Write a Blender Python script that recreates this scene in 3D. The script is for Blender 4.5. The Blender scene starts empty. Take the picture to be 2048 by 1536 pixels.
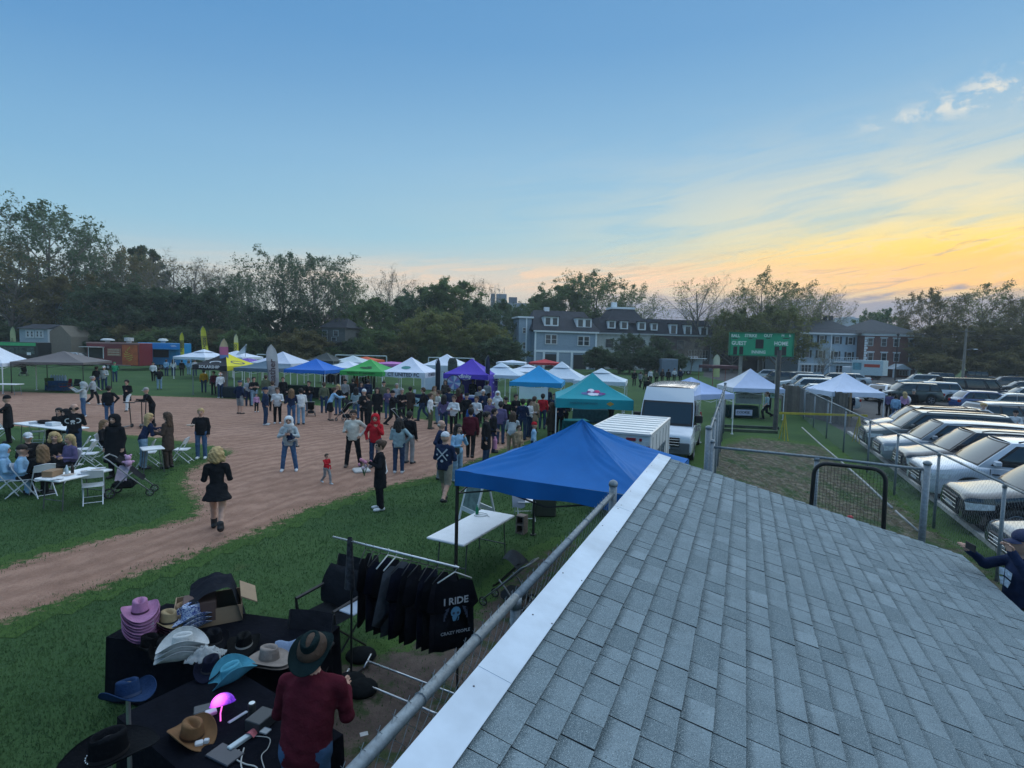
import bpy, bmesh, math, random
import numpy as np
from mathutils import Vector, Matrix, noise as mnoise
S = bpy.context.scene
COL = S.collection
R = math.radians
PI = math.pi
rnd = random.Random(7)
FPX, CAMH, CXP, CYP = 1100.0, 4.05, 1024.0, 768.0
ROLL = R(1.4)
PITCH = math.atan(76 * math.cos(ROLL) / FPX)
_f = Vector((0, math.cos(PITCH), -math.sin(PITCH)))
_r0 = Vector((1, 0, 0)); _u0 = _r0.cross(_f)
_r = _r0 * math.cos(ROLL) + _u0 * math.sin(ROLL)
_u = -_r0 * math.sin(ROLL) + _u0 * math.cos(ROLL)
cd = bpy.data.cameras.new('camera'); cam = bpy.data.objects.new('camera', cd); COL.objects.link(cam)
cd.sensor_width = 36; cd.lens = FPX * 36 / 2048; cd.clip_start = .05; cd.clip_end = 3000
m = Matrix((_r, _u, -_f)).transposed().to_4x4(); m.translation = (0, 0, CAMH); cam.matrix_world = m
S.camera = cam
S.render.resolution_x, S.render.resolution_y = 1024, 768
def ray(x, y): return _r * ((x - CXP) / FPX) - _u * ((y - CYP) / FPX) + _f
def at(x, y, z=0.0):
 d = ray(x, y); t = (z - CAMH) / d.z
 return Vector((0, 0, CAMH)) + d * t
def atY(x, y, Y):
 d = ray(x, y); return Vector((0, 0, CAMH)) + d * (Y / d.y)
def aim(v): return math.atan2(-v.y, -v.x)
def lin(c):
 if isinstance(c, str):
  c = c.lstrip('#'); c = [int(c[i:i + 2], 16) / 255 for i in (0, 2, 4)]
  return tuple(x / 12.92 if x <= .04045 else ((x + .055) / 1.055) ** 2.4 for x in c)
 return tuple(c)
SUN_AZ, SUN_EL = R(41), R(52)
sun_h = Vector((math.sin(SUN_AZ), math.cos(SUN_AZ), 0))
W = bpy.data.worlds.new('World'); S.world = W; W.use_nodes = True
nt = W.node_tree; nt.nodes.clear()
class NG:
 """tiny node-graph writer"""
 def __init__(s, tree): s.t = tree
 def n(s, kind, **kw):
  o = s.t.nodes.new(kind)
  for k, v in kw.items(): setattr(o, k, v)
  return o
 def link(s, a, b): s.t.links.new(a, b)
 def val(s, sock, v):
  if hasattr(v, 'is_output') or isinstance(v, bpy.types.NodeSocket): s.t.links.new(v, sock)
  else: sock.default_value = v
 def math(s, op, a, b=None, c=None, clamp=False):
  o = s.n('ShaderNodeMath', operation=op); o.use_clamp = clamp
  s.val(o.inputs[0], a)
  if b is not None: s.val(o.inputs[1], b)
  if c is not None: s.val(o.inputs[2], c)
  return o.outputs[0]
 def vmath(s, op, a, b=None):
  o = s.n('ShaderNodeVectorMath', operation=op); s.val(o.inputs[0], a)
  if b is not None: s.val(o.inputs[1], b)
  return o.outputs['Value'] if op in ('DOT_PRODUCT', 'LENGTH', 'DISTANCE') else o.outputs[0]
 def ramp(s, fac, stops, interp='LINEAR'):
  o = s.n('ShaderNodeValToRGB'); e = o.color_ramp.elements; o.color_ramp.interpolation = interp
  while len(e) > 1: e.remove(e[-1])
  for i, (p, c) in enumerate(stops):
   q = e[0] if i == 0 else e.new(p)
   q.position = p
   q.color = (c, c, c, 1) if isinstance(c, (int, float)) else (*lin(c), 1)
  s.val(o.inputs[0], fac); return o.outputs[0]
 def mix(s, f, a, b, mode='MIX'):
  o = s.n('ShaderNodeMix', data_type='RGBA', blend_type=mode)
  s.val(o.inputs[0], f)
  for sock, v in ((o.inputs[6], a), (o.inputs[7], b)):
   if isinstance(v, (str, tuple, list)): sock.default_value = (*lin(v)[:3], 1)
   else: s.val(sock, v)
  return o.outputs[2]
 def noise(s, vec, scale, detail=4, rough=.55, dist=0.0, out=0):
  o = s.n('ShaderNodeTexNoise');
  if vec is not None: s.val(o.inputs['Vector'], vec)
  o.inputs['Scale'].default_value = scale; o.inputs['Detail'].default_value = detail
  o.inputs['Roughness'].default_value = rough; o.inputs['Distortion'].default_value = dist
  return o.outputs[out]
 def mapr(s, v, a, b, c=0.0, d=1.0, smooth=True):
  o = s.n('ShaderNodeMapRange'); o.interpolation_type = 'SMOOTHSTEP' if smooth else 'LINEAR'
  s.val(o.inputs[0], v)
  for i, q in enumerate((a, b, c, d)): s.val(o.inputs[i + 1], q)
  return o.outputs[0]
g = NG(nt)
tc = g.n('ShaderNodeTexCoord'); dirv = g.vmath('NORMALIZE', tc.outputs['Generated'])
sx = g.n('ShaderNodeSeparateXYZ'); g.link(dirv, sx.inputs[0]); el = sx.outputs[2]
el_ = g.math('MAXIMUM', el, 0.0)
az = g.vmath('DOT_PRODUCT', dirv, tuple(sun_h))
side = g.mapr(az, -.35, 1.0)
cool = g.ramp(el_, [(0, '#b4bfca'), (.05, '#aecbd8'), (.12, '#98c4da'), (.25, '#74aad2'), (.40, '#518dc4'), (.6, '#437fb8'), (1, '#4886bc')])
warm = g.ramp(el_, [(0, '#c9b8a8'), (.05, '#d4c8b6'), (.11, '#c6cfc6'), (.18, '#a0c8d6'), (.30, '#90bcd8'), (.46, '#6a9fcc'), (.7, '#4e89c0'), (1, '#4886bc')])
sky = g.mix(side, cool, warm)
def blob(px, py, sx_, sz_):
 d = ray(px, py).normalized(); h = Vector((d.x, d.y, 0)).normalized(); t = Vector((h.y, -h.x, 0))
 a = g.math('DIVIDE', g.vmath('DOT_PRODUCT', dirv, tuple(t)), sx_)
 e = g.math('DIVIDE', g.math('SUBTRACT', el, d.z), sz_)
 r2 = g.math('ADD', g.math('MULTIPLY', a, a), g.math('MULTIPLY', e, e))
 fwd = g.math('GREATER_THAN', g.vmath('DOT_PRODUCT', dirv, tuple(h)), 0.0)
 return g.math('MULTIPLY', g.math('EXPONENT', g.math('MULTIPLY', r2, -1.0)), fwd)
t_ = Vector((sun_h.y, -sun_h.x, 0))
cv = g.n('ShaderNodeCombineXYZ')
a_ = g.vmath('DOT_PRODUCT', dirv, tuple(t_))
g.link(g.math('MULTIPLY', a_, 2.6), cv.inputs[0])
g.link(g.math('ADD', g.math('MULTIPLY', el, 17.0), g.math('MULTIPLY', a_, -2.2)), cv.inputs[1])
g.link(az, cv.inputs[2])
st = g.noise(cv.outputs[0], 1.7, 7, .58, .9)
st2 = g.noise(cv.outputs[0], .8, 4, .5, .5)
stk = g.noise(cv.outputs[0], 3.6, 8, .62, 1.6)
cream = g.math('MULTIPLY', blob(1900, 420, .42, .095), g.mapr(st, .30, .62, .15, 1.0))
sky = g.mix(g.math('MULTIPLY', cream, .7), sky, (1.0, .82, .46))
glow = g.math('MULTIPLY', blob(1970, 500, .34, .050), g.mapr(stk, .30, .58, .45, 1.0))
sky = g.mix(glow, sky, (1.25, .86, .13))
core = g.math('MULTIPLY', blob(1940, 545, .36, .038), g.mapr(stk, .32, .60, .5, 1.0))
sky = g.mix(core, sky, (1.25, .58, .03))
peach = g.math('MULTIPLY', blob(1300, 562, .50, .024), g.mapr(stk, .40, .58, .2, 1))
sky = g.mix(peach, sky, (1.10, .70, .40))
far_ = g.math('MULTIPLY', blob(900, 570, .45, .030), .55)
sky = g.mix(far_, sky, '#e6cdb6')
edge = g.math('ADD', g.math('MULTIPLY', stk, .085), .050)
bank = g.math('MULTIPLY', g.mapr(g.math('SUBTRACT', edge, el), -.012, .020), g.mapr(az, .70, .90))
sky = g.mix(g.math('MULTIPLY', bank, .95), sky, g.mix(g.mapr(st, .35, .65), '#868da6', '#9c95a0'))
gs = g.math('MULTIPLY', g.math('MULTIPLY', blob(1900, 520, .5, .05), g.mapr(g.noise(cv.outputs[0], 5.0, 6, .6, 1.2), .56, .68)), .6)
sky = g.mix(gs, sky, '#c2a98e')
wn = g.noise(g.vmath('MULTIPLY', dirv, (1, 1, 1.6)), 26, 7, .62, .4)
wis = g.math('MULTIPLY', g.math('MAXIMUM', blob(2010, 172, .055, .020), g.math('MAXIMUM', blob(1930, 205, .05, .013), g.math('MULTIPLY', blob(1815, 235, .05, .010), .8))), g.mapr(wn, .44, .62, 0, 1))
sky = g.mix(g.math('MULTIPLY', wis, .75), sky, '#f3ead6')
below = g.mapr(el, -.12, 0.0)
sky = g.mix(below, '#5b6258', sky)
ns = g.n('ShaderNodeTexSky', sky_type='NISHITA'); ns.sun_disc = False
ns.sun_elevation = SUN_EL; ns.sun_rotation = SUN_AZ
bg1 = g.n('ShaderNodeBackground'); g.link(ns.outputs[0], bg1.inputs[0]); bg1.inputs[1].default_value = .004
bg2 = g.n('ShaderNodeBackground'); g.link(sky, bg2.inputs[0]); bg2.inputs[1].default_value = .69
ad = g.n('ShaderNodeAddShader'); g.link(bg1.outputs[0], ad.inputs[0]); g.link(bg2.outputs[0], ad.inputs[1])
wo = g.n('ShaderNodeOutputWorld'); g.link(ad.outputs[0], wo.inputs[0])
sl = bpy.data.lights.new('sun', 'SUN'); sl.energy = 1.8; sl.angle = R(140); sl.color = (.90, .98, 1.0)
so = bpy.data.objects.new('sun', sl); COL.objects.link(so)
sd = Vector((sun_h.x * math.cos(SUN_EL), sun_h.y * math.cos(SUN_EL), math.sin(SUN_EL)))
so.rotation_euler = (-sd).to_track_quat('-Z', 'Y').to_euler()
vs = S.view_settings; vs.view_transform = 'Standard'; vs.look = 'None'; vs.exposure = 0.58; vs.gamma = 1; vs.use_curve_mapping = False
def link(o, parent=None):
 COL.objects.link(o)
 if parent is not None: o.parent = parent
 return o
def tag(o, label=None, cat=None, group=None, kind=None):
 if label: o['label'] = label
 if cat: o['category'] = cat
 if group: o['group'] = group
 if kind: o['kind'] = kind
 return o
def thing(name, label, cat, loc=(0, 0, 0), rz=0.0, group=None):
 o = link(bpy.data.objects.new(name, None)); o.location = loc; o.rotation_euler = (0, 0, rz); o.empty_display_size = .1
 return tag(o, label, cat, group)
def kids(o): return CHILD.get(o.name, [])
CHILD = {}
def dup(root, loc, rz=0.0, label=None, group=None, scale=None):
 r = root.copy(); COL.objects.link(r); r.location = loc; r.rotation_euler = (0, 0, rz)
 if label: r['label'] = label
 if group: r['group'] = group
 if scale is not None: r.scale = scale if hasattr(scale, '__len__') else (scale,) * 3
 for ch in list(root.children):
  c = ch.copy(); COL.objects.link(c); c.parent = r
  for gch in ch.children:
   q = gch.copy(); COL.objects.link(q); q.parent = c
 return r
class MB:
 """collects shapes, then links them as one mesh object"""
 def __init__(s): s.v = []; s.f = []; s.mi = []; s.M = Matrix(); s.cur = 0; s.sm = []; s.smooth = False
 def add(s, vs, fs):
  b = len(s.v); M = s.M
  s.v.extend([tuple(M @ Vector(p)) for p in vs])
  for f in fs: s.f.append(tuple(b + i for i in f)); s.mi.append(s.cur); s.sm.append(s.smooth)
  return s
 def box(s, c, d, rz=0.0, rx=0.0, ry=0.0, bev=0.0):
  hx, hy, hz = d[0] / 2, d[1] / 2, d[2] / 2
  if bev:
   b = bev; pts = [];
   for z, k in ((-hz, b), (-hz + b, 0), (hz - b, 0), (hz, b)):
    x, y = hx - k, hy - k
    q = b if k == 0 else b * .4
    pts += [(x - q, -y, z), (x, -y + q, z), (x, y - q, z), (x - q, y, z), (-x + q, y, z), (-x, y - q, z), (-x, -y + q, z), (-x + q, -y, z)]
   fs = [tuple(range(7, -1, -1)), tuple(range(24, 32))]
   for l in range(3):
    for i in range(8): fs.append((l * 8 + i, l * 8 + (i + 1) % 8, l * 8 + 8 + (i + 1) % 8, l * 8 + 8 + i))
  else:
   pts = [(x, y, z) for z in (-hz, hz) for x, y in ((-hx, -hy), (hx, -hy), (hx, hy), (-hx, hy))]
   fs = [(3, 2, 1, 0), (4, 5, 6, 7), (0, 1, 5, 4), (1, 2, 6, 5), (2, 3, 7, 6), (3, 0, 4, 7)]
  T = Matrix.Translation(c) @ Matrix.Rotation(rz, 4, 'Z') @ Matrix.Rotation(ry, 4, 'Y') @ Matrix.Rotation(rx, 4, 'X')
  return s.add([T @ Vector(p) for p in pts], fs)
 def bar(s, a, b, w, h=None, up=(0, 0, 1)):
  a, b = Vector(a), Vector(b); h = h or w; d = (b - a); L = d.length
  if L < 1e-6: return s
  d /= L; u = Vector(up)
  if abs(d.dot(u)) > .98: u = Vector((0, 1, 0))
  x = d.cross(u).normalized(); z = x.cross(d)
  pts = [p + x * i * w / 2 + z * j * h / 2 for p in (a, b) for i, j in ((-1, -1), (1, -1), (1, 1), (-1, 1))]
  return s.add(pts, [(0, 1, 2, 3), (7, 6, 5, 4), (0, 4, 5, 1), (1, 5, 6, 2), (2, 6, 7, 3), (3, 7, 4, 0)])
 def tube(s, pts, r, n=6, cap=True, closed=False):
  pts = [Vector(p) for p in pts]; N = len(pts); rs = r if hasattr(r, '__len__') else [r] * N
  vs = []; pu = None
  for i, p in enumerate(pts):
   if closed: d = pts[(i + 1) % N] - pts[i - 1]
   else: d = pts[min(i + 1, N - 1)] - pts[max(i - 1, 0)]
   if d.length < 1e-9: d = Vector((0, 0, 1))
   d.normalize()
   if pu is None:
    u = Vector((0, 0, 1)) if abs(d.z) < .9 else Vector((1, 0, 0))
    x = d.cross(u).normalized()
   else:
    x = (pu - d * pu.dot(d))
    x = x.normalized() if x.length > 1e-6 else d.orthogonal().normalized()
   pu = x; y = d.cross(x)
   for k in range(n):
    a = 2 * PI * k / n; vs.append(p + (x * math.cos(a) + y * math.sin(a)) * rs[i])
  fs = []
  for i in range(N if closed else N - 1):
   j = (i + 1) % N
   for k in range(n): fs.append((i * n + k, i * n + (k + 1) % n, j * n + (k + 1) % n, j * n + k))
  if cap and not closed: fs += [tuple(range(n - 1, -1, -1)), tuple((N - 1) * n + k for k in range(n))]
  return s.add(vs, fs)
 def lathe(s, prof, n=16, sx=1.0, sy=1.0, cap=True):
  vs = [(r * math.cos(2 * PI * k / n) * sx, r * math.sin(2 * PI * k / n) * sy, z) for r, z in prof for k in range(n)]
  fs = [(i * n + k, i * n + (k + 1) % n, (i + 1) * n + (k + 1) % n, (i + 1) * n + k) for i in range(len(prof) - 1) for k in range(n)]
  if cap: fs += [tuple(range(n - 1, -1, -1)), tuple((len(prof) - 1) * n + k for k in range(n))]
  return s.add(vs, fs)
 def grid(s, fn, nu, nv, closed_u=False):
  vs = [fn(i / nu, j / nv) for j in range(nv + 1) for i in range(nu + (0 if closed_u else 1))]
  w = nu if closed_u else nu + 1
  fs = [(j * w + i, j * w + (i + 1) % w, (j + 1) * w + (i + 1) % w, (j + 1) * w + i) for j in range(nv) for i in range(nu)]
  return s.add(vs, fs)
 def quad(s, a, b, c, d): return s.add([a, b, c, d], [(0, 1, 2, 3)])
 def poly(s, pts): return s.add(pts, [tuple(range(len(pts)))])
 def prism(s, pts, ax, t):
  n = len(pts); a = Vector(ax) * t
  return s.add(list(pts) + [Vector(p) + a for p in pts], [tuple(range(n - 1, -1, -1)), tuple(range(n, 2 * n))] + [(i, (i + 1) % n, n + (i + 1) % n, n + i) for i in range(n)])
 def sphere(s, c, r, n=10, m_=6):
  rx, ry, rz_ = r if hasattr(r, '__len__') else (r, r, r); c = Vector(c)
  vs = [c + Vector((0, 0, -rz_))]
  for j in range(1, m_):
   t = -PI / 2 + PI * j / m_
   vs += [c + Vector((rx * math.cos(t) * math.cos(2 * PI * k / n), ry * math.cos(t) * math.sin(2 * PI * k / n), rz_ * math.sin(t))) for k in range(n)]
  vs.append(c + Vector((0, 0, rz_)))
  fs = [(0, 1 + (k + 1) % n, 1 + k) for k in range(n)]
  for j in range(m_ - 2):
   for k in range(n): fs.append((1 + j * n + k, 1 + j * n + (k + 1) % n, 1 + (j + 1) * n + (k + 1) % n, 1 + (j + 1) * n + k))
  L = 1 + (m_ - 2) * n
  fs += [(L + k, L + (k + 1) % n, len(vs) - 1) for k in range(n)]
  return s.add(vs, fs)
 def mesh(s, name, mats):
  me = bpy.data.meshes.new(name); me.from_pydata(s.v, [], s.f)
  for m_ in (mats if isinstance(mats, (list, tuple)) else [mats]): me.materials.append(m_)
  if any(s.mi): me.polygons.foreach_set('material_index', s.mi)
  me.polygons.foreach_set('use_smooth', s.sm); me.update()
  return me
 def build(s, name, mats, parent=None, loc=None, rz=None, smooth=None):
  if smooth is not None: s.sm = [smooth] * len(s.f)
  o = link(bpy.data.objects.new(name, s.mesh(name, mats)), parent)
  if loc is not None: o.location = loc
  if rz is not None: o.rotation_euler = (0, 0, rz)
  return o
def obj(name, me, parent=None, loc=None, rz=None):
 o = link(bpy.data.objects.new(name, me), parent)
 if loc is not None: o.location = loc
 if rz is not None: o.rotation_euler = (0, 0, rz)
 return o
MATS = {}
def mk(col, rough=.7, var=.12, scale=6.0, metal=0.0, bump=0.0, bscale=60.0, coat=0.0, spec=.4, emit=0.0, alpha=1.0, sheen=0.0, trans=0.0):
 key = (col if isinstance(col, str) else tuple(col), rough, var, scale, metal, bump, bscale, coat, spec, emit, alpha, trans)
 if key in MATS: return MATS[key]
 mt = bpy.data.materials.new('m_%d' % len(MATS)); mt.use_nodes = True
 g = NG(mt.node_tree); b = mt.node_tree.nodes['Principled BSDF']
 c = lin(col)
 if var > 0:
  tcn = g.n('ShaderNodeTexCoord'); nz = g.noise(tcn.outputs['Object'], scale, 4, .6)
  f = g.mapr(nz, .3, .7, 0, 1, False)
  cc = g.mix(f, tuple(x * (1 - var) for x in c), tuple(min(1, x * (1 + var)) for x in c))
  g.link(cc, b.inputs['Base Color'])
 else: b.inputs['Base Color'].default_value = (*c, 1)
 b.inputs['Roughness'].default_value = rough; b.inputs['Metallic'].default_value = metal
 b.inputs['Specular IOR Level'].default_value = spec
 if coat: b.inputs['Coat Weight'].default_value = coat; b.inputs['Coat Roughness'].default_value = .04
 if trans: b.inputs['Transmission Weight'].default_value = trans
 if emit: b.inputs['Emission Color'].default_value = (*c, 1); b.inputs['Emission Strength'].default_value = emit
 if alpha < 1: b.inputs['Alpha'].default_value = alpha
 if bump:
  tcn = g.n('ShaderNodeTexCoord'); nz = g.noise(tcn.outputs['Object'], bscale, 3, .6)
  bp = g.n('ShaderNodeBump'); bp.inputs['Strength'].default_value = bump; bp.inputs['Distance'].default_value = .02
  g.link(nz, bp.inputs['Height']); g.link(bp.outputs[0], b.inputs['Normal'])
 MATS[key] = mt; return mt
def cloth(col): return mk(col, .95, .25, 7, bump=.8, bscale=14, spec=.05)
def fabric(col): return mk(col, .75, .06, 3, bump=.12, bscale=9, spec=.3)
def paint(col, rough=.35): return mk(col, rough, .05, 3, spec=.5)
STEEL = mk((.42, .44, .46), .38, .15, 20, metal=.8)
GALV = mk((.19, .225, .25), .5, .25, 25, metal=.25, bump=.1)
BLACKM = mk((.018, .018, .02), .45, .1)
WHITEP = mk((.74, .75, .77), .5, .05)
RUB = mk((.02, .02, .022), .8, .2)
GLASSD = mk((.012, .016, .02), .06, 0, spec=.6)
WOOD = mk((.20, .14, .09), .75, .3, 5, bump=.2)
def text(body, size, name='lettering', mats=None, parent=None, M=None, ext=.004, bold=True, align='CENTER', sx=1.0):
 cu = bpy.data.curves.new('t', 'FONT'); cu.body = body; cu.size = size; cu.extrude = ext
 cu.align_x = align; cu.align_y = 'CENTER'; cu.resolution_u = 2
 if bold: cu.offset = size * .022
 o = bpy.data.objects.new('t', cu); COL.objects.link(o)
 dg = bpy.context.evaluated_depsgraph_get(); me = bpy.data.meshes.new_from_object(o.evaluated_get(dg))
 bpy.data.objects.remove(o); bpy.data.curves.remove(cu)
 me.transform((M or Matrix()) @ Matrix.Diagonal((sx, 1, 1, 1)))
 me.materials.clear(); me.materials.append(mats or WHITEP)
 return obj(name, me, parent)
def frame_mat(origin, xdir, ydir):
 x = Vector(xdir).normalized(); y = Vector(ydir); y = (y - x * y.dot(x)).normalized(); z = x.cross(y)
 M = Matrix((x, y, z)).transposed().to_4x4(); M.translation = origin; return M
# ================================================================== ground
DV = Vector((math.sin(R(22.9)), math.cos(R(22.9)), 0))
NV = Vector((DV.y, -DV.x, 0))
def dn(d, n, z=0.0): p = DV * d + NV * n; return Vector((p.x, p.y, z))
DANG = math.atan2(DV.y, DV.x)
def ground_mat(kind):
 mt = bpy.data.materials.new(kind); mt.use_nodes = True; g = NG(mt.node_tree); b = mt.node_tree.nodes['Principled BSDF']
 tcn = g.n('ShaderNodeTexCoord'); P = tcn.outputs['Object']
 n1 = g.noise(P, .35, 5, .6); n2 = g.noise(P, 3.0, 5, .65); n3 = g.noise(P, 38, 4, .7)
 b.inputs['Specular IOR Level'].default_value = .12; b.inputs['Roughness'].default_value = .95
 if kind == 'turf':
  c = g.mix(g.mapr(n1, .3, .7), (.034, .076, .030), (.060, .112, .038))
  c = g.mix(g.mapr(n2, .35, .75, 0, .75), c, (.048, .100, .032))
  c = g.mix(g.mapr(n3, .35, .7, 0, .3), c, (.036, .078, .026))
  c = g.mix(g.mapr(g.noise(P, .9, 6, .7), .62, .72, 0, .5), c, (.10, .105, .04))
  h, st_ = n3, .6
 elif kind == 'dirt':
  c = g.mix(g.mapr(n1, .3, .7), (.33, .180, .125), (.45, .262, .190))
  c = g.mix(g.mapr(n2, .40, .70, 0, .65), c, (.215, .115, .080))
  c = g.mix(g.mapr(n3, .3, .75, 0, .5), c, (.50, .33, .25))
  w = g.n('ShaderNodeTexWave'); w.inputs['Scale'].default_value = 1.3; w.inputs['Distortion'].default_value = 9; w.inputs['Detail'].default_value = 4
  mp = g.n('ShaderNodeMapping'); mp.inputs['Rotation'].default_value = (0, 0, 1.2); mp.inputs['Scale'].default_value = (1, .25, 1)
  g.link(P, mp.inputs[0]); g.link(mp.outputs[0], w.inputs[0])
  c = g.mix(g.math('MULTIPLY', w.outputs['Fac'], .42), c, (.20, .108, .076))
  h, st_ = g.math('ADD', g.math('MULTIPLY', n2, 1.6), g.math('ADD', n3, w.outputs['Fac'])), .75
 elif kind == 'bullpen':
  mp = g.n('ShaderNodeMapping'); mp.inputs['Scale'].default_value = (1, .45, 1); mp.inputs['Rotation'].default_value = (0, 0, R(67)); g.link(P, mp.inputs[0])
  s1 = g.noise(mp.outputs[0], 1.4, 7, .72); s2 = g.noise(mp.outputs[0], 6, 6, .75)
  c = g.mix(g.mapr(n2, .3, .7), (.034, .066, .026), (.052, .086, .034))
  c = g.mix(g.mapr(s1, .40, .54, 0, .92), c, (.095, .080, .058))
  c = g.mix(g.math('MULTIPLY', g.mapr(s2, .47, .62, 0, .9), g.mapr(s1, .34, .52)), c, (.21, .185, .14))
  h, st_ = g.math('ADD', s2, n3), .6
 elif kind == 'mud':
  c = g.mix(g.mapr(n2, .3, .7), (.085, .065, .058), (.14, .108, .092))
  c = g.mix(g.mapr(g.noise(P, 2.2, 6, .7), .50, .62, 0, .8), c, (.036, .066, .022))
  h, st_ = n3, .6
 elif kind == 'asphalt':
  c = g.mix(g.mapr(n1, .3, .7), (.062, .062, .064), (.095, .093, .092)); c = g.mix(g.mapr(n3, .3, .7, 0, .5), c, (.05, .05, .052))
  b.inputs['Roughness'].default_value = .8; h, st_ = n3, .3
 if kind in ('dirt', 'mud', 'bullpen'):
  at_ = g.n('ShaderNodeAttribute'); at_.attribute_name = 'edge'
  a = g.math('ADD', at_.outputs['Fac'], g.math('MULTIPLY', g.math('SUBTRACT', g.noise(P, 4.5, 5, .7), .5), 1.3))
  grass = g.mix(g.mapr(n2, .35, .75), (.065, .125, .032), (.050, .10, .026))
  c = g.mix(g.mapr(a, .30, .55), grass, c)
 g.link(c, b.inputs['Base Color'])
 bp = g.n('ShaderNodeBump'); bp.inputs['Strength'].default_value = st_; bp.inputs['Distance'].default_value = .06
 g.link(h, bp.inputs['Height']); g.link(bp.outputs[0], b.inputs['Normal'])
 return mt
def lump(x, y): return 0.0
MB().quad((-420, -40, 0), (420, -40, 0), (420, 420, 0), (-420, 420, 0)).build('ground', ground_mat('turf'))['kind'] = 'structure'
def in_poly(x, y, P):
 c = False; j = len(P) - 1
 for i in range(len(P)):
  if (P[i][1] > y) != (P[j][1] > y) and x < (P[j][0] - P[i][0]) * (y - P[i][1]) / (P[j][1] - P[i][1]) + P[i][0]: c = not c
  j = i
 return c
def edge_dist(X, Y, P):
 D = np.full(X.shape, 1e9)
 for i in range(len(P)):
  ax, ay = P[i - 1]; bx, by = P[i]; dx, dy = bx - ax, by - ay; L = dx * dx + dy * dy + 1e-9
  t = np.clip(((X - ax) * dx + (Y - ay) * dy) / L, 0, 1)
  D = np.minimum(D, np.hypot(X - ax - t * dx, Y - ay - t * dy))
 return D
def np_in_poly(X, Y, P):
 c = np.zeros(X.shape, bool); j = len(P) - 1
 for i in range(len(P)):
  xi, yi = P[i]; xj, yj = P[j]
  if yi != yj: c ^= ((yi > Y) != (yj > Y)) & (X < (xj - xi) * (Y - yi) / (yj - yi) + xi)
  j = i
 return c
def patch(name, P, z, mat, step, feather, label=None):
 """flat sheet covering polygon P and a margin; 'edge' attribute runs 0..1 across the margin"""
 xs = [p[0] for p in P]; ys = [p[1] for p in P]; mg = feather
 gx = np.arange(min(xs) - mg, max(xs) + mg + step, step); gy = np.arange(min(ys) - mg, max(ys) + mg + step, step)
 X, Y = np.meshgrid(gx, gy); D = edge_dist(X, Y, P); I = np_in_poly(X, Y, P); sd_ = np.where(I, D, -D)
 e = np.clip(.5 + sd_ / (2 * feather), 0, 1)
 keep = sd_ > -feather - step; idx = np.full(X.shape, -1);
 cell = keep[:-1, :-1] & keep[1:, :-1] & keep[:-1, 1:] & keep[1:, 1:]
 use = np.zeros(X.shape, bool)
 for a, b in ((0, 0), (1, 0), (0, 1), (1, 1)): use[a:a + cell.shape[0], b:b + cell.shape[1]] |= cell
 idx[use] = np.arange(use.sum())
 Z = np.where(sd_ > -feather * .98, z, z - .0)
 v = np.stack([X[use], Y[use], Z[use]], 1)
 f = np.stack([idx[:-1, :-1][cell], idx[:-1, 1:][cell], idx[1:, 1:][cell], idx[1:, :-1][cell]], 1)
 me = bpy.data.meshes.new(name); me.from_pydata(v.tolist(), [], f.tolist()); me.materials.append(mat)
 at_ = me.attributes.new('edge', 'FLOAT', 'POINT'); at_.data.foreach_set('value', e[use].astype(np.float32))
 o = link(bpy.data.objects.new(name, me)); o['kind'] = 'structure'
 return o
def gp(L): return [tuple(at(x, y)[:2]) for x, y in L]
dirt_px_top = [(-420, 770), (0, 783), (250, 791), (420, 796), (513, 801), (650, 813), (764, 826), (828, 837), (900, 848), (985, 860), (1060, 878)]
dirt_px_low = [(1012, 893), (960, 914), (870, 950), (740, 978), (620, 1014), (480, 1073), (250, 1152), (0, 1240), (-500, 1440)]
grass_in = [(-500, 1300), (0, 1140), (190, 1086), (320, 1056), (395, 1036), (408, 1012), (392, 990), (376, 966), (385, 942), (425, 922), (474, 905), (440, 893), (330, 876), (130, 858), (0, 850), (-420, 836)]
DIRT = gp(dirt_px_top + dirt_px_low + grass_in)
patch('infield_dirt', DIRT, .008, ground_mat('dirt'), .22, .55)
BULL = [tuple(dn(d, n)[:2]) for d, n in ((2, .0), (13.2, -.75), (24, -.9), (28, .6), (27, 3.0), (13, 4.3), (2, 4.9))]
patch('bullpen_dirt', BULL, .012, ground_mat('bullpen'), .25, .8)
MUD = gp([(820, 1300), (700, 1340), (640, 1420), (640, 1560), (560, 1700), (1000, 1700), (1000, 1400), (1060, 1200), (1140, 1090), (1060, 1130), (960, 1240)])
patch('trodden_ground', MUD, .010, ground_mat('mud'), .12, .45)
KN = 5.0
MB().poly([dn(-6, KN + .16, .004), dn(-6, 90, .004), dn(125, 90, .004), dn(125, -8, .004), dn(92, -6, .004), dn(60, KN - 2.4, .004), dn(52, KN - 1.9, .004), dn(44, KN - .9, .004), dn(30, KN + .16, .004)]).build('parking_lot', ground_mat('asphalt'))['kind'] = 'structure'
kb = MB()
for i in range(30): kb.box(dn(-4 + i * 1.22 + .6, KN + .08, .055), (1.205, .16, .13), rz=DANG, bev=.012)
kb.build('kerb', mk((.40, .39, .36), .9, .25, 9, bump=.3))['kind'] = 'structure'
ln = MB()
for i in range(10): ln.box(dn(1.2 + i * 2.75, KN + 2.9, .009), (.1, 5.0, .003), rz=DANG)
for r_ in range(2, 6):
 for i in range(14): ln.box(dn(8 + i * 2.75, KN + 2.9 + r_ * 8.2, .009), (.1, 5.0, .003), rz=DANG)
ln.build('parking_line', mk((.55, .55, .52), .8, .35, 12))['kind'] = 'structure'
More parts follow.
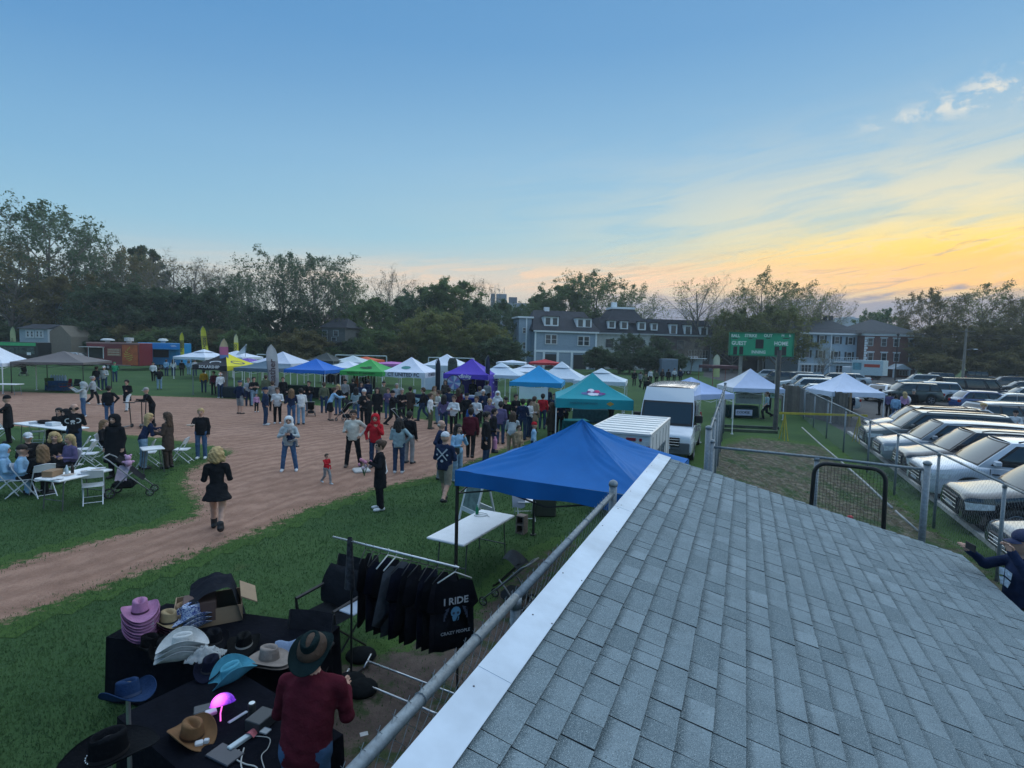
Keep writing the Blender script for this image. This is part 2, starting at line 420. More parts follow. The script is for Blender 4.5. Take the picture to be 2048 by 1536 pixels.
# ================================================================== near grass blades (nobody could count them)
def grass_blades():
 rng = np.random.default_rng(3)
 n = 260000
 y = 2.2 + 17 * rng.random(n) ** 1.7; x = (rng.random(n) * 2 - 1) * (y * 1.06 + 1)
 keep = ~np_in_poly(x, y, DIRT) | (edge_dist(x, y, DIRT) < .25) & (rng.random(n) < .25)
 keep &= ~(np_in_poly(x, y, MUD) & (rng.random(n) < .82)) & ~(np_in_poly(x, y, BULL) & (rng.random(n) < .75))
 s = x * NV.x + y * NV.y; keep &= (s < KN - .05)
 x, y = x[keep], y[keep]; n = len(x)
 clump = np.sin(x * 2.1 + np.sin(y * 1.7) * 2) * np.sin(y * 2.6 + np.sin(x * 1.3) * 2)
 h = (.016 + .028 * rng.random(n)) * (1 + .2 * clump) * (1 + .015 * y); w = (.003 + .003 * rng.random(n)) * (1 + y * .10)
 a = rng.random(n) * 2 * PI; tl = .5 * h * rng.random(n); ta = rng.random(n) * 2 * PI
 dx, dy = np.cos(a) * w, np.sin(a) * w
 v = np.zeros((n, 3, 3)); v[:, 0] = np.stack([x - dx, y - dy, np.zeros(n)], 1); v[:, 1] = np.stack([x + dx, y + dy, np.zeros(n)], 1)
 v[:, 2] = np.stack([x + np.cos(ta) * tl, y + np.sin(ta) * tl, h], 1)
 me = bpy.data.meshes.new('grass'); me.vertices.add(n * 3); me.vertices.foreach_set('co', v.ravel())
 me.loops.add(n * 3); me.loops.foreach_set('vertex_index', np.arange(n * 3)); me.polygons.add(n)
 me.polygons.foreach_set('loop_start', np.arange(n) * 3); me.polygons.foreach_set('loop_total', np.full(n, 3)); me.update(); me.validate()
 mt = bpy.data.materials.new('blade'); mt.use_nodes = True; g = NG(mt.node_tree); b = mt.node_tree.nodes['Principled BSDF']
 tcn = g.n('ShaderNodeTexCoord'); n2 = g.noise(tcn.outputs['Object'], .8, 5, .7); n3 = g.noise(tcn.outputs['Object'], 30, 2, .6)
 c = g.mix(g.mapr(n2, .3, .7), (.048, .105, .044), (.080, .150, .056)); c = g.mix(g.mapr(n3, .35, .7, 0, .25), c, (.10, .155, .06))
 g.link(c, b.inputs['Base Color']); b.inputs['Roughness'].default_value = .7; b.inputs['Specular IOR Level'].default_value = .2
 tr = g.n('ShaderNodeBsdfTranslucent'); g.link(c, tr.inputs[0]); mx = g.n('ShaderNodeMixShader'); g.link(b.outputs[0], mx.inputs[1]); g.link(tr.outputs[0], mx.inputs[2]); g.link(mx.outputs[0], mt.node_tree.nodes['Material Output'].inputs[0])
 me.materials.append(mt); o = obj('grass', me); tag(o, 'short mown grass of the ball field', 'grass', kind='stuff')
grass_blades()
# ================================================================== dugout roof under the camera
RS = 1.0
ZT = CAMH - (CAMH - 2.5) * RS; ZE = CAMH - (CAMH - 1.628) * RS
NT, NE = -1.098, 2.541; DF = 8.23
dug = thing('dugout', 'long low dugout with grey shingled shed roof and white metal edge', 'dugout')
def roofp(d, s, up=0.0):
 n0 = NE - NT; L = math.hypot(n0, ZT - ZE); t = s / L
 nx, nz = (ZT - ZE) / L, n0 / L
 return dn(d, NT + n0 * t + nx * up, ZT + (ZE - ZT) * t + nz * up)
SL = math.hypot(NE - NT, ZT - ZE)
dk = MB(); D0 = -.6
dk.add([roofp(D0, 0, -.012), roofp(DF, 0, -.012), roofp(DF, SL, -.012), roofp(D0, SL, -.012), roofp(D0, 0, -.10), roofp(DF, 0, -.10), roofp(DF, SL, -.10), roofp(D0, SL, -.10)],
  [(0, 1, 2, 3), (7, 6, 5, 4), (0, 4, 5, 1), (1, 5, 6, 2), (2, 6, 7, 3), (3, 7, 4, 0)])
dk.build('roof_deck', mk((.02, .022, .024), .9, .2), dug)
wl = MB(); wm = mk((.24, .26, .25), .85, .15, 4, bump=.2)
wl.add([dn(D0, NT + .25, 0), dn(DF - .25, NT + .25, 0), dn(DF - .25, NE - .2, 0), dn(D0, NE - .2, 0), dn(D0, NT + .25, ZT - .16), dn(DF - .25, NT + .25, ZT - .16), dn(DF - .25, NE - .2, ZE - .09), dn(D0, NE - .2, ZE - .09)],
  [(0, 4, 5, 1), (1, 5, 6, 2), (2, 6, 7, 3), (3, 7, 4, 0)])
wl.build('wall', wm, dug)
def shingle_mat():
 mt = bpy.data.materials.new('shingle'); mt.use_nodes = True; g = NG(mt.node_tree); b = mt.node_tree.nodes['Principled BSDF']
 tcn = g.n('ShaderNodeTexCoord'); oi = g.n('ShaderNodeAttribute'); oi.attribute_name = 'shade'; P = tcn.outputs['Object']
 n1 = g.noise(P, 260, 2, .7); n2 = g.noise(P, 5, 5, .65); n4 = g.noise(P, 110, 3, .7)
 base = g.mix(oi.outputs['Fac'], (.110, .150, .170), (.205, .258, .285))
 c = g.mix(g.mapr(n2, .35, .68, 0, .45), base, (.095, .125, .14))
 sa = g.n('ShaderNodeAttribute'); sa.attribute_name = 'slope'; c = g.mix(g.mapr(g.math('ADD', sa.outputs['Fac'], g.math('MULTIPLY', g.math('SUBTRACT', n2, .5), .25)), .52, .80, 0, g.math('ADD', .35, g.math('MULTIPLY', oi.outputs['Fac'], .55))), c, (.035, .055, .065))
 c = g.mix(g.mapr(n1, .52, .66, 0, .75), c, (.42, .48, .50))
 c = g.mix(g.mapr(n4, .56, .70, 0, .7), c, (.03, .045, .05))
 g.link(c, b.inputs['Base Color']); b.inputs['Roughness'].default_value = .93; b.inputs['Specular IOR Level'].default_value = .15
 bp = g.n('ShaderNodeBump'); bp.inputs['Strength'].default_value = .6; bp.inputs['Distance'].default_value = .004
 g.link(g.math('ADD', n1, n4), bp.inputs['Height']); g.link(bp.outputs[0], b.inputs['Normal']); return mt
SHM = shingle_mat(); EXPO = .152; TW = .168
pieces = []; ncour = int((SL - TW * .8) / EXPO) + 1
rs = random.Random(11)
for c in range(ncour):
 s0 = TW * .86 + c * EXPO; s1 = min(s0 + EXPO, SL + .012)
 if s1 - s0 < .03: continue
 d = -.55 - rs.random() * .2
 while d < DF:
  w = rs.choice((.12, .15, .17, .19, .21, .24, .28, .32)); d1 = min(d + w, DF + .01)
  if DF - d1 < .06: d1 = DF + .012
  pieces.append((d, d1, s0, s1)); d = d1
def in_view(d0, d1, s0, s1):
 for d, s in ((d0, s0), (d1, s1), (d0, s1), (d1, s0)):
  v = roofp(d, s) - Vector((0, 0, CAMH)); k = v.dot(_f)
  if k > .08 and abs(v.dot(_r) / k) < 1.0 and abs(v.dot(_u) / k) < .80: return True
 return False
rest = MB()
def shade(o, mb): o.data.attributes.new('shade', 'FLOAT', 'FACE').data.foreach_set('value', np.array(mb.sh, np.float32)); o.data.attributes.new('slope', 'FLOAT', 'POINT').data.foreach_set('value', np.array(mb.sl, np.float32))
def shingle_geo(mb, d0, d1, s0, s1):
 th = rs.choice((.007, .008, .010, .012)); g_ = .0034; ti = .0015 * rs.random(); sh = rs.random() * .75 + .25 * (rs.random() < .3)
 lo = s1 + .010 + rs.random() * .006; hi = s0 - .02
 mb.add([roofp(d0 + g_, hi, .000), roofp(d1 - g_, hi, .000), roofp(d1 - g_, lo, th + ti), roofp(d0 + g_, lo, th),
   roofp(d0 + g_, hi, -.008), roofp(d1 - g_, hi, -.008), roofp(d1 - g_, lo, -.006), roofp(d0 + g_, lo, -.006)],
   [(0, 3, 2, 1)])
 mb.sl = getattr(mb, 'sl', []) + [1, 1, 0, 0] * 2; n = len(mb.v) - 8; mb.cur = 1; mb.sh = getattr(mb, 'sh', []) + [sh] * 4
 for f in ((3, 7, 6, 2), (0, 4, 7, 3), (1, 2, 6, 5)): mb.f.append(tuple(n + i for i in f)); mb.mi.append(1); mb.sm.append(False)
 mb.cur = 0
BIT = mk((.022, .024, .026), .9, .2)
ns_ = 0
for p in sorted(pieces, key=lambda p: (roofp((p[0] + p[1]) / 2, p[2]) - cam.location).length):
 if ns_ < 298 and in_view(*p):
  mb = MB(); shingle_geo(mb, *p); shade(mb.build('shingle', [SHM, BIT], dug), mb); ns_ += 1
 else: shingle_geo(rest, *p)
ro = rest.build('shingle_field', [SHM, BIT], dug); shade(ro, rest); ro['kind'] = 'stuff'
FLM = mk((.48, .55, .63), .45, .17, 2.2, spec=.4, bump=.25, bscale=3)
for k, (a, b) in enumerate(((-.6, 2.30), (2.285, 5.28), (5.265, DF + .015))):
 f = MB(); u = .016 + .002 * k
 f.add([roofp(a, -.012, u), roofp(b, -.012, u), roofp(b, TW, u), roofp(a, TW, u), roofp(a, -.012, -.11), roofp(b, -.012, -.11), roofp(b, TW, u - .004), roofp(a, TW, u - .004)],
   [(0, 3, 2, 1), (4, 0, 1, 5), (3, 7, 6, 2), (1, 2, 6, 5), (0, 4, 7, 3)])
 fo = f.build('edge_flashing', FLM, dug)
 q = MB(); dd = a + .04
 while dd < b:
  for s_ in (.02, TW - .02):
   if rs.random() < .6:
    c_ = roofp(dd + rs.random() * .05, s_ + rs.random() * .02, u + .001); q.sphere(c_, (.006, .006, .003), 6, 4)
  dd += .42 + rs.random() * .2
 q.build('nail', mk((.10, .10, .11), .5, .1, metal=.5), fo)
# ================================================================== chain-link fences
def chain_mesh(mb, a, b, z0, z1, sp, r=.0016, sides=3):
 """two families of zig-zag wires woven into diamonds between points a and b"""
 a, b = Vector(a), Vector(b); L = (b - a).length; dv = (b - a) / L; nv = Vector((dv.y, -dv.x, 0)); H_ = z1 - z0
 nz = int(H_ / sp); n = int(L / sp)
 for i in range(n):
  x0 = i * sp
  pts = []
  for k in range(nz + 1):
   x = x0 + sp * ((k + i) % 2); z = z0 + k * H_ / nz
   pts.append(a + dv * (x - sp * .0) + nv * (.004 if k % 2 else -.004) + Vector((0, 0, z)))
  if z1 > z0: pts.append(pts[-1] + dv * (-sp * .25 if (nz + i) % 2 else sp * .25) + Vector((0, 0, sp * .35)))
  mb.tube(pts, r, sides, cap=False)
def chain_fence(label, posts, z_top, sp, r, z0=.03, rail_r=.021, post_r=.03, top_over=.05, cat='fence', base=0.0, bottom_rail=False, mat=GALV):
 P0 = Vector(posts[0]); t = thing('chain_link_fence', label, cat, (P0.x, P0.y, 0))
 L = [Vector(p) - Vector((P0.x, P0.y, 0)) for p in posts]
 for i, p in enumerate(L):
  end = i in (0, len(L) - 1); r_ = post_r * (1.25 if end else 1)
  q = MB(); q.tube([(p.x, p.y, 0), (p.x, p.y, z_top + (.09 if end else -.02))], r_, 10)
  po = q.build('post', mat, t, smooth=True)
  c = MB(); zt_ = z_top + (.09 if end else -.02)
  if end: c.lathe([(r_ * 1.15, 0), (r_ * 1.2, .03), (r_ * .9, .055), (r_ * .3, .07)], 10)
  else: c.lathe([(r_ * 1.15, -.05), (r_ * 1.15, .015)], 10)
  c.build('post_cap', mat, po, loc=(p.x, p.y, zt_), smooth=True)
 rl = MB()
 for p, q_ in zip(L[:-1], L[1:]):
  rl.tube([(p.x, p.y, z_top), (q_.x, q_.y, z_top)], rail_r, 10)
  d = q_ - p; n = max(1, int(d.length / 3))
 rl.build('top_rail', mat, t, smooth=True)
 cl = MB()
 for p, q_ in zip(L[:-1], L[1:]):
  d = (q_ - p); k = max(2, int(d.length / .55)); d = d / k
  for i in range(1, k):
   c = p + d * i; u = d.normalized()
   cl.tube([c + Vector((0, 0, z_top)) + (Vector((u.y, -u.x, 0)) * math.cos(a) + Vector((0, 0, 1)) * math.sin(a)) * (rail_r + .003) for a in [2 * PI * j / 10 for j in range(10)]], .003, 4, closed=True)
 cl.build('tie_wire', mat, t)
 ms = MB();
 for p, q_ in zip(L[:-1], L[1:]): chain_mesh(ms, (p.x, p.y, 0), (q_.x, q_.y, 0), z0, z_top + top_over, sp, r)
 mo = ms.build('wire_mesh', mat, t); mo['kind'] = 'stuff'
 return t
F1N = -1.33
chain_fence('near chain link fence running along the dugout beside the shirt rack', [dn(d, F1N) for d in (6.22, 3.3, .38, -2.5)], 2.38, .055, .0019, rail_r=.030, post_r=.036)
c_ = at(1425, 868, 2.35)
f3a = dn(c_.x * DV.x + c_.y * DV.y, -.62); f3b = dn(29, -.85)
dd0 = f3a.dot(DV)
chain_fence('tall chain link fence beside the white van, seen nearly end on', [dn(dd0 + (29 - dd0) * t / 6, -.62 - .23 * t / 6) for t in range(7)], 2.36, .09, .003, rail_r=.028, post_r=.05)
chain_fence('short cross fence closing the bullpen in front of the dugout roof', [f3a + NV * .07 + DV * .02, dn(dd0 - .1, 1.35), dn(dd0 - .4, 3.0)], 2.08, .075, .0016, rail_r=.026, post_r=.045)
f4 = [dn(d, 4.62 - .036 * (d - 6)) for d in (3.2, 6.2, 9.2, 12.4, 15.6, 18.8, 22, 26, 30, 34, 38, 42, 46)]
chain_fence('long low chain link fence between bullpen and parked cars', f4, 1.80, .06, .0014, rail_r=.022, post_r=.032)
# ================================================================== trees
def gen_tree(seed, H, base=.25, rad=.42, limbs=14, sub=7, twig=7, fine=4, leaves=5, leaf=.22, up=.55, multi=1, droop=.0, leafspread=.55, shape='round'):
 """trunk + limbs mesh and crown (twigs and leaves) mesh as numpy-built tubes and quads"""
 r = random.Random(seed); wood = MB(); tw = MB(); tips = []
 def branch(p, d, L, r0, segs, mb, n, bend):
  pts = [p]; d = d.normalized(); rs_ = [r0]
  for i in range(segs):
   d = (d + Vector((r.uniform(-1, 1), r.uniform(-1, 1), r.uniform(-.6, .8))) * bend + Vector((0, 0, -droop))).normalized()
   p = p + d * (L / segs); pts.append(p); rs_.append(r0 * (1 - .8 * (i + 1) / segs))
  mb.tube(pts, rs_, n, cap=False); return pts, rs_
 def along(pts, t):
  f = t * (len(pts) - 1); i = min(int(f), len(pts) - 2); return pts[i].lerp(pts[i + 1], f - i), (pts[i + 1] - pts[i]).normalized()
 def radius(z):
  t = max(0, min(1, (z / H - base) / (1 - base)))
  if shape == 'cone': return rad * H * (1 - t * .92)
  if shape == 'vase': return rad * H * (.35 + .65 * min(1, t * 1.6)) * math.sqrt(max(.05, 1 - max(0, t - .7) ** 2 * 9))
  return rad * H * math.sqrt(max(.06, 1 - (t * 1.75 - .75) ** 2 * .92))
 for mt_ in range(multi):
  a0 = r.uniform(0, 2 * PI); lean = .0 if multi == 1 else .28
  tp, tr = branch(Vector((math.cos(a0), math.sin(a0), 0)) * (.0 if multi == 1 else .03 * H), Vector((math.cos(a0) * lean, math.sin(a0) * lean, 1)), H * (.86 if shape != 'round' else .78), H * .017 / (multi ** .4) + .03, 8, wood, 7, .07)
  cz_ = H * (base + 1.0) / 2; rz_ = H * (1 - base) / 2
  for i in range(limbs):
   if shape == 'cone':
    t = base + (1 - base) * (i + r.random()) / limbs; p, td = along(tp, min(.99, t)); az_ = i * 2.4 + r.uniform(-.4, .4) + a0; e = up + r.uniform(-.15, .2)
    d = Vector((math.cos(az_) * math.cos(e), math.sin(az_) * math.cos(e), math.sin(e))); L = radius(p.z) * r.uniform(.85, 1.1)
   else:
    uz = 1 - 1.55 * (i + .5) / limbs; az_ = i * 2.39996 + a0; ur = math.sqrt(max(0, 1 - uz * uz))
    if shape == 'vase': uz = .25 + .75 * uz if uz > -.2 else uz * .5
    tg_ = Vector((math.cos(az_) * ur * rad * H, math.sin(az_) * ur * rad * H, cz_ + uz * rz_)) * 1.0; k_ = r.uniform(.82, .98); tg_ = Vector((tg_.x * k_, tg_.y * k_, cz_ + (tg_.z - cz_) * k_))
    zs = max(base * H * .8, tg_.z - math.hypot(tg_.x, tg_.y) * math.tan(up * .9 + .15) - .04 * H); t = min(.97, zs / tp[-1].z); p, td = along(tp, t)
    d = (tg_ - p); L = d.length
   lp, lr = branch(p, d, L, max(.03, tr[min(8, int(t * 8))] * .55), 5, wood, 5, .16)
   for j in range(sub):
    t2 = .25 + .75 * (j + r.random()) / sub; p2, d2 = along(lp, min(.99, t2))
    q = d2.orthogonal().normalized(); q.rotate(Matrix.Rotation(r.uniform(0, 2 * PI), 3, d2))
    dd = (d2 * .6 + q * .8 + Vector((0, 0, .25))).normalized(); L2 = L * r.uniform(.28, .5) * (1.1 - .5 * t2)
    sp, _ = branch(p2, dd, L2, max(.018, lr[2] * .4), 3, tw, 3, .2)
    for k in range(twig):
     t3 = .2 + .8 * (k + r.random()) / twig; p3, d3 = along(sp, min(.99, t3))
     q = d3.orthogonal().normalized(); q.rotate(Matrix.Rotation(r.uniform(0, 2 * PI), 3, d3))
     d4 = (d3 * .5 + q * .8 + Vector((0, 0, .2))).normalized(); L3 = L2 * r.uniform(.3, .55)
     e3 = p3 + d4 * L3; tw.tube([p3, p3.lerp(e3, .5) + Vector((0, 0, .03 * L3)), e3], [.016, .012, .006], 3, cap=False)
     tips.append((p3, e3))
     for _k in range(fine):
      s_ = p3.lerp(e3, r.uniform(.2, 1)); q = d4.orthogonal().normalized(); q.rotate(Matrix.Rotation(r.uniform(0, 2 * PI), 3, d4))
      e4 = s_ + (d4 * .6 + q * .8 + Vector((0, 0, .25))).normalized() * L3 * r.uniform(.4, .8)
      tw.tube([s_, e4], [.009, .004], 3, cap=False); tips.append((s_, e4))
 trunk = wood.mesh('trunk', BARK); me_w = trunk
 cr = tw.mesh('crown', [TWIG])
 if leaves:
  rng = np.random.default_rng(seed); n = int(len(tips) * leaves)
  A = np.array([t[0] for t in tips]); B = np.array([t[1] for t in tips]); i = rng.integers(0, len(tips), n)
  c = A[i] + (B[i] - A[i]) * rng.random((n, 1)) * 1.15 + rng.normal(0, leafspread * .3, (n, 3)); s_ = leaf * (.5 + rng.random(n))
  u = rng.normal(0, 1, (n, 3)); u /= np.linalg.norm(u, axis=1, keepdims=True); w = np.cross(u, rng.normal(0, 1, (n, 3))); w /= np.linalg.norm(w, axis=1, keepdims=True)
  V = np.stack([c - u * s_[:, None], c + w * s_[:, None] * .55, c + u * s_[:, None], c - w * s_[:, None] * .55], 1).reshape(-1, 3)
  nv = len(tw.v); vs = np.concatenate([np.array(tw.v), V]);
  fs = tw.f + [(nv + 4 * k, nv + 4 * k + 1, nv + 4 * k + 2, nv + 4 * k + 3) for k in range(n)]
  cr = bpy.data.meshes.new('crown'); cr.from_pydata(vs.tolist(), [], fs); cr.materials.append(TWIG); cr.materials.append(LEAF)
  cr.polygons.foreach_set('material_index', [0] * len(tw.f) + [1] * n)
 return trunk, cr
BARK = mk((.17, .15, .13), .95, .35, 5, bump=.4, bscale=12)
TWIG = mk((.20, .175, .15), .95, .25, 3)
def leaf_mat():
 mt = bpy.data.materials.new('leaf'); mt.use_nodes = True; g = NG(mt.node_tree); b = mt.node_tree.nodes['Principled BSDF']
 tcn = g.n('ShaderNodeTexCoord'); oi = g.n('ShaderNodeObjectInfo')
 n1 = g.noise(tcn.outputs['Object'], .35, 3, .6); n2 = g.noise(tcn.outputs['Object'], 3, 2, .6)
 tint = g.n('ShaderNodeAttribute', attribute_type='OBJECT', attribute_name='leaf_tint')
 c = g.mix(g.mapr(n1, .35, .65), (.110, .138, .075), (.175, .190, .105)); c = g.mix(g.mapr(n2, .35, .7, 0, .6), c, (.135, .165, .085))
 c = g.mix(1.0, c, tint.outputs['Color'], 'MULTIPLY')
 g.link(c, b.inputs['Base Color']); b.inputs['Roughness'].default_value = .7; b.inputs['Specular IOR Level'].default_value = .1
 tr = g.n('ShaderNodeBsdfTranslucent'); g.link(c, tr.inputs[0]); mx = g.n('ShaderNodeMixShader'); mx.inputs[0].default_value = .5; g.link(b.outputs[0], mx.inputs[1]); g.link(tr.outputs[0], mx.inputs[2]); g.link(mx.outputs[0], mt.node_tree.nodes['Material Output'].inputs[0])
 return mt
LEAF = leaf_mat()
PROTO = {
 'oak':   gen_tree(1, 20, .28, .40, 24, 6, 5, 4, 4.0, .15),
 'oak2':  gen_tree(2, 20, .26, .42, 24, 6, 5, 4, 2.6, .14),
 'dense': gen_tree(3, 16, .14, .40, 24, 6, 5, 3, 8, .17),
 'dense2':gen_tree(4, 16, .12, .32, 24, 6, 5, 3, 8, .17, up=.8),
 'bare':  gen_tree(5, 18, .28, .46, 22, 6, 6, 4, .35, .13, shape='vase', up=.6),
 'bare2': gen_tree(6, 18, .20, .34, 24, 6, 6, 4, .35, .13, up=.9),
 'open':  gen_tree(7, 19, .30, .42, 22, 6, 6, 4, 2.6, .14, up=.7),
 'bush':  gen_tree(8, 8, .06, .50, 11, 5, 5, 3, 9, .15, multi=3, up=.5),
 'willow':gen_tree(9, 11, .06, .52, 14, 6, 5, 3, 8, .15, multi=3, up=.6, droop=.02),
 'conif': gen_tree(10, 18, .12, .22, 30, 6, 6, 3, 6.0, .14, shape='cone', up=.05),
}
PH = {'oak': 20, 'oak2': 20, 'dense': 16, 'dense2': 16, 'bare': 18, 'bare2': 18, 'open': 19, 'bush': 8, 'willow': 11, 'conif': 18}
TALLEST = {k: max(v.co.z for v in PROTO[k][1].vertices) for k in PROTO}
def tree(kind, px, ytop, Y, label, wid=None, tint=(1, 1, 1), group=None, cat='tree', name=None, rz=None, z0=0.0):
 """tree whose top reaches photo pixel (px, ytop) when it stands Y metres out"""
 p = atY(px, ytop, Y); h = p.z - z0; s = h / TALLEST[kind]
 t = thing(name or ('pine_tree' if kind == 'conif' else 'shrub' if kind == 'bush' else 'tree'), label, cat, (p.x, p.y, z0), rnd.uniform(0, 6.28) if rz is None else rz, group)
 ws = wid or 1.0; t.scale = (s * ws, s * ws, s)
 obj('trunk', PROTO[kind][0], t); c = obj('crown', PROTO[kind][1], t); c['leaf_tint'] = list(tint)
 return t
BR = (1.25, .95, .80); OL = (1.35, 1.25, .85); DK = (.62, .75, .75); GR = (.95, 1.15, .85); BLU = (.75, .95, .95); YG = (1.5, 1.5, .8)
G1 = 'trees of the wood behind the field'; G2 = 'trees behind the buildings'
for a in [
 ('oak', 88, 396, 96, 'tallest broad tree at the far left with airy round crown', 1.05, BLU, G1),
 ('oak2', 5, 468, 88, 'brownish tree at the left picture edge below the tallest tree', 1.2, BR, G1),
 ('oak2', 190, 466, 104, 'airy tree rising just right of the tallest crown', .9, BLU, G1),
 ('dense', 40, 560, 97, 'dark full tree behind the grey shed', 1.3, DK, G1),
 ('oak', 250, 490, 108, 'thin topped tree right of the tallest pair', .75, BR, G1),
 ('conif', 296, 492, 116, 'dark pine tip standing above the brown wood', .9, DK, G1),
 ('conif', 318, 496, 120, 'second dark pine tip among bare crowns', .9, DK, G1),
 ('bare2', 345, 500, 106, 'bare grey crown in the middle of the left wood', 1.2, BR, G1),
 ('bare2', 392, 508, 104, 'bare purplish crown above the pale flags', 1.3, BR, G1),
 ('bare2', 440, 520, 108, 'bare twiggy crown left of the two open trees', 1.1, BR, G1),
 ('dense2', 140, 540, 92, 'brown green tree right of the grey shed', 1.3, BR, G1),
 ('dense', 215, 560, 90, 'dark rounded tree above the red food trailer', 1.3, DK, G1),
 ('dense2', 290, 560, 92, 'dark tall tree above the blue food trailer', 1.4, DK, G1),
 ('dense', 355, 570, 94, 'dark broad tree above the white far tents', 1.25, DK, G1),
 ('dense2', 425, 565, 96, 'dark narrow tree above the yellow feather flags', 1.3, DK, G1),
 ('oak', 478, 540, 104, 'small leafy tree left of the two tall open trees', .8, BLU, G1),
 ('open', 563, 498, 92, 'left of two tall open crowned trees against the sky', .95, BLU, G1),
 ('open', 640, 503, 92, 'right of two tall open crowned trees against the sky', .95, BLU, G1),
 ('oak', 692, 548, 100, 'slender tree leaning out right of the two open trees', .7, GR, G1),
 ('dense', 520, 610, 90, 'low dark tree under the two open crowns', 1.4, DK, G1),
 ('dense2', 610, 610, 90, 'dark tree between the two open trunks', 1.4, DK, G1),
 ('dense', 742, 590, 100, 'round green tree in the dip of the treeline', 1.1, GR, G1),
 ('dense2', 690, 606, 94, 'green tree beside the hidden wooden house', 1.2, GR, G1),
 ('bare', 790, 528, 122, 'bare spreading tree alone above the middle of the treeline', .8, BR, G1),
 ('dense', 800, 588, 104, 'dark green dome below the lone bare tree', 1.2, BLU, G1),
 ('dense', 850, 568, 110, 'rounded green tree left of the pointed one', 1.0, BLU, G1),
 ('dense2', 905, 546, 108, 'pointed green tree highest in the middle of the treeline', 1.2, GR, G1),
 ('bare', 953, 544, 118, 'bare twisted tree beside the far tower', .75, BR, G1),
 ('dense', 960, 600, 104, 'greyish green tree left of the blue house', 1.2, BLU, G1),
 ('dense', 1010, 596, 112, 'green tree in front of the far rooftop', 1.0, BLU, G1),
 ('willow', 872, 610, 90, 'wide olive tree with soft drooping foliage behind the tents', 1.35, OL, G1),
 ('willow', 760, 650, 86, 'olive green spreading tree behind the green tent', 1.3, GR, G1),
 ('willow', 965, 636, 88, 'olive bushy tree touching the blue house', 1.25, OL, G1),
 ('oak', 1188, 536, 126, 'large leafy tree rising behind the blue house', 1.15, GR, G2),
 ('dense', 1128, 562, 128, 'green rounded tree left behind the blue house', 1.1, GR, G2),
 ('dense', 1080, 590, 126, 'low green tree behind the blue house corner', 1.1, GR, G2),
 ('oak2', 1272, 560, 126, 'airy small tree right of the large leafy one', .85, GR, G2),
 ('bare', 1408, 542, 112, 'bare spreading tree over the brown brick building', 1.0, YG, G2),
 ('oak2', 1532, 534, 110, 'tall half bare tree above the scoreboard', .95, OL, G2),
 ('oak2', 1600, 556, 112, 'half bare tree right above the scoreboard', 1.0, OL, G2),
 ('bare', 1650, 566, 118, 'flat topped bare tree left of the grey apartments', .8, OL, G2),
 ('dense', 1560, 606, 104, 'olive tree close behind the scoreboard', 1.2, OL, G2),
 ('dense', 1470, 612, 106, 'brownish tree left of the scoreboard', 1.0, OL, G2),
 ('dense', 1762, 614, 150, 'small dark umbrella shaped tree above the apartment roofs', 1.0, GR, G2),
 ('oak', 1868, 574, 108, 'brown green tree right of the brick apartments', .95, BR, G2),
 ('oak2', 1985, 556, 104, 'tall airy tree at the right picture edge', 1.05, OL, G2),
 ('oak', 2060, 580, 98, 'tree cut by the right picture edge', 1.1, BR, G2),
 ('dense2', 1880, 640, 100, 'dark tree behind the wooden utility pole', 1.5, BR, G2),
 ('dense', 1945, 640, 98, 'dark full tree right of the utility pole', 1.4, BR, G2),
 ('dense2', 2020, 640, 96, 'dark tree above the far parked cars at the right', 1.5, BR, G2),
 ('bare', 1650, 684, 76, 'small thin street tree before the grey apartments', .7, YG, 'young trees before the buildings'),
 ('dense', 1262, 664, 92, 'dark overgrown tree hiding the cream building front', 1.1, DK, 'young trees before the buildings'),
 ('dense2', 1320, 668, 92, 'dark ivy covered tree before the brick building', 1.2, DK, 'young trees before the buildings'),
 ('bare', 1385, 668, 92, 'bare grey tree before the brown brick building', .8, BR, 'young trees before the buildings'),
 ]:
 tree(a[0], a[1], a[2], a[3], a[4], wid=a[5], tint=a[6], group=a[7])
BL = ['behind the white gable tent', 'beside the grey shed', 'behind the brown canopy', 'behind the red food trailer', 'between the food trailers', 'behind the blue food trailer', 'behind the pale far tents', 'behind the black tent',
  'behind the feather flags', 'behind the far goal frame', 'behind the blue market tent', 'below the wooden house', 'behind the green tent', 'behind the lettered white tent', 'behind the purple tent', 'left of the blue house']
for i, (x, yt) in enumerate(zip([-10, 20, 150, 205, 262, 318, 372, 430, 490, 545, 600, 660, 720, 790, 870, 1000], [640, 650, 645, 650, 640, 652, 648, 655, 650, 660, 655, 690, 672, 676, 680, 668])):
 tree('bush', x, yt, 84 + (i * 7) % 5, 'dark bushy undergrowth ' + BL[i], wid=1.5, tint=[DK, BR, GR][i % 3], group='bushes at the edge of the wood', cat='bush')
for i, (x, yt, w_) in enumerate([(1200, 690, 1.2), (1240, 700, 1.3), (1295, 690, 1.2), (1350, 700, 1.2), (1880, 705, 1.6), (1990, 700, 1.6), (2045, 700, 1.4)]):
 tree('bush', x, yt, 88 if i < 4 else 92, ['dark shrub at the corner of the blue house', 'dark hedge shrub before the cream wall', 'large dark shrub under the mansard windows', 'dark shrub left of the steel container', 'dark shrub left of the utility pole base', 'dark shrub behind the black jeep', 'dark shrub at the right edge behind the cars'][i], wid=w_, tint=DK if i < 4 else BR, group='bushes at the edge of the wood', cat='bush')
fw = MB()
rw = random.Random(5)
ang = -62
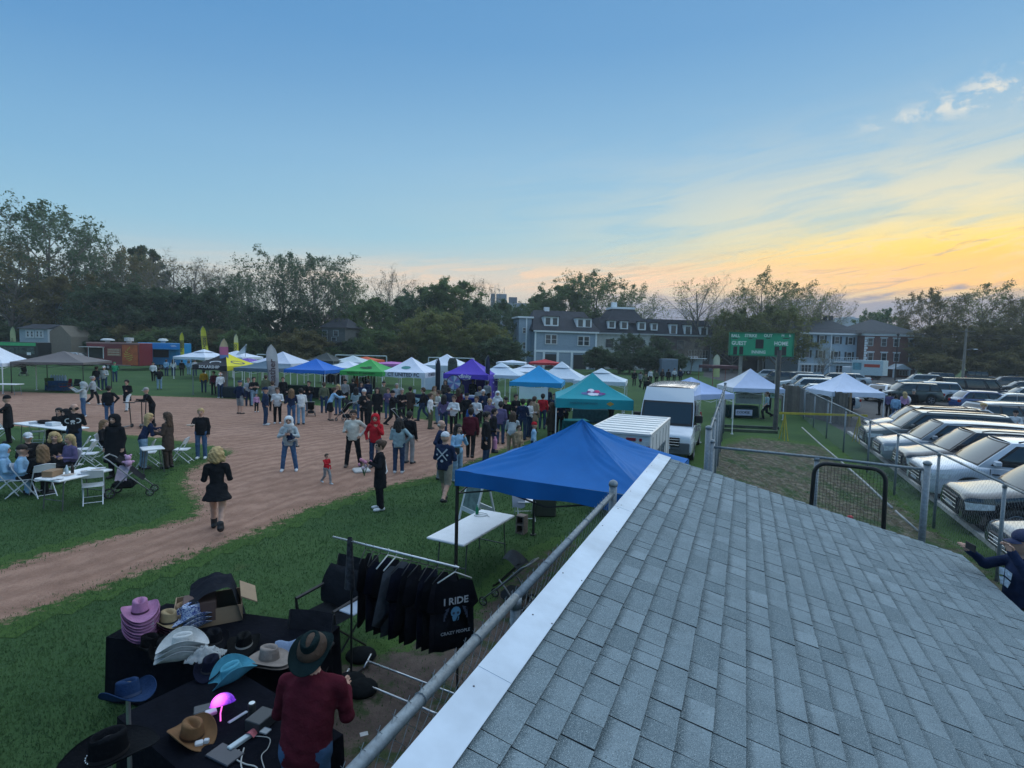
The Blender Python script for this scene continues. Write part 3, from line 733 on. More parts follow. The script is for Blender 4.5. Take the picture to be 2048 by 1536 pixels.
while ang < 62:
 D = rw.uniform(190, 240); x, y = D * math.sin(R(ang)) , D * math.cos(R(ang)); h = rw.uniform(7, 11); w_ = rw.uniform(6, 10)
 for k in range(60):
  a, b = rw.uniform(0, 6.28), math.sqrt(rw.random()); c = Vector((x + math.cos(a) * b * w_, y + math.sin(a) * b * w_ * .6, h * rw.uniform(.1, 1) * (1 - .4 * b)))
  u = Vector((rw.gauss(0, 1), rw.gauss(0, 1), rw.gauss(0, 1))).normalized(); v = u.orthogonal().normalized(); s_ = rw.uniform(.6, 1.5)
  fw.quad(c - u * s_, c + v * s_, c + u * s_, c - v * s_)
 ang += 2.2
o = fw.build('far_wood', LEAF); tag(o, 'distant wood on the horizon', 'wood', kind='stuff'); o['leaf_tint'] = [.7, .85, .85]
# ================================================================== buildings
class Face:
 """local frame on a building front: origin on the ground, x along the wall, -y towards the viewer"""
 def __init__(s, px, Y, rot): s.o = atY(px, 700, Y); s.o.z = 0; s.rot = rot; s.x = Vector((math.cos(rot), math.sin(rot), 0)); s.n = Vector((math.sin(rot), -math.cos(rot), 0))
 def xz(s, px, py, off=0.0):
  d = ray(px, py); c = Vector((0, 0, CAMH)); k = (s.o + s.n * off - c).dot(s.n) / d.dot(s.n); p = c + d * k - s.o
  return p.dot(s.x), p.z
WINF = mk((.55, .57, .58), .6, .05); PANE = mk((.030, .038, .045), .12, .3, 2, spec=.6)
def window(par, x, z0, w, h, y=0.0, frame=WINF, panes=2, sub=True, fw_=.09, shutter=None, lintel=None):
 f = MB(); fy = y - .05
 f.box((x, fy, z0 + fw_ / 2), (w, .1, fw_)); f.box((x, fy, z0 + h - fw_ / 2), (w, .1, fw_))
 for sx_ in (-1, 1): f.box((x + sx_ * (w - fw_) / 2, fy, z0 + h / 2), (fw_, .1, h - 2 * fw_))
 for k in range(1, panes): f.box((x - w / 2 + w * k / panes, fy, z0 + h / 2), (fw_ * 1.6, .1, h - 2 * fw_))
 if sub: f.box((x, fy + .005, z0 + h / 2), (w - 2 * fw_, .06, fw_ * .5))
 wo_ = f.build('window', frame, par)
 iw = (w - fw_ * 2) / panes
 for k in range(panes):
  MB().box((x - w / 2 + fw_ + iw * (k + .5), y - .012, z0 + h / 2), (iw, .02, h - 2 * fw_)).build('pane', PANE, wo_)
 if shutter:
  for sx_ in (-1, 1): MB().box((x + sx_ * (w / 2 + .22), y - .03, z0 + h / 2), (.36, .06, h)).build('shutter', shutter, wo_)
 if lintel: MB().box((x, y - .04, z0 + h + .12), (w + .4, .08, .2)).build('lintel', lintel, wo_)
 return wo_
def siding(c, pitch=.22):
 """painted clapboard: fine relief only, courses are far below a pixel here"""
 return mk(c, .75, .08, 2)
BLUE_S = siding((.26, .33, .40)); TRIM = mk((.72, .76, .78), .6, .06); SLATE = mk((.030, .033, .042), .85, .25, 1.5, bump=.2, bscale=8)
def hip(mb, x0, x1, y0, y1, z0, z1, ins, ov=.4, insy=None):
 insy = insy if insy is not None else (y1 - y0) / 2
 a = [(x0 - ov, y0 - ov, z0), (x1 + ov, y0 - ov, z0), (x1 + ov, y1 + ov, z0), (x0 - ov, y1 + ov, z0)]
 b = [(x0 + ins, y0 + insy, z1), (x1 - ins, y0 + insy, z1), (x1 - ins, y1 - insy + .01, z1), (x0 + ins, y1 - insy + .01, z1)]
 mb.add(a + b, [(3, 2, 1, 0), (4, 5, 6, 7), (0, 1, 5, 4), (1, 2, 6, 5), (2, 3, 7, 6), (3, 0, 4, 7)])
def build_at(name, label, F): return thing(name, label, 'building', F.o, F.rot)
def dormer(par, F, xa, ya, xb, yb, panes, wallm, off=.0):
 x0, z1 = F.xz(xa, ya, -off); x1, z0 = F.xz(xb, yb, -off)
 d = MB(); d.box(((x0 + x1) / 2, off + .9, (z0 + z1) / 2), (x1 - x0, 1.8, z1 - z0))
 dm = d.build('dormer', wallm, par)
 w = MB(); fw_ = .1; W_, H_ = x1 - x0, z1 - z0
 MB().box(((x0 + x1) / 2, off + .8, z1 + .06), (W_ + .35, 2.2, .12)).build('dormer_roof', SLATE, dm)
 for k in range(panes): MB().box((x0 + W_ * (k + .5) / panes, off - .012, (z0 + z1) / 2 - .02), (W_ / panes * .62, .03, H_ * .72)).build('pane', PANE, dm)
 return dm
F = Face(1068, 101, R(14)); b = build_at('house', 'blue grey clapboard house with paired white windows and two dark garage openings', F)
xe, _ = F.xz(1193, 690); _, ze = F.xz(1100, 664); _, zb = F.xz(1130, 703); dpt = 9.0
MB().box((xe / 2, dpt / 2, ze / 2), (xe, dpt, ze)).build('wall', BLUE_S, b)
t = MB(); t.box((xe / 2, -.05, zb), (xe, .1, .38)); t.box((xe / 2, -.2, ze + .12), (xe + .5, .5, .3))
for px in (1070, 1193): x, _ = F.xz(px, 700); t.box((max(.15, min(xe - .15, x)), -.06, ze / 2), (.3, .12, ze - .1))
t.build('trim', TRIM, b)
for px in (1087, 1115, 1143, 1175): x, _ = F.xz(px, 720); MB().box((x, -.06, zb / 2 - .1), (.42, .12, zb - .2)).build('pilaster', TRIM, b)
for pa, pb in ((1090, 1112), (1147, 1172)):
 x0, _ = F.xz(pa, 720); x1, _ = F.xz(pb, 720); MB().box(((x0 + x1) / 2, -.02, zb / 2 - .25), (x1 - x0, .05, zb - .6)).build('garage_opening', mk((.02, .02, .02), .6, .2), b)
for pa, ya, pb, yb in ((1090, 668, 1114, 689), (1155, 671.5, 1179, 692.5)):
 x0, z1 = F.xz(pa, ya); x1, z0 = F.xz(pb, yb); window(b, (x0 + x1) / 2, z0, x1 - x0, z1 - z0, fw_=.16)
r_ = MB(); _, zr = F.xz(1130, 622, -4); hip(r_, 0, xe, 0, dpt, ze + .27, zr, 1.0, .5); r_.build('roof', SLATE, b)
for q in ((1089, 632.5, 1117, 652.5), (1154, 636, 1183, 656.5)): dormer(b, F, *q, 2, TRIM, .55)
x0, _ = F.xz(1037, 700, -2); _, zt_ = F.xz(1045, 636, -2)
MB().box((x0 / 2, 4.2, zt_ / 2), (-x0, 4.4, zt_)).build('side_bay', BLUE_S, b)
MB().box((x0 / 2, 4.2, zt_ + .15), (-x0 + .6, 5, .3)).build('bay_roof', TRIM, b)
MB().box((x0 * .42, 1.94, zt_ / 2), (.25, .12, zt_)).build('downpipe', TRIM, b)
for yz in ((655, 667), (684, 698)):
 xw, z1 = F.xz(1049, yz[0], -2); _, z0 = F.xz(1049, yz[1], -2); window(b, xw, z0, .75, z1 - z0, y=2.0, panes=1)
MB().box((x0 - 1.2, 2.5, 1.7), (2.2, 1.2, 1.6)).build('porch', mk((.28, .33, .36), .7), b)
MB().box((x0 + 6, 4.5, zr + .2), (.9, .9, .8)).build('chimney', TRIM, b)
F = Face(1193, 107, R(8)); b = build_at('mansard_building', 'long cream and brown brick building with dark mansard roof and white dormers', F)
xe, _ = F.xz(1426, 700); xm, _ = F.xz(1300, 700); _, ze = F.xz(1220, 668); _, zt_ = F.xz(1250, 640, -1.2)
CREAM = mk((.42, .43, .40), .85, .18, 1.2); BRICK = mk((.12, .09, .08), .9, .25, 1.0, bump=.15, bscale=30)
MB().box((xm / 2, 5, ze / 2), (xm, 10, ze)).build('wall', CREAM, b)
MB().box(((xm + xe) / 2, 5.1, ze / 2), (xe - xm, 10, ze)).build('brick_wall', BRICK, b)
t = MB(); t.box((xe / 2, -.18, ze + .1), (xe, .45, .26)); t.box((xe - .3, -.05, ze / 2), (.6, .3, ze)); t.build('trim', mk((.36, .38, .38), .7, .1), b)
ms = MB(); ms.add([(0, -.3, ze + .23), (xe, -.3, ze + .23), (xe, 10.3, ze + .23), (0, 10.3, ze + .23), (.9, 1.5, zt_ + .4), (xe - .9, 1.5, zt_ + .4), (xe - .9, 9, zt_ + .4), (.9, 9, zt_ + .4)],
 [(3, 2, 1, 0), (4, 5, 6, 7), (0, 1, 5, 4), (1, 2, 6, 5), (2, 3, 7, 6), (3, 0, 4, 7)]); ms.build('mansard_roof', SLATE, b)
x0, _ = F.xz(1216, 640); x1, _ = F.xz(1296, 640); _, zc = F.xz(1250, 619, -4)
r_ = MB(); r_.add([(x0, .4, zt_ - .6), (x1, .4, zt_ - .6), (x1, 9, zt_ - .6), (x0, 9, zt_ - .6), (x0 + 1.9, 3, zc), (x1 - 1.9, 3, zc), (x1 - 1.9, 7, zc), (x0 + 1.9, 7, zc)],
 [(3, 2, 1, 0), (4, 5, 6, 7), (0, 1, 5, 4), (1, 2, 6, 5), (2, 3, 7, 6), (3, 0, 4, 7)]); r_.build('hip_roof', SLATE, b)
MB().box(((x0 + x1) / 2, 4.9, zc + .18), (x1 - x0 - 3.4, 4.2, .4)).build('roof_deck', TRIM, b)
MB().box((x0 + 2.4, 4, zc + .8), (1.0, .8, 1.1)).build('chimney', TRIM, b)
for pa, ya, pb, yb in ((1216.5, 641, 1231, 657), (1241.5, 642, 1256, 658.5), (1276.5, 643.5, 1291.5, 660.5), (1303, 646, 1315, 661), (1340, 648, 1354, 670), (1369, 650, 1383, 671), (1400, 653, 1415, 672)):
 dormer(b, F, pa, ya, pb, yb, 1, TRIM, -.2)
for i, px in enumerate((1219, 1247, 1283, 1330, 1362, 1395)):
 x, z1 = F.xz(px, 678 + i * .8); _, z0 = F.xz(px, 695 + i * .8); window(b, x, z0, 1.5, z1 - z0, y=0 if px < 1300 else .1, panes=1, frame=mk((.16, .16, .15), .7))
for px in (1386, 1408): x, z1 = F.xz(px, 700); _, z0 = F.xz(px, 722); window(b, x, z0, 1.9, z1 - z0, y=.1, panes=3, frame=mk((.3, .31, .3), .7))
F = Face(1428, 118, R(4)); b = build_at('brick_building', 'dark brown brick building with a pale arched entrance behind the scoreboard', F)
xe, _ = F.xz(1600, 700); _, ze = F.xz(1500, 656)
MB().box((xe / 2, 5, ze / 2), (xe, 10, ze)).build('wall', mk((.060, .048, .042), .9, .25, 1.0), b)
r_ = MB(); hip(r_, 0, xe, 0, 10, ze + .02, ze + 2.4, 3); r_.build('roof', SLATE, b)
x0, _ = F.xz(1515, 720); x1, z1 = F.xz(1562, 706)
ar = MB(); ca, ra = (x0 + x1) / 2 , 1.35; zs = 1.5
ar.box(((x0 + ca - ra) / 2, -.25, z1 / 2), (ca - ra - x0, .5, z1)); ar.box(((x1 + ca + ra) / 2, -.25, z1 / 2), (x1 - ca - ra, .5, z1))
K = 12
pts = [(ca + ra * math.cos(PI * k / K), zs + ra * math.sin(PI * k / K)) for k in range(K + 1)]
for (xa, za), (xb, zb_) in zip(pts[:-1], pts[1:]): ar.add([(xa, -.5, za), (xb, -.5, zb_), (xb, -.5, z1), (xa, -.5, z1), (xa, 0, za), (xb, 0, zb_), (xb, 0, z1), (xa, 0, z1)], [(0, 1, 2, 3), (4, 5, 1, 0), (3, 2, 6, 7)])
ar.build('arched_entrance', mk((.34, .35, .33), .85, .12), b)
MB().box((ca, -.03, (zs + ra) / 2), (ra * 2, .04, zs + ra)).build('door', mk((.03, .03, .03), .7), b)
for px, y0, y1 in ((1445, 672, 688), (1470, 672, 688), (1580, 672, 690), (1580, 716, 736), (1470, 712, 734)):
 x, za = F.xz(px, y0); _, zb_ = F.xz(px, y1); window(b, x, zb_, 1.7, za - zb_, panes=1, frame=mk((.2, .2, .2), .7))
F = Face(1597, 104, R(3)); b = build_at('apartment_building', 'three storey blue grey apartment building with shuttered windows and white trim', F)
xe, _ = F.xz(1727, 700); _, ze = F.xz(1660, 669); GREY_S = siding((.34, .43, .50))
MB().box((xe / 2, 6, ze / 2), (xe, 12, ze)).build('wall', GREY_S, b)
_, zf = F.xz(1650, 729); _, zr = F.xz(1660, 641, -6)
t = MB(); t.box((xe / 2, -.06, zf), (xe, .12, .3)); t.box((xe / 2, -.25, ze + .12), (xe + .3, .5, .28))
for px in (1598, 1660): x, _ = F.xz(px, 700); t.box((x + .1, -.06, ze / 2), (.22, .12, ze)) if True else None
t.build('trim', TRIM, b)
r_ = MB(); hip(r_, 0, xe, 0, 12, ze + .27, zr, 3.0, .4); r_.build('roof', mk((.045, .052, .062), .85, .2, 1.5), b)
SHUT = mk((.022, .025, .032), .7)
for px, ya, yb in ((1616, 670, 685), (1644, 671, 686.5), (1674.5, 673, 688), (1701, 674.5, 689.5), (1614, 700, 715), (1641, 700.5, 716), (1671.5, 702.5, 718), (1698.5, 704, 720)):
 x, z1 = F.xz(px, ya); _, z0 = F.xz(px, yb); window(b, x, z0, 1.0, z1 - z0, panes=1, shutter=SHUT)
x0, z1 = F.xz(1664, 698); x1, z0 = F.xz(1721, 727)
MB().box(((x0 + x1) / 2, -.35, z0 + .2), (x1 - x0, .7, .25)).build('balcony_slab', TRIM, b)
rl_ = MB(); rl_.box(((x0 + x1) / 2, -.66, z0 + 1.1), (x1 - x0, .08, .09));
for k in range(14): rl_.box((x0 + (x1 - x0) * (k + .5) / 14, -.66, z0 + .68), (.05, .05, .75))
rl_.build('balcony_rail', TRIM, b)
for px in (1612, 1637, 1681, 1708): x, z1 = F.xz(px, 736); window(b, x, .5, 2.0, max(1.6, z1 - .5), panes=3, fw_=.07)
for px in (1676, 1689, 1701): x, _ = F.xz(px, 640); MB().box((x, 6, zr + .45), (.5, .7, .9)).build('chimney_pot', mk((.05, .05, .055), .8), b)
F = Face(1728, 102.5, R(2)); b = build_at('brick_apartments', 'three storey red brown brick block with white quoins and a small columned porch', F)
xe, _ = F.xz(1838, 700); _, ze = F.xz(1780, 672); RB = mk((.19, .09, .075), .9, .2, 1.2, bump=.15, bscale=30)
MB().box((xe / 2, 6, ze / 2), (xe, 12, ze)).build('wall', RB, b)
MB().box((xe / 2, -.1, ze + .18), (xe + .9, .8, .42)).build('cornice', TRIM, b)
_, zr = F.xz(1775, 640, -6); r_ = MB(); hip(r_, 0, xe, 0, 12, ze + .40, zr, 5.0, .7); r_.build('roof', mk((.050, .056, .064), .85, .2, 1.5), b)
qn = [MB() for _ in range(1)]
for sx_ in (0, 1):
 for k in range(int(ze / .46)):
  w_ = .62 if k % 2 else .40; MB().box((w_ / 2 if sx_ == 0 else xe - w_ / 2, -.03, .23 + k * .46), (w_, .07, .40)).build('quoin', TRIM, b)
for px, rows in ((1741, 2), (1768, 2), (1793, 2), (1823, 2)):
 for ya, yb in ((676, 692), (705, 722))[:rows]:
  x, z1 = F.xz(px, ya + (px - 1741) * .03); _, z0 = F.xz(px, yb + (px - 1741) * .03); window(b, x, z0, 1.05, z1 - z0, panes=1, lintel=TRIM)
x, z1 = F.xz(1745, 735); window(b, x, .35, 1.9, z1 - .35, panes=3); x, z1 = F.xz(1807, 741); window(b, x, .35, 1.7, z1 - .35, panes=3)
xp, zp = F.xz(1788, 738)
pr = MB(); pr.add([(xp - 1.9, -2.2, zp), (xp + 1.9, -2.2, zp), (xp, -2.2, zp + 1.0), (xp - 1.9, 0, zp), (xp + 1.9, 0, zp), (xp, 0, zp + 1.0)], [(0, 1, 2), (0, 3, 4, 1), (1, 4, 5, 2), (2, 5, 3, 0)])
po = pr.build('porch', TRIM, b)
for sx_ in (-1.5, 1.5): MB().tube([(xp + sx_, -1.95, 0), (xp + sx_, -1.95, zp)], .14, 8).build('column', TRIM, po)
F = Face(40, 79, R(-6)); b = build_at('shed', 'small grey two storey shed with twin white windows at the left', F)
xe, ze = F.xz(95, 658); _, zr = F.xz(80, 648, -2)
MB().box((xe / 2, 2.5, ze / 2), (xe, 5, ze)).build('wall', mk((.34, .39, .43), .8, .1), b)
r_ = MB(); r_.add([(-.4, -.4, ze), (xe + .1, -.4, ze), (xe + .1, 5.4, ze), (-.4, 5.4, ze), (-.3, 2.5, zr), (xe, 2.5, zr)], [(0, 1, 5, 4), (2, 3, 4, 5), (0, 4, 3), (1, 2, 5), (3, 2, 1, 0)]); r_.build('roof', SLATE, b)
xw, _ = F.xz(122, 690); g_ = MB(); g_.add([(xe + .01, .3, 0), (xw, 1.6, 0), (xw, 1.6, ze - 1.0), ((xe + xw) / 2, .95, ze + .6), (xe + .01, .3, ze - .3), (xe + .01, 5, 0), (xw, 5, 0), (xw, 5, ze - 1), ((xe + xw) / 2, 5, ze + .6), (xe + .01, 5, ze - .3)], [(0, 1, 2, 3, 4), (1, 6, 7, 2), (2, 7, 8, 3), (3, 8, 9, 4)]); g_.build('side_wall', mk((.15, .135, .11), .85, .12), b)
for pa, pb in ((51, 70), (70.5, 88)):
 x0, z1 = F.xz(pa, 660); x1, z0 = F.xz(pb, 676); window(b, (x0 + x1) / 2, z0, x1 - x0 - .1, z1 - z0, fw_=.2)
F = Face(104, 91, R(-18)); b = build_at('house', 'pale gabled house half hidden by trees at the left', F)
xe, _ = F.xz(150, 680); _, ze = F.xz(120, 640); _, zr = F.xz(128, 600)
wl_ = MB(); wl_.prism([(0, 0, 0), (xe, 0, 0), (xe, 0, ze), (xe / 2, 0, zr), (0, 0, ze)], (0, 1, 0), 8); wl_.build('wall', mk((.42, .48, .52), .8, .1), b)
r_ = MB(); r_.add([(-.5, -.5, ze - .3), (xe / 2, -.5, zr + .2), (xe + .5, -.5, ze - .3), (-.5, 8.5, ze - .3), (xe / 2, 8.5, zr + .2), (xe + .5, 8.5, ze - .3)], [(0, 1, 4, 3), (1, 2, 5, 4), (3, 4, 1, 0)]); r_.build('roof', mk((.12, .13, .14), .8), b)
for pa, ya in ((132, 668), (120, 668), (133, 640)): x, z1 = F.xz(pa, ya); window(b, x, z1 - 1.5, 1.1, 1.5, panes=1)
F = Face(643, 88, R(-10)); b = build_at('house', 'dark wooden house with balcony and stairs hidden in the wood', F)
xe, _ = F.xz(690, 690); _, ze = F.xz(660, 655); DW = mk((.10, .105, .10), .85, .2)
MB().box((xe / 2, 3, ze / 2), (xe, 6, ze)).build('wall', DW, b)
r_ = MB(); hip(r_, 0, xe, 0, 6, ze + .01, ze + 1.6, 1); r_.build('roof', SLATE, b)
for px, ya in ((650, 660), (672, 660), (650, 672), (668, 674)): x, z1 = F.xz(px, ya); window(b, x, z1 - 1.0, .9, 1.0, panes=1, frame=mk((.3, .33, .33), .7))
x0, z0 = F.xz(645, 683); MB().box((xe / 2, -.6, z0), (xe, 1.2, .15)).build('balcony', DW, b)
sb = MB();
for k in range(10): sb.box((xe * .35 + k * .28, -1.4, z0 - .15 - k * .28), (.34, .9, .06))
sb.bar((xe * .35, -.98, z0 - .1), (xe * .35 + 2.8, -.98, z0 - 2.9), .06, .25); sb.build('stairs', DW, b)
F = Face(980, 300, 0); b = build_at('far_building', 'distant grey tower block with antennas on the skyline', F)
x1, z1 = F.xz(1035, 606); x2, z2 = F.xz(1013, 587); x3, _ = F.xz(992, 600); FM = mk((.22, .25, .29), .9, .1)
MB().box((x1 + 4, 8, z1 / 2), (x1 * 1.9, 16, z1)).build('wall', FM, b); MB().box(((x2 + x3) / 2, 8, z2 / 2), (x2 - x3, 10, z2)).build('tower', FM, b)
MB().box((x3 - 2, 8, z2 / 2), (2.2, 6, z2 + .5)).build('tower', FM, b); x4, z4 = F.xz(1026, 593); MB().box((x4, 8, z4 / 2), (4.6, 8, z4)).build('tower', mk((.10, .12, .15), .9), b)
for px, yt in ((989, 566), (998, 574), (1008, 572)): x, z = F.xz(px, yt); MB().box((x, 8, (z + z2) / 2), (.22, .22, z - z2)).build('antenna', FM, b)
F = Face(1680, 260, 0); b = build_at('far_building', 'distant flat white roofed block above the apartment roofs', F)
x1, z1 = F.xz(1725, 636); MB().box((x1 / 2, 8, z1 / 2), (x1, 16, z1)).build('wall', mk((.42, .45, .5), .8), b)
x2, z2 = F.xz(1700, 632); MB().box((x1 * .75, 8, z2 / 2), (x1 * .3, 8, z2)).build('tower', mk((.45, .48, .52), .8), b)
# ================================================================== evening haze
hz_ = MB().box((0, 190, 22), (850, 470, 46)).build('haze', bpy.data.materials.new('haze')); hz_['kind'] = 'stuff'; hm = hz_.active_material; hm.use_nodes = True; hm.node_tree.nodes.clear(); g = NG(hm.node_tree)
pv = g.n('ShaderNodeVolumePrincipled'); pv.inputs['Density'].default_value = .0005; pv.inputs['Color'].default_value = (.82, .90, .95, 1); pv.inputs['Anisotropy'].default_value = .2
g.link(pv.outputs[0], g.n('ShaderNodeOutputMaterial').inputs['Volume'])
# ================================================================== market tents
def tent(px, Y, label, col, rot=-10, size=3.05, peak=None, eave=2.1, val=.24, px_peak_y=None, legs=WHITEP, nx=10, side_cols=None, walls=(), wallmat=None, sag=.30, wrink=0.0, group='market canopy tents', name='canopy_tent', vent=False, leg_h=None):
 """pop-up canopy: centre below photo column px at depth Y. faces: 0 front, 1 right, 2 back, 3 left"""
 p = atY(px, 720, Y); o = Vector((p.x, p.y, 0))
 if px_peak_y is not None: peak = atY(px, px_peak_y, Y).z
 t = thing(name, label, 'tent', o, R(rot), group); h = size / 2
 cs = [Vector((-h, -h, 0)), Vector((h, -h, 0)), Vector((h, h, 0)), Vector((-h, h, 0))]
 mats = [fabric(col)] if not side_cols else [fabric(c) for c in side_cols]
 mb = MB(); mb.smooth = True
 for k in range(4):
  a, b = cs[k], cs[(k + 1) % 4]; mb.cur = k if side_cols else 0
  def surf(u, v, a=a, b=b, k=k):
   e = a.lerp(b, u); q = e * (1 - v); r_ = v
   z = eave + (peak - eave) * (r_ * (1 - sag) + sag * r_ * r_)
   ridge = abs(2 * u - 1)
   z -= .10 * math.sin(PI * v) * (1 - ridge ** 2) * (1 - v * .5)
   if wrink: z += wrink * (math.sin(u * 31 + v * 9) * (v ** 2) + .9 * math.sin((u - .5) * 46 / (1.15 - v)) * (.25 + v) * .5) * min(1, (1 - abs(2 * u - 1)) * 5) * math.exp(-((1 - abs(2 * u - 1)) * 2.4) ** 2) + wrink * .5 * mnoise.noise((q.x * 2.2, q.y * 2.2, k)) * min(1, (1 - abs(2 * u - 1)) * 4)
   return (q.x, q.y, z)
  mb.grid(surf, nx, max(6, nx // 2))
  n_ = Vector((b.y - a.y, a.x - b.x, 0)).normalized()
  def vl(u, v, a=a, b=b, n_=n_):
   e = a.lerp(b, u) + n_ * (.012 + .02 * v * math.sin(u * 19)); sc = .05 * math.sin(u * PI) ** 2
   return (e.x, e.y, eave - v * (val - .02 * math.sin(u * 12)) + .0)
  mb.grid(vl, nx, 2)
 cv_ = mb.build('canopy', mats, t)
 if vent:
  q = MB(); q.smooth = True
  for k in range(4):
   a, b = cs[k] * .34, cs[(k + 1) % 4] * .34
   q.grid(lambda u, v, a=a, b=b: tuple((a.lerp(b, u) * (1 - v)) + Vector((0, 0, eave + (peak - eave) * (.64 + .40 * v)))), 4, 3)
  q.build('vent_cap', mats[0], cv_)
 lm = legs
 for c in cs:
  i = c * .985; i.z = 0; j = i.copy(); j.z = eave - .02
  l = MB(); l.bar(i, j, .042); l.bar(i + Vector((0, 0, .0)), i + Vector((0, 0, .03)), .10); l.build('leg', lm, t)
 for k in range(4):
  a, b = cs[k] * .97, cs[(k + 1) % 4] * .97; tr = MB(); z1, z0 = eave - .06, eave - .38
  for s in range(2):
   p0, p1 = a.lerp(b, s / 2), a.lerp(b, (s + 1) / 2)
   tr.bar(p0 + Vector((0, 0, z1)), p1 + Vector((0, 0, z0)), .022); tr.bar(p0 + Vector((0, 0, z0)), p1 + Vector((0, 0, z1)), .022)
  tr.build('truss', lm, t)
 for k in walls:
  a, b = cs[k] * .99, cs[(k + 1) % 4] * .99; w = MB(); w.smooth = True; n_ = Vector((b.y - a.y, a.x - b.x, 0)).normalized()
  w.grid(lambda u, v, a=a, b=b, n_=n_: tuple(a.lerp(b, u) + n_ * .03 * math.sin(u * 23) * v + Vector((0, 0, (eave - .1) * (1 - v) + .03))), 14, 3)
  w.build('side_wall', wallmat or mats[0], t)
 return t, eave, size, cv_
def tent_text(T, body, size, col, face=0, z=None, x=0.0, sx=1.0, name='lettering'):
 t, eave, sz, cv_ = T; h = sz / 2 + .035
 z = eave - .12 if z is None else z
 n = [(0, -1), (1, 0), (0, 1), (-1, 0)][face]; xd = Vector((-n[1], n[0], 0))
 return text(body, size, name, mk(col, .7, 0), t, frame_mat(Vector((n[0], n[1], 0)) * h + xd * x + Vector((0, 0, z)), xd, (0, 0, 1)), sx=sx)
def face_pt(T, face, u, v, peak, off=.03, sag=.30):
 """point and local axes on a sloping canopy face"""
 t, eave, sz, cv_ = T; h = sz / 2; n = Vector([(0, -1, 0), (1, 0, 0), (0, 1, 0), (-1, 0, 0)][face]); xd = Vector((-n.y, n.x, 0))
 def P(u, v): return xd * (2 * u - 1) * h * (1 - v) + n * h * (1 - v) + Vector((0, 0, eave + (peak - eave) * (v * (1 - sag) + sag * v * v) - .10 * math.sin(PI * v) * (1 - (2 * u - 1) ** 2) * (1 - v * .5)))
 p = P(u, v); up = (P(u, v + .03) - P(u, v - .03)).normalized(); nn = xd.cross(up).normalized()
 return frame_mat(p + nn * off, xd, up)
def blobs(mb, M, pts, z=.0):
 mb.M = M
 for x, y, rx, ry, c in pts:
  mb.cur = c; n = 14; mb.add([(x + rx * math.cos(2 * PI * k / n), y + ry * math.sin(2 * PI * k / n), z) for k in range(n)], [tuple(range(n))]); z += .002
 mb.M = Matrix()
WT = (.62, .66, .74)
tent(-8, 38.3, 'white tent cut by the left picture edge on the outfield grass', WT, rot=6, px_peak_y=690, eave=2.05)
tent(128, 40, 'low taupe brown canopy with camp chairs under it', (.13, .115, .115), rot=14, size=4.3, px_peak_y=702, eave=2.15, val=.16, legs=BLACKM)
tent(408, 56, 'white tent with glowing stall below it, left of the yellow flag', WT, rot=-14, size=3.8, px_peak_y=699, eave=2.2, vent=True)
tent(474, 57, 'white tent just behind the black and yellow one', WT, rot=-8, size=3.6, px_peak_y=701, eave=2.25)
tS = tent(452, 40.5, 'black front and yellow side canopy with pale block lettering', (.02, .02, .025), rot=-16, px_peak_y=705, eave=2.15, val=.34, side_cols=[(.016, .018, .024), (.62, .56, .03), (.016, .018, .024), (.62, .56, .03)], legs=GALV)
tent_text(tS, 'SOLARSHIP', .27, (.75, .78, .80), z=2.04, x=0, sx=1.35)
pk = atY(452, 705, 40.5).z
r_ = MB(); M_ = face_pt(tS, 1, .5, .34, pk); M2 = M_ @ Matrix.Rotation(R(-12), 4, 'Z'); blobs(r_, M2, [(0, 0, .62, .27, 1), (.0, 0, .44, .15, 0)]); r_.build('emblem', [fabric((.62, .56, .03)), BLACKM], tS[0])
r_ = MB(); M_ = face_pt(tS, 0, .5, .36, pk); blobs(r_, M_, [(0, 0, .5, .2, 1), (.05, -.06, .4, .16, 0)]); r_.build('emblem', [fabric((.016, .018, .024)), mk((.5, .53, .56), .7)], tS[0])
tent(495, 48, 'small purple canopy peeping out behind the yellow side', (.15, .07, .35), rot=-12, px_peak_y=716, eave=2.1)
tent(566, 46, 'pale printed tent peak behind the tall grey flag', (.50, .54, .64), rot=-10, size=3.7, px_peak_y=703, eave=2.2, val=.45)
tent(533, 40, 'slate blue grey canopy between the yellow tent and the tall grey flag', (.075, .13, .18), rot=-12, px_peak_y=721, eave=2.05)
tent(632, 39, 'bright royal blue market tent left of the green one', (.012, .13, .50), rot=-10, px_peak_y=717, eave=2.08)
tent(653, 54, 'dark charcoal tent peak behind the royal blue one', (.035, .045, .045), rot=-10, px_peak_y=705, eave=2.2)
tent(697, 45, 'pale white tent between the blue and green canopies', WT, rot=-10, px_peak_y=722, eave=2.0)
tent(706, 55, 'greyish white canopy under the goal frame', (.48, .55, .58), rot=-8, size=3.6, px_peak_y=711, eave=2.1)
tent(732, 60, 'orange red canopy peak by the goal frame', (.55, .09, .03), rot=-8, px_peak_y=713, eave=2.15)
tG = tent(741, 38.6, 'green market tent with dark valance lettering', (.05, .33, .08), rot=-9, px_peak_y=718, eave=2.1, val=.30)
tent_text(tG, 'RENEWAL BY ANDERSEN', .17, (.02, .09, .03), z=1.97, sx=1.05)
pk = atY(741, 718, 38.6).z; r_ = MB(); blobs(r_, face_pt(tG, 0, .55, .42, pk), [(-.22, 0, .26, .10, 1), (.18, .1, .22, .09, 1), (.05, -.12, .3, .06, 1), (.3, -.1, .16, .06, 1)]); r_.build('emblem', [fabric((.05, .33, .08)), mk((.02, .07, .03), .8)], tG[0])
tent(783, 52, 'pink canopy between green and white tents', (.48, .16, .42), rot=-10, size=3.3, px_peak_y=723, eave=2.15)
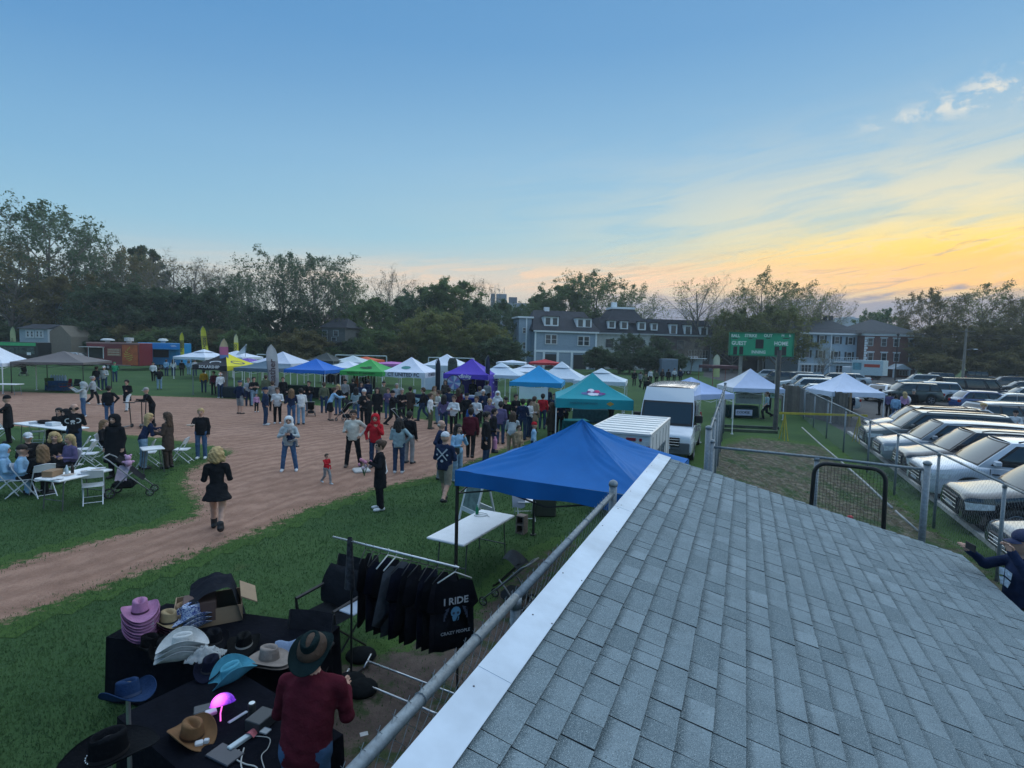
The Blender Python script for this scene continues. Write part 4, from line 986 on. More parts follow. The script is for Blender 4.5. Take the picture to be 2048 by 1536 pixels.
tC = tent(823, 38.6, 'white tent with dark block letters on its valance', (.62, .66, .76), rot=-10, px_peak_y=714, eave=2.1, val=.36)
tent_text(tC, 'CT UNITED FC', .34, (.03, .05, .09), z=1.93, sx=1.0); tent_text(tC, 'CT UNITED FC', .30, (.03, .05, .09), face=1, z=1.93, sx=.9)
pk = atY(823, 714, 38.6).z; r_ = MB(); blobs(r_, face_pt(tC, 0, .5, .42, pk), [(-.05, 0, .34, .19, 1)]); r_.build('emblem', [WHITEP, mk((.05, .22, .20), .7)], tC[0])
tent(894, 50, 'white tent left of the purple canopy with clothes hung outside', WT, rot=-10, size=3.6, px_peak_y=708, eave=2.2, val=.4, walls=(0,))
tX = tent(944, 37.6, 'vivid purple canopy with a printed side wall and white lettering', (.085, .045, .42), rot=-11, px_peak_y=717, eave=2.12, val=.32, walls=(1, 2), wallmat=fabric((.075, .045, .36)))
tent_text(tX, 'xfinity', .36, (.72, .72, .82), z=1.98, x=-.05); tent_text(tX, 'xfinity', .26, (.72, .72, .82), face=1, z=2.0, x=.2)
for k in range(2):
 for i in range(3):
  for j in range(5):
   if (i + j) % 2: tent_text(tX, ['xfinity', 'xm'][j % 2], .15, (.55, .55, .75), face=1, z=1.55 - j * .32, x=-.9 + i * .8 + .05 * j, name='wall_print') if k == 0 else None
tent(1003, 39, 'pale canopy right of the purple tent', (.52, .60, .68), rot=-8, size=3.1, px_peak_y=726, eave=2.05, vent=True)
tent(1024, 60, 'small far white tent with dark edge left of the red one', WT, rot=-6, px_peak_y=720, eave=2.3)
tent(1056, 46, 'white canopy before the red peak', WT, rot=-6, size=3.4, px_peak_y=729, eave=2.0, vent=True)
tent(1089, 62, 'red canopy before the blue house', (.45, .03, .04), rot=-6, size=3.3, px_peak_y=718, eave=2.3)
tA = tent(1078, 33.5, 'bright sky blue canopy with a white banner hanging in front', (.012, .25, .52), rot=-9, px_peak_y=731, eave=1.96, val=.26)
b_ = MB(); b_.smooth = True; b_.grid(lambda u, v: (-.95 + 1.7 * u, -1.56 + .03 * math.sin(u * 7), 1.72 - v * .74 - .05 * math.sin(PI * u) * (1 - v)), 12, 3); b_.build('banner', fabric((.55, .60, .68)), tA[0])
tent(1124, 38.5, 'white vented canopy behind the sky blue one', (.55, .61, .68), rot=-12, size=3.3, px_peak_y=724, eave=1.95, vent=True)
tent(1204, 36.5, 'wide pale vented canopy behind the teal tent', (.55, .62, .67), rot=-14, size=3.3, px_peak_y=737, eave=1.95, vent=True)
tT = tent(1186, 23.2, 'teal tent with a flowery emblem beside the cargo trailer', (.012, .27, .32), rot=-4, px_peak_y=745, eave=2.02, val=.38, nx=14, sag=.42)
pk = atY(1186, 745, 23.2).z
r_ = MB(); q_ = random.Random(4); blobs(r_, face_pt(tT, 0, .5, .36, pk, sag=.42), [(-.32, -.05, .20, .10, 1), (.30, -.05, .18, .09, 2), (-.1, .18, .13, .12, 3), (.14, .10, .12, .11, 4), (-.06, -.10, .19, .12, 3), (.12, -.12, .10, .09, 3), (-.2, .05, .09, .07, 2), (.02, .02, .07, .05, 2), (.24, -.16, .09, .05, 1)])
r_.build('emblem', [fabric((.012, .27, .32)), mk((.10, .14, .30), .8), mk((.16, .05, .20), .8), mk((.62, .62, .70), .7), mk((.45, .04, .14), .7)], tT[0])
r_ = MB(); r_.M = frame_mat(Vector((.62, -1.57, 1.86)), (1, 0, 0), (0, 0, 1)); r_.cur = 0; r_.poly([(-.15, 0, 0), (0, -.09, 0), (.15, 0, 0), (0, .09, 0)]); r_.build('valance_emblem', mk((.42, .26, .05), .7), tT[0])
tent_text(tT, 'SWEETS & LEMONADE', .11, (.012, .16, .22), z=1.86, x=-.42)
tent(1384, 27.5, 'pale blue canopy behind the white van', (.34, .43, .66), rot=24, size=2.9, px_peak_y=754, eave=1.98)
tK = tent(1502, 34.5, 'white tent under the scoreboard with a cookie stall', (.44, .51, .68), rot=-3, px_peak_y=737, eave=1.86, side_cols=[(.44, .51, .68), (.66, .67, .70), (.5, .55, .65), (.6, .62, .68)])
tent(1440, 60, 'maroon pagoda stall roof with scalloped fringe', (.09, .04, .05), rot=8, size=3.2, px_peak_y=734, eave=2.5, val=.3, sag=.7, legs=mk((.25, .05, .04), .6))
tent(1691, 33.5, 'white tent standing on the asphalt of the parking lot', (.58, .64, .78), rot=-1, px_peak_y=745, eave=1.84, val=.28)
tN = tent(1168, 9.5, 'large deep blue canopy nearest the camera beside the dugout', (.002, .115, .37), rot=-26.5, size=3.15, px_peak_y=841, eave=2.02, val=.25, nx=60, wrink=.055, legs=BLACKM)
# ================================================================== stall furniture under the tents
def table(loc, rz, label, L=1.83, W_=.76, h=.74, cloth_col=None, drop=.68, group='market stall tables', legm=None, top=None):
 t = thing('folding_table', label, 'table', loc, rz, group)
 MB().box((0, 0, h - .022), (L, W_, .044), bev=.014).build('table_top', top or WHITEP, t)
 lm = legm or GALV
 for sx_ in (-1, 1):
  l = MB(); x = sx_ * L * .36
  for sy_ in (-1, 1): l.tube([(x, sy_ * W_ * .36, h - .05), (x + sx_ * .06, sy_ * W_ * .38, 0)], .013, 6)
  l.tube([(x + sx_ * .03, -W_ * .37, .22), (x + sx_ * .03, W_ * .37, .22)], .011, 6)
  l.build('leg', lm, t)
 if cloth_col:
  c = MB(); c.smooth = True; n = 56; hx, hy = L / 2 + .012, W_ / 2 + .012; pr = []
  per = [(-hx, -hy), (hx, -hy), (hx, hy), (-hx, hy)]
  for k in range(4):
   a, b = Vector(per[k]), Vector(per[(k + 1) % 4])
   for i in range(n // 4): pr.append(a.lerp(b, i / (n // 4)))
  vs = []
  for lvl in range(4):
   f = lvl / 3
   for i, p in enumerate(pr):
    k = 1 + (.02 + .03 * math.sin(i * 1.9)) * f
    vs.append((p.x * (1 if lvl == 0 else k), p.y * (1 if lvl == 0 else k + .02 * f), h + .006 - drop * f))
  fs = [(l * n + i, l * n + (i + 1) % n, (l + 1) * n + (i + 1) % n, (l + 1) * n + i) for l in range(3) for i in range(n)]
  c.add(vs, fs); c.add([(p.x, p.y, h + .006) for p in pr], [tuple(range(n))])
  q = c.build('tablecloth', cloth(cloth_col), t)
 return t
def gtable(px, py, rz, label, **k): return table(at(px, py), R(rz), label, **k)
gtable(470, 796, -16, 'dark covered table under the black and yellow canopy', cloth_col=(.02, .03, .035))
gtable(640, 796, -10, 'black covered table under the royal blue tent', cloth_col=(.012, .014, .02), L=2.2)
gtable(590, 790, -10, 'dark green covered table left of the royal blue tent legs', cloth_col=(.012, .03, .025))
gtable(838, 812, -10, 'navy covered table with white cards under the lettered white tent', cloth_col=(.01, .016, .045))
gtable(942, 820, -11, 'deep blue covered table before the purple canopy', cloth_col=(.012, .02, .11))
tb = gtable(1052, 833, -8, 'table with lime green cloth and white panel below the sky blue canopy', cloth_col=(.20, .48, .08), L=2.3)
MB().box((-.1, -.44, .38), (1.3, .02, .62)).build('front_panel', fabric((.45, .53, .58)), tb)
gtable(1480, 835, -2, 'dark covered table of the cookie stall', cloth_col=(.01, .03, .03))
gtable(1180, 845, -4, 'table under the teal tent', cloth_col=(.02, .06, .07))
gtable(1148, 872, 10, 'teal topped table beside the teal tent', cloth_col=(.02, .16, .17), L=1.2)
text('Xb', .42, 'table_lettering', mk((.6, .6, .75), .7), bpy.data.objects['folding_table.004'], frame_mat(Vector((-.1, -.44, .40)), (1, 0, 0), (0, 0, 1)))
tg = thing('menu_board', 'large white printed menu board hanging in the cookie stall', 'board', at(1501, 834) + Vector((0, .4, 0)), R(-2), 'cookie stall boards')
MB().box((0, 0, 1.18), (1.62, .05, .78)).build('panel', mk((.48, .50, .52), .7), tg)
for i, (tx, z_, sz) in enumerate((('CHUNKY COOKIES', 1.40, .16), ('HOME OF THE BEST', 1.16, .14))): text(tx, sz, 'lettering', mk((.22, .23, .25), .7), tg, frame_mat(Vector((0, -.03, z_)), (1, 0, 0), (0, 0, 1)))
for sx_ in (-.7, .7): MB().bar((sx_, .02, 0), (sx_, .02, .8), .03).build('leg', GALV, tg)
o = thing('table_banner', 'white rounded banner with dark letters on the cookie table', 'banner', at(1480, 835) , R(-2), 'cookie stall boards')
MB().box((.05, -.45, .36), (1.0, .02, .36), bev=.01).build('panel', mk((.50, .52, .66), .6), o); text('COOKIE', .21, 'lettering', mk((.03, .04, .06), .6), o, frame_mat(Vector((.0, -.462, .37)), (1, 0, 0), (0, 0, 1)))
for px, lab in ((1452, 'green and white notice on stakes left of the cookie stall'), (1546, 'green and white notice on stakes right of the cookie stall')):
 s = thing('yard_sign', lab, 'sign', at(px, 823 if px < 1500 else 838), R(-2), 'yard signs at the cookie stall')
 MB().box((0, 0, 1.55), (.46, .02, .52)).build('panel', mk((.42, .55, .52), .6), s)
 for k, z_ in enumerate((1.68, 1.55, 1.42)): text(['FREE', 'PLAY', 'AREA'][k], .13, 'lettering', mk((.03, .25, .15), .6), s, frame_mat(Vector((0, -.013, z_)), (1, 0, 0), (0, 0, 1)))
 for sx_ in (-.15, .15): MB().tube([(sx_, .01, 0), (sx_, .01, 1.3)], .011, 5).build('stake', GALV, s)
s = thing('yard_sign', 'tilted pale blue yard sign before the lettered white tent', 'sign', at(829, 824), R(-20));
MB().box((0, 0, .62), (.60, .012, .5), ry=R(8)).build('panel', mk((.45, .60, .66), .6), s); MB().box((0, -.01, .66), (.42, .012, .18), ry=R(8)).build('print', mk((.06, .16, .22), .6), s)
for sx_ in (-.12, .12): MB().tube([(sx_, .01, 0), (sx_, .01, .4)], .007, 5).build('stake', GALV, s)
def garment_rack(px, py, n, label, cols, rz=-10, h=1.7, L=1.9):
 t = thing('clothes_rack', label, 'rack', at(px, py), R(rz), 'clothes racks at the stalls')
 f = MB(); f.tube([(-L / 2, 0, 0), (-L / 2, 0, h), (L / 2, 0, h), (L / 2, 0, 0)], .015, 6); f.build('frame', GALV, t)
 for i in range(n):
  x = -L / 2 + .1 + (L - .2) * (i + .5) / n; w_ = rnd.uniform(.36, .46); hh = rnd.uniform(.75, 1.0)
  g_ = thing('garment', 'garment %s on the rack' % 'hanging', 'garment', (0, 0, 0), 0, 'garments on the far racks') if False else None
  m_ = MB(); m_.smooth = True
  m_.grid(lambda u, v: (x + .03 * math.sin(u * 2 * PI) * (1 + .6 * v), (w_ / 2) * math.cos(u * 2 * PI) * (.45 + .55 * min(1, v * 3)), h - .03 - hh * v), 10, 5, closed_u=True)
  m_.build('hanging_shirt', cloth(cols[i % len(cols)]), t)
 return t
garment_rack(668, 795, 12, 'packed rack of mixed clothes under the royal blue tent', [(.05, .05, .055), (.20, .15, .14), (.40, .36, .34), (.03, .035, .05), (.28, .24, .25)], h=1.9)
garment_rack(728, 800, 8, 'rack of dark and orange clothes under the green tent', [(.03, .03, .035), (.45, .14, .07), (.40, .42, .44), (.05, .05, .06)], h=1.8)
garment_rack(905, 792, 6, 'rack with tall dark garments beside the purple canopy', [(.02, .02, .025), (.10, .09, .09), (.05, .03, .03)], h=1.9)
garment_rack(1192, 843, 7, 'rack of dark clothes under the teal tent', [(.02, .02, .022), (.25, .27, .26), (.03, .05, .05)], rz=-4, h=1.5, L=1.7)
hg = thing('hanging_display', 'dark patterned garment hung high outside the white tent', 'garment', atY(904, 800, 47) * 1, R(-8)); hg.location.z = 0
q = MB(); q.smooth = True; zt_ = atY(904, 716, 47).z; zb_ = atY(904, 742, 47).z
q.grid(lambda u, v: (.42 * math.cos(u * 2 * PI) * (.6 + .4 * min(1, v * 4)), .10 * math.sin(u * 2 * PI), zt_ + (zb_ - zt_) * v), 12, 6, closed_u=True); q.build('fabric', mk((.05, .06, .055), .8, .8, 9), hg)
MB().tube([(0, 0, 0), (0, 0, zt_ + .05)], .02, 6).build('pole', GALV, hg)
pw = thing('prize_wheel', 'blue and purple spinning prize wheel left of the purple canopy', 'wheel', at(907, 812), R(-6))
wcols = [mk((.10, .20, .42), .5), mk((.22, .16, .42), .5), mk((.42, .48, .60), .5)]
for k in range(12):
 a0, a1 = 2 * PI * k / 12, 2 * PI * (k + 1) / 12
 q = MB(); q.prism([(0, -.05, 1.55), (.46 * math.cos(a0), -.05, 1.55 + .46 * math.sin(a0)), (.46 * math.cos(a1), -.05, 1.55 + .46 * math.sin(a1))], (0, 1, 0), .03); q.build('wheel_segment', wcols[k % 3], pw)
q = MB(); q.tube([(.48 * math.cos(2 * PI * k / 24), -.035, 1.55 + .48 * math.sin(2 * PI * k / 24)) for k in range(24)], .025, 5, closed=True); q.build('rim', BLACKM, pw); MB().tube([(0, 0, 0), (0, 0, 1.55)], .03, 6).build('stand', BLACKM, pw)
for px, py, n, w_, h_, c, lab in ((838, 809, 2, .16, .24, (.6, .62, .66), 'white card display on the navy table'), (942, 817, 6, .05, .12, (.5, .5, .52), 'small bottle on the deep blue table')):
 p = at(px, py)
 for i in range(n):
  o = MB().box((0, 0, h_ / 2), (w_, .03, h_), bev=.004).build('card_display' if n == 2 else 'small_bottle', mk(c, .6), loc=(p.x - .3 + i * (.55 if n == 2 else .17), p.y, .748)); tag(o, ['first', 'second', 'third', 'fourth', 'fifth', 'sixth'][i] + ' ' + lab.replace(' on', ' from the left on'), 'card' if n == 2 else 'bottle', 'goods on the stall tables')
o = MB().box((0, 0, .07), (1.2, .3, .14), bev=.01).build('goods_tray', mk((.45, .48, .55), .6), loc=at(942, 819) + Vector((-.1, .18, .748))); tag(o, 'long white tray behind small bottles on the deep blue table', 'tray')
# ================================================================== feather flags
def feather(px, py_foot, Y, py_top, w_, label, mats, lettering=None, lean=0.0, bot=.25, cols=None, letcol=(.05, .05, .05), lsize=.4):
 p = atY(px, py_foot, Y); zt = atY(px, py_top, Y).z; t = thing('feather_flag', label, 'flag', (p.x, p.y, 0), R(-4), 'feather flags over the stalls')
 z0 = max(.3, atY(px, py_foot, Y).z + 0) if False else zt * bot
 pole = [(-w_ / 2 + lean * z / zt, 0, z) for z in np.linspace(0, zt - w_ * .9, 6)] + [(-w_ / 2 + lean + w_ * .25, 0, zt - w_ * .25), (-w_ / 2 + lean + w_ * .55, 0, zt)]
 MB().tube(pole, .025, 6).build('pole', GALV, t)
 f = MB(); f.smooth = True
 nb = len(mats)
 for b_ in range(nb):
  f.cur = b_
  def sf(u, v, b_=b_):
   V = (b_ + v) / nb; z = z0 + (zt - z0) * V; ww = w_ * (1 if V < .78 else math.sqrt(max(.0, 1 - ((V - .78) / .22) ** 2)))
   x0 = -w_ / 2 + lean * z / zt + (w_ * .55 * max(0, (V - .78) / .22) ** 2)
   return (x0 + ww * u * (1 - .45 * max(0, (V - .78) / .22) ** 2), .05 * math.sin(u * 4 + z * 1.3), z)
  f.grid(sf, 5, max(2, 14 // nb))
 fo = f.build('cloth', mats, t)
 if lettering:
  M_ = frame_mat(Vector((lean * .5, -.11, z0 + (zt - z0) * .40)), (0, 0, 1), (-1, 0, 0)); text(lettering, lsize, 'lettering', mk(letcol, .7), t, M_)
 return t
YL = fabric((.55, .50, .05));
feather(416, 755, 58, 652, .62, 'tall yellow feather flag with dark blotches, middle of three', [YL, fabric((.30, .27, .04)), YL], 'TACOS', lean=-.5, bot=.42)
feather(365, 748, 62, 664, .45, 'thin yellow feather flag by the blue trailer', [YL, fabric((.25, .22, .05)), YL], 'FOOD', bot=.42)
feather(473, 750, 58, 668, .45, 'thin yellow feather flag right of the rainbow one', [fabric((.20, .18, .06)), YL, fabric((.5, .48, .25))], 'FOOD', bot=.42)
feather(449, 795, 40, 677, .62, 'pink blue and cream feather flag before the black tent', [fabric((.40, .24, .20)), fabric((.42, .34, .34)), fabric((.20, .38, .52)), fabric((.14, .24, .48)), fabric((.50, .14, .26)), fabric((.50, .42, .26))], bot=.12)
feather(552, 815, 37, 689, .75, 'tall grey feather flag with dark script', [fabric((.36, .35, .37)), fabric((.40, .39, .41)), fabric((.50, .50, .50))], 'Heather', lean=-.35, bot=.10, letcol=(.12, .09, .10), lsize=.62)
feather(27, 700, 74, 653, .75, 'pale yellow green feather flag by the black screen trailer', [fabric((.38, .42, .22))], 'FRESH', bot=.3, letcol=(.1, .15, .05))
feather(1431, 770, 66, 708, .8, 'pale lime feather flag behind the pagoda stall', [fabric((.45, .47, .22)), fabric((.5, .5, .38))], bot=.25)
feather(875, 812, 37.2, 716, .32, 'narrow black feather flag left of the purple canopy', [fabric((.015, .02, .035))], bot=.06)
feather(974, 812, 36.2, 711, .28, 'narrow dark blue feather flag at the purple canopy corner', [fabric((.014, .02, .06))], bot=.06)
p = atY(489, 745, 56); fl = thing('flag', 'white triangular flag waving above the purple peak', 'flag', (p.x, p.y, 0), R(-5)); zt_ = atY(489, 688, 56).z; zm = atY(489, 712, 56).z
MB().tube([(0, 0, 0), (.15, 0, zt_)], .025, 6).build('pole', GALV, fl); q = MB(); q.smooth = True
q.grid(lambda u, v: (.15 - 1.1 * u * v + .1 * (1 - v), .08 * math.sin(u * 5), zt_ - (zt_ - zm) * v * (.75 + .25 * u)), 6, 5); q.build('cloth', fabric((.55, .60, .64)), fl)
# ================================================================== food trailers
def trailer(px, Y, L, H_, W_, rz, label, mat, z0=.55, name='food_trailer', roofm=None):
 p = atY(px, 720, Y); t = thing(name, label, 'trailer', (p.x, p.y, 0), R(rz), 'food trailers' if name == 'food_trailer' else None)
 MB().box((0, W_ / 2, (z0 + H_) / 2), (L, W_, H_ - z0), bev=.05).build('body', mat, t)
 for sx_ in (-.5, .5):
  w = MB(); w.M = Matrix.Translation((sx_ * .9 - .2, .1, .36)) @ Matrix.Rotation(R(90), 4, 'X'); w.lathe([(.18, -.1), (.35, -.09), (.36, 0), (.35, .09), (.18, .1)], 16); wo_ = w.build('wheel', RUB, t)
  w = MB(); w.M = Matrix.Translation((sx_ * .9 - .2, -.005, .36)) @ Matrix.Rotation(R(90), 4, 'X'); w.lathe([(.02, .0), (.17, .0), (.19, -.03)], 12); w.build('rim', STEEL, wo_)
 return t
t = trailer(226, 66, 6.6, 3.3, 2.3, -3, 'red food trailer with a serving hatch and an orange picture panel', paint((.16, .018, .025)))
Fh = 3.3
MB().box((0, -.02, 3.22), (6.62, .06, .12)).build('roof_trim', mk((.32, .2, .18), .5), t)
MB().box((2.15, -.03, 1.85), (1.9, .05, 2.4)).build('picture_panel', mk((.42, .10, .03), .6, .3, 1.5), t)
r_ = MB(); r_.M = frame_mat(Vector((2.1, -.06, 1.95)), (1, 0, 0), (0, 0, 1));
for i in range(7):
 a = i * .9; r_.cur = 0; r_.tube([(.35 * math.cos(a + j * .5) + .1 * j - .3, .75 - i * .24 + .12 * math.sin(a + j), 0) for j in range(5)], .05, 5)
r_.build('picture_print', mk((.42, .33, .05), .6), t)
MB().box((.2, -.03, 2.15), (1.7, .05, .9)).build('sign_panel', mk((.32, .16, .10), .6, .3, 2), t)
for z_ in (1.85, 2.15, 2.42): MB().box((.15, -.062, z_), (1.4, .02, .09)).build('sign_stripe', mk((.45, .38, .30), .6), t)
MB().box((-2.1, -.03, 2.0), (1.9, .05, 1.2)).build('serving_hatch', mk((.02, .02, .02), .5), t); hw = MB(); hw.box((-2.1, -.6, 2.72), (2.3, 1.1, .06)); hw.build('awning', mk((.5, .52, .5), .6), t)
for sx_ in (-3.0, -1.15): MB().box((sx_, -.05, 2.0), (.08, .06, 1.3)).build('hatch_post', WHITEP, t)
for x, sh in ((-1.5, 0), (1.2, 1)):
 v = MB(); v.M = Matrix.Translation((x, 1.1, 3.3))
 v.lathe([(.25, 0), (.25, .2), (.75, .22), (.7, .36), (.4, .46), (.05, .48)] if not sh else [(.28, 0), (.28, .2), (.5, .22), (.5, .62), (.05, .64)], 12); v.build('roof_vent', mk((.48, .52, .52), .5), t)
MB().box((-.5, -.04, .62), (5.4, .05, .06)).build('sill_strip', mk((.3, .28, .28), .5), t)
t = trailer(318, 70, 5.6, 3.35, 2.3, -3, 'bright blue food trailer with a white roof vent', paint((.02, .22, .48)))
MB().box((.3, -.03, 2.0), (2.0, .05, .95)).build('serving_hatch', mk((.03, .03, .03), .5), t); MB().box((.7, -.5, 2.62), (4.2, .9, .06)).build('awning', paint((.02, .26, .55)), t)
MB().box((-2.2, -.03, 2.15), (.8, .05, 1.2)).build('menu_panel', mk((.4, .07, .07), .6, .4, 3), t); MB().box((1.9, -.03, 1.9), (1.0, .05, 1.1)).build('menu_panel', mk((.03, .25, .5), .6), t)
text('GRILL', .3, 'lettering', mk((.6, .66, .7), .6), t, frame_mat(Vector((2.0, -.06, 3.0)), (1, 0, 0), (0, 0, 1)))
v = MB(); v.M = Matrix.Translation((-.2, 1.1, 3.35)); v.lathe([(.25, 0), (.3, .25), (.62, .28), (.4, .55), (.05, .58)], 12); v.build('roof_vent', mk((.5, .54, .54), .5), t)
t = trailer(26, 72, 6.4, 3.0, 2.3, 2, 'black trailer with a glowing green strip at the left edge', paint((.012, .014, .016)), roofm=None)
MB().box((.1, -.03, 2.72), (5.7, .05, .42)).build('green_strip', mk((.06, .42, .16), .6), t); MB().box((.2, -.03, 1.9), (5.2, .05, .9)).build('picture_panel', mk((.05, .07, .06), .6, .9, 2.2), t)
MB().box((2.1, -.06, 1.5), (.5, .04, .35)).build('menu_card', WHITEP, t)
t = trailer(1375, 92, 5.0, 2.7, 2.2, -2, 'small grey service trailer beyond the field', mk((.30, .36, .38), .6), name='service_trailer'); MB().box((-1.2, -.04, 1.6), (.8, .05, 1.7)).build('door', mk((.06, .07, .08), .6), t)
MB().box((1.2, 1, 2.9), (1.3, 1.0, .4)).build('roof_unit', WHITEP, t); MB().box((0, -.3, 2.72), (6, .9, .1)).build('awning', WHITEP, t)
p = atY(1339, 748, 84); t = thing('shipping_container', 'grey steel container with ribbed doors beyond the crowd', 'container', (p.x, p.y, 0), R(-3))
MB().box((0, 3, 1.35), (2.4, 6, 2.6)).build('body', mk((.17, .21, .27), .6), t)
for k in range(2):
 d = MB().box((-.58 + k * 1.16, -.03, 1.35), (1.1, .05, 2.4)).build('door', mk((.19, .23, .29), .6), t)
 rb = MB(); [rb.box((-.58 + k * 1.16 - .4 + i * .2, -.07, 1.35), (.04, .04, 2.3)) for i in range(5)]; rb.build('rib', mk((.12, .15, .20), .6), d)
def goal(px0, px1, ytop, Y, label):
 a, b = atY(px0, 720, Y), atY(px1, 720, Y); z = atY(px0, ytop, Y).z; t = thing('soccer_goal', label, 'goal', ((a.x + b.x) / 2, a.y, 0), 0, 'soccer goals'); L = (b.x - a.x) / 2
 for sx_ in (-L, L): MB().tube([(sx_, 0, 0), (sx_, 0, z)], .07, 8).build('post', mk((.42, .48, .48), .5), t); MB().tube([(sx_, .1, z - .05), (sx_, 1.6, 0)], .03, 6).build('back_stay', GALV, t)
 MB().tube([(-L, 0, z), (L, 0, z)], .07, 8).build('crossbar', mk((.42, .48, .48), .5), t)
goal(671, 773, 710, 66, 'white goal frame behind the blue and green tents'); goal(514, 560, 709, 70, 'rusty looking goal frame behind the grey flag'); goal(857, 948, 715, 66, 'white goal frame behind the purple canopy')
# ================================================================== scoreboard
p = atY(1522, 700, 52); sb = thing('scoreboard', 'green baseball scoreboard on wooden posts with white lettering', 'scoreboard', (p.x, p.y, 0), R(-2))
def sbp(px, py): q = atY(px, py, 52); return (q.x - p.x), q.z
x0, z1 = sbp(1461, 665); x1, z0 = sbp(1583, 713)
SG = mk((.02, .29, .15), .6, .1, .8); MB().box(((x0 + x1) / 2, 0, (z0 + z1) / 2), (x1 - x0, .25, z1 - z0), bev=.02).build('panel', SG, sb)
fr = MB();
for z_ in (z0, z1): fr.box(((x0 + x1) / 2, -.02, z_), (x1 - x0 + .1, .32, .10))
for x_ in (x0, x1): fr.box((x_, -.02, (z0 + z1) / 2), (.10, .32, z1 - z0 - .1))
fr.build('frame', mk((.018, .16, .085), .6), sb)
WL_ = mk((.66, .70, .66), .7)
for tx, px, py, s in (('BALL', 1471, 671.5, .40), ('STRIKE', 1501, 671.5, .40), ('OUT', 1535, 671.5, .40), ('H', 1564, 671, .40), ('E', 1578, 671, .40), ('GUEST', 1477.5, 686.5, .50), ('HOME', 1560.5, 687.5, .50), ('INNING', 1516, 704.5, .40)):
 x_, z_ = sbp(px, py); text(tx, s, 'lettering', WL_, sb, frame_mat(Vector((x_, -.13, z_)), (1, 0, 0), (0, 0, 1)), sx=.92)
for px, py, w_, h_ in ((1518, 688, .74, .86), (1470, 701, .36, .76), (1482, 701, .36, .76), (1552, 702, .42, .84), (1566, 702, .42, .84), (1470, 676.8, .5, .07), (1500, 676.8, .4, .07), (1535, 676.8, .4, .07), (1570, 676.8, .6, .07)):
 x_, z_ = sbp(px, py); MB().box((x_, -.12, z_), (w_, .04, h_)).build('number_window', mk((.018, .02, .022), .35), sb)
 if h_ > .5:
  dm = MB()
  for i in range(4):
   for j in range(6): dm.box((x_ + (-.36 + .24 * i) * w_, -.145, z_ + (-.4 + .16 * j) * h_), (.03, .012, .03))
  dm.build('number_bulbs', mk((.06, .05, .05), .5), sb)['kind'] = 'stuff'
for px in (1484, 1557): x_, _ = sbp(px, 720); MB().box((x_, .25, z0 / 2 + .3), (.26, .22, z0 + .6)).build('post', mk((.26, .25, .23), .85, .2, 3), sb)
p = at(1550, 860); t = thing('wooden_post', 'thick weathered dark wooden pole right of the cookie stall', 'post', p); zt_ = atY(1550, 700, p.y).z
MB().tube([(0, 0, 0), (0, 0, zt_)], [.12, .10], 10).build('shaft', mk((.10, .095, .09), .9, .3, 4), t)
a, b = at(1562, 822), at(1694, 853); a2 = Vector((a.x, a.y, 0)); L = (b - a).length; ang = math.atan2(b.y - a.y, b.x - a.x)
t = thing('stockade_fence', 'weathered vertical board fence between bullpen and parking lot', 'fence', a2, ang); n = int(L / .15)
for i in range(n):
 h_ = 1.85 + rnd.uniform(-.03, .04); MB().box((i * .15 + .07, rnd.uniform(-.008, .008), h_ / 2), (.138, .022, h_), rz=rnd.uniform(-.02, .02)).build('board', mk(rnd.choice([(.11, .10, .09), (.085, .08, .075), (.135, .12, .105), (.10, .095, .09)]), .9, .25, 3), t)
for z_ in (.4, 1.5): MB().box((L / 2, .05, z_), (L, .05, .09)).build('rail', WOOD, t)
for i in range(5): MB().box((L * i / 4, .09, .95), (.1, .1, 1.9)).build('post', WOOD, t)
a, b = at(1554, 872), at(1690, 872); t = thing('barrier', 'low yellow wooden barrier across the grass', 'barrier', at(1558, 880), R(-4)); YB = mk((.42, .34, .04), .7, .25, 4); za = atY(1556, 826, at(1556, 880).y).z
MB().box((1.9, 0, za), (3.9, .04, .10)).build('rail', YB, t)
for x_ in (.2, 3.5):
 l = MB(); [l.bar((x_, 0, za), (x_ + dx, dy, 0), .03) for dx in (-.08, .08) for dy in (-.3, .3)]; l.build('leg', YB, t)
for i, (px, py) in enumerate(((1542, 858), (1536, 866))):
 o = MB().box((0, 0, .07), (3.3, .14, .14), bev=.01).build('timber', mk((.07, .09, .06) if i else (.05, .07, .055), .9, .25, 3), loc=at(px - 50, py - 2), rz=R(-8)); tag(o, ['dark sawn timber lying on the bullpen grass, farther one', 'dark sawn timber lying on the bullpen grass, nearer one'][i], 'timber', 'timbers on the grass')
q = MB(); q.smooth = True; pts = [at(x, y, .35) for x, y in ((1604, 855), (1640, 888), (1690, 930), (1730, 965), (1784, 1016))]; q.tube(pts, .03, 8); pts2 = [at(1791, 1022, .30), at(1836, 1062, .05)]; q.tube(pts2, .026, 8)
o = q.build('fallen_pipe', mk((.30, .31, .30), .6, .3, 9)); tag(o, 'long bent pale pipe sagging across the bullpen strip', 'pipe')
p = at(1690, 1062); sc = thing('batting_screen', 'black square framed pitching screen with net behind the roof', 'screen', p, R(-14)); zt_ = 2.05; hw_ = 1.02
Ysc = 9.35; a, b = atY(1622, 1040, Ysc + .25), atY(1765, 1050, Ysc - .25); zt_ = atY(1690, 932, Ysc).z
sc.location = ((a.x + b.x) / 2, (a.y + b.y) / 2, 0); sc.rotation_euler = (0, 0, math.atan2(b.y - a.y, b.x - a.x)); hw_ = (Vector((b.x, b.y)) - Vector((a.x, a.y))).length / 2
f = MB(); f.smooth = True; rr = .2
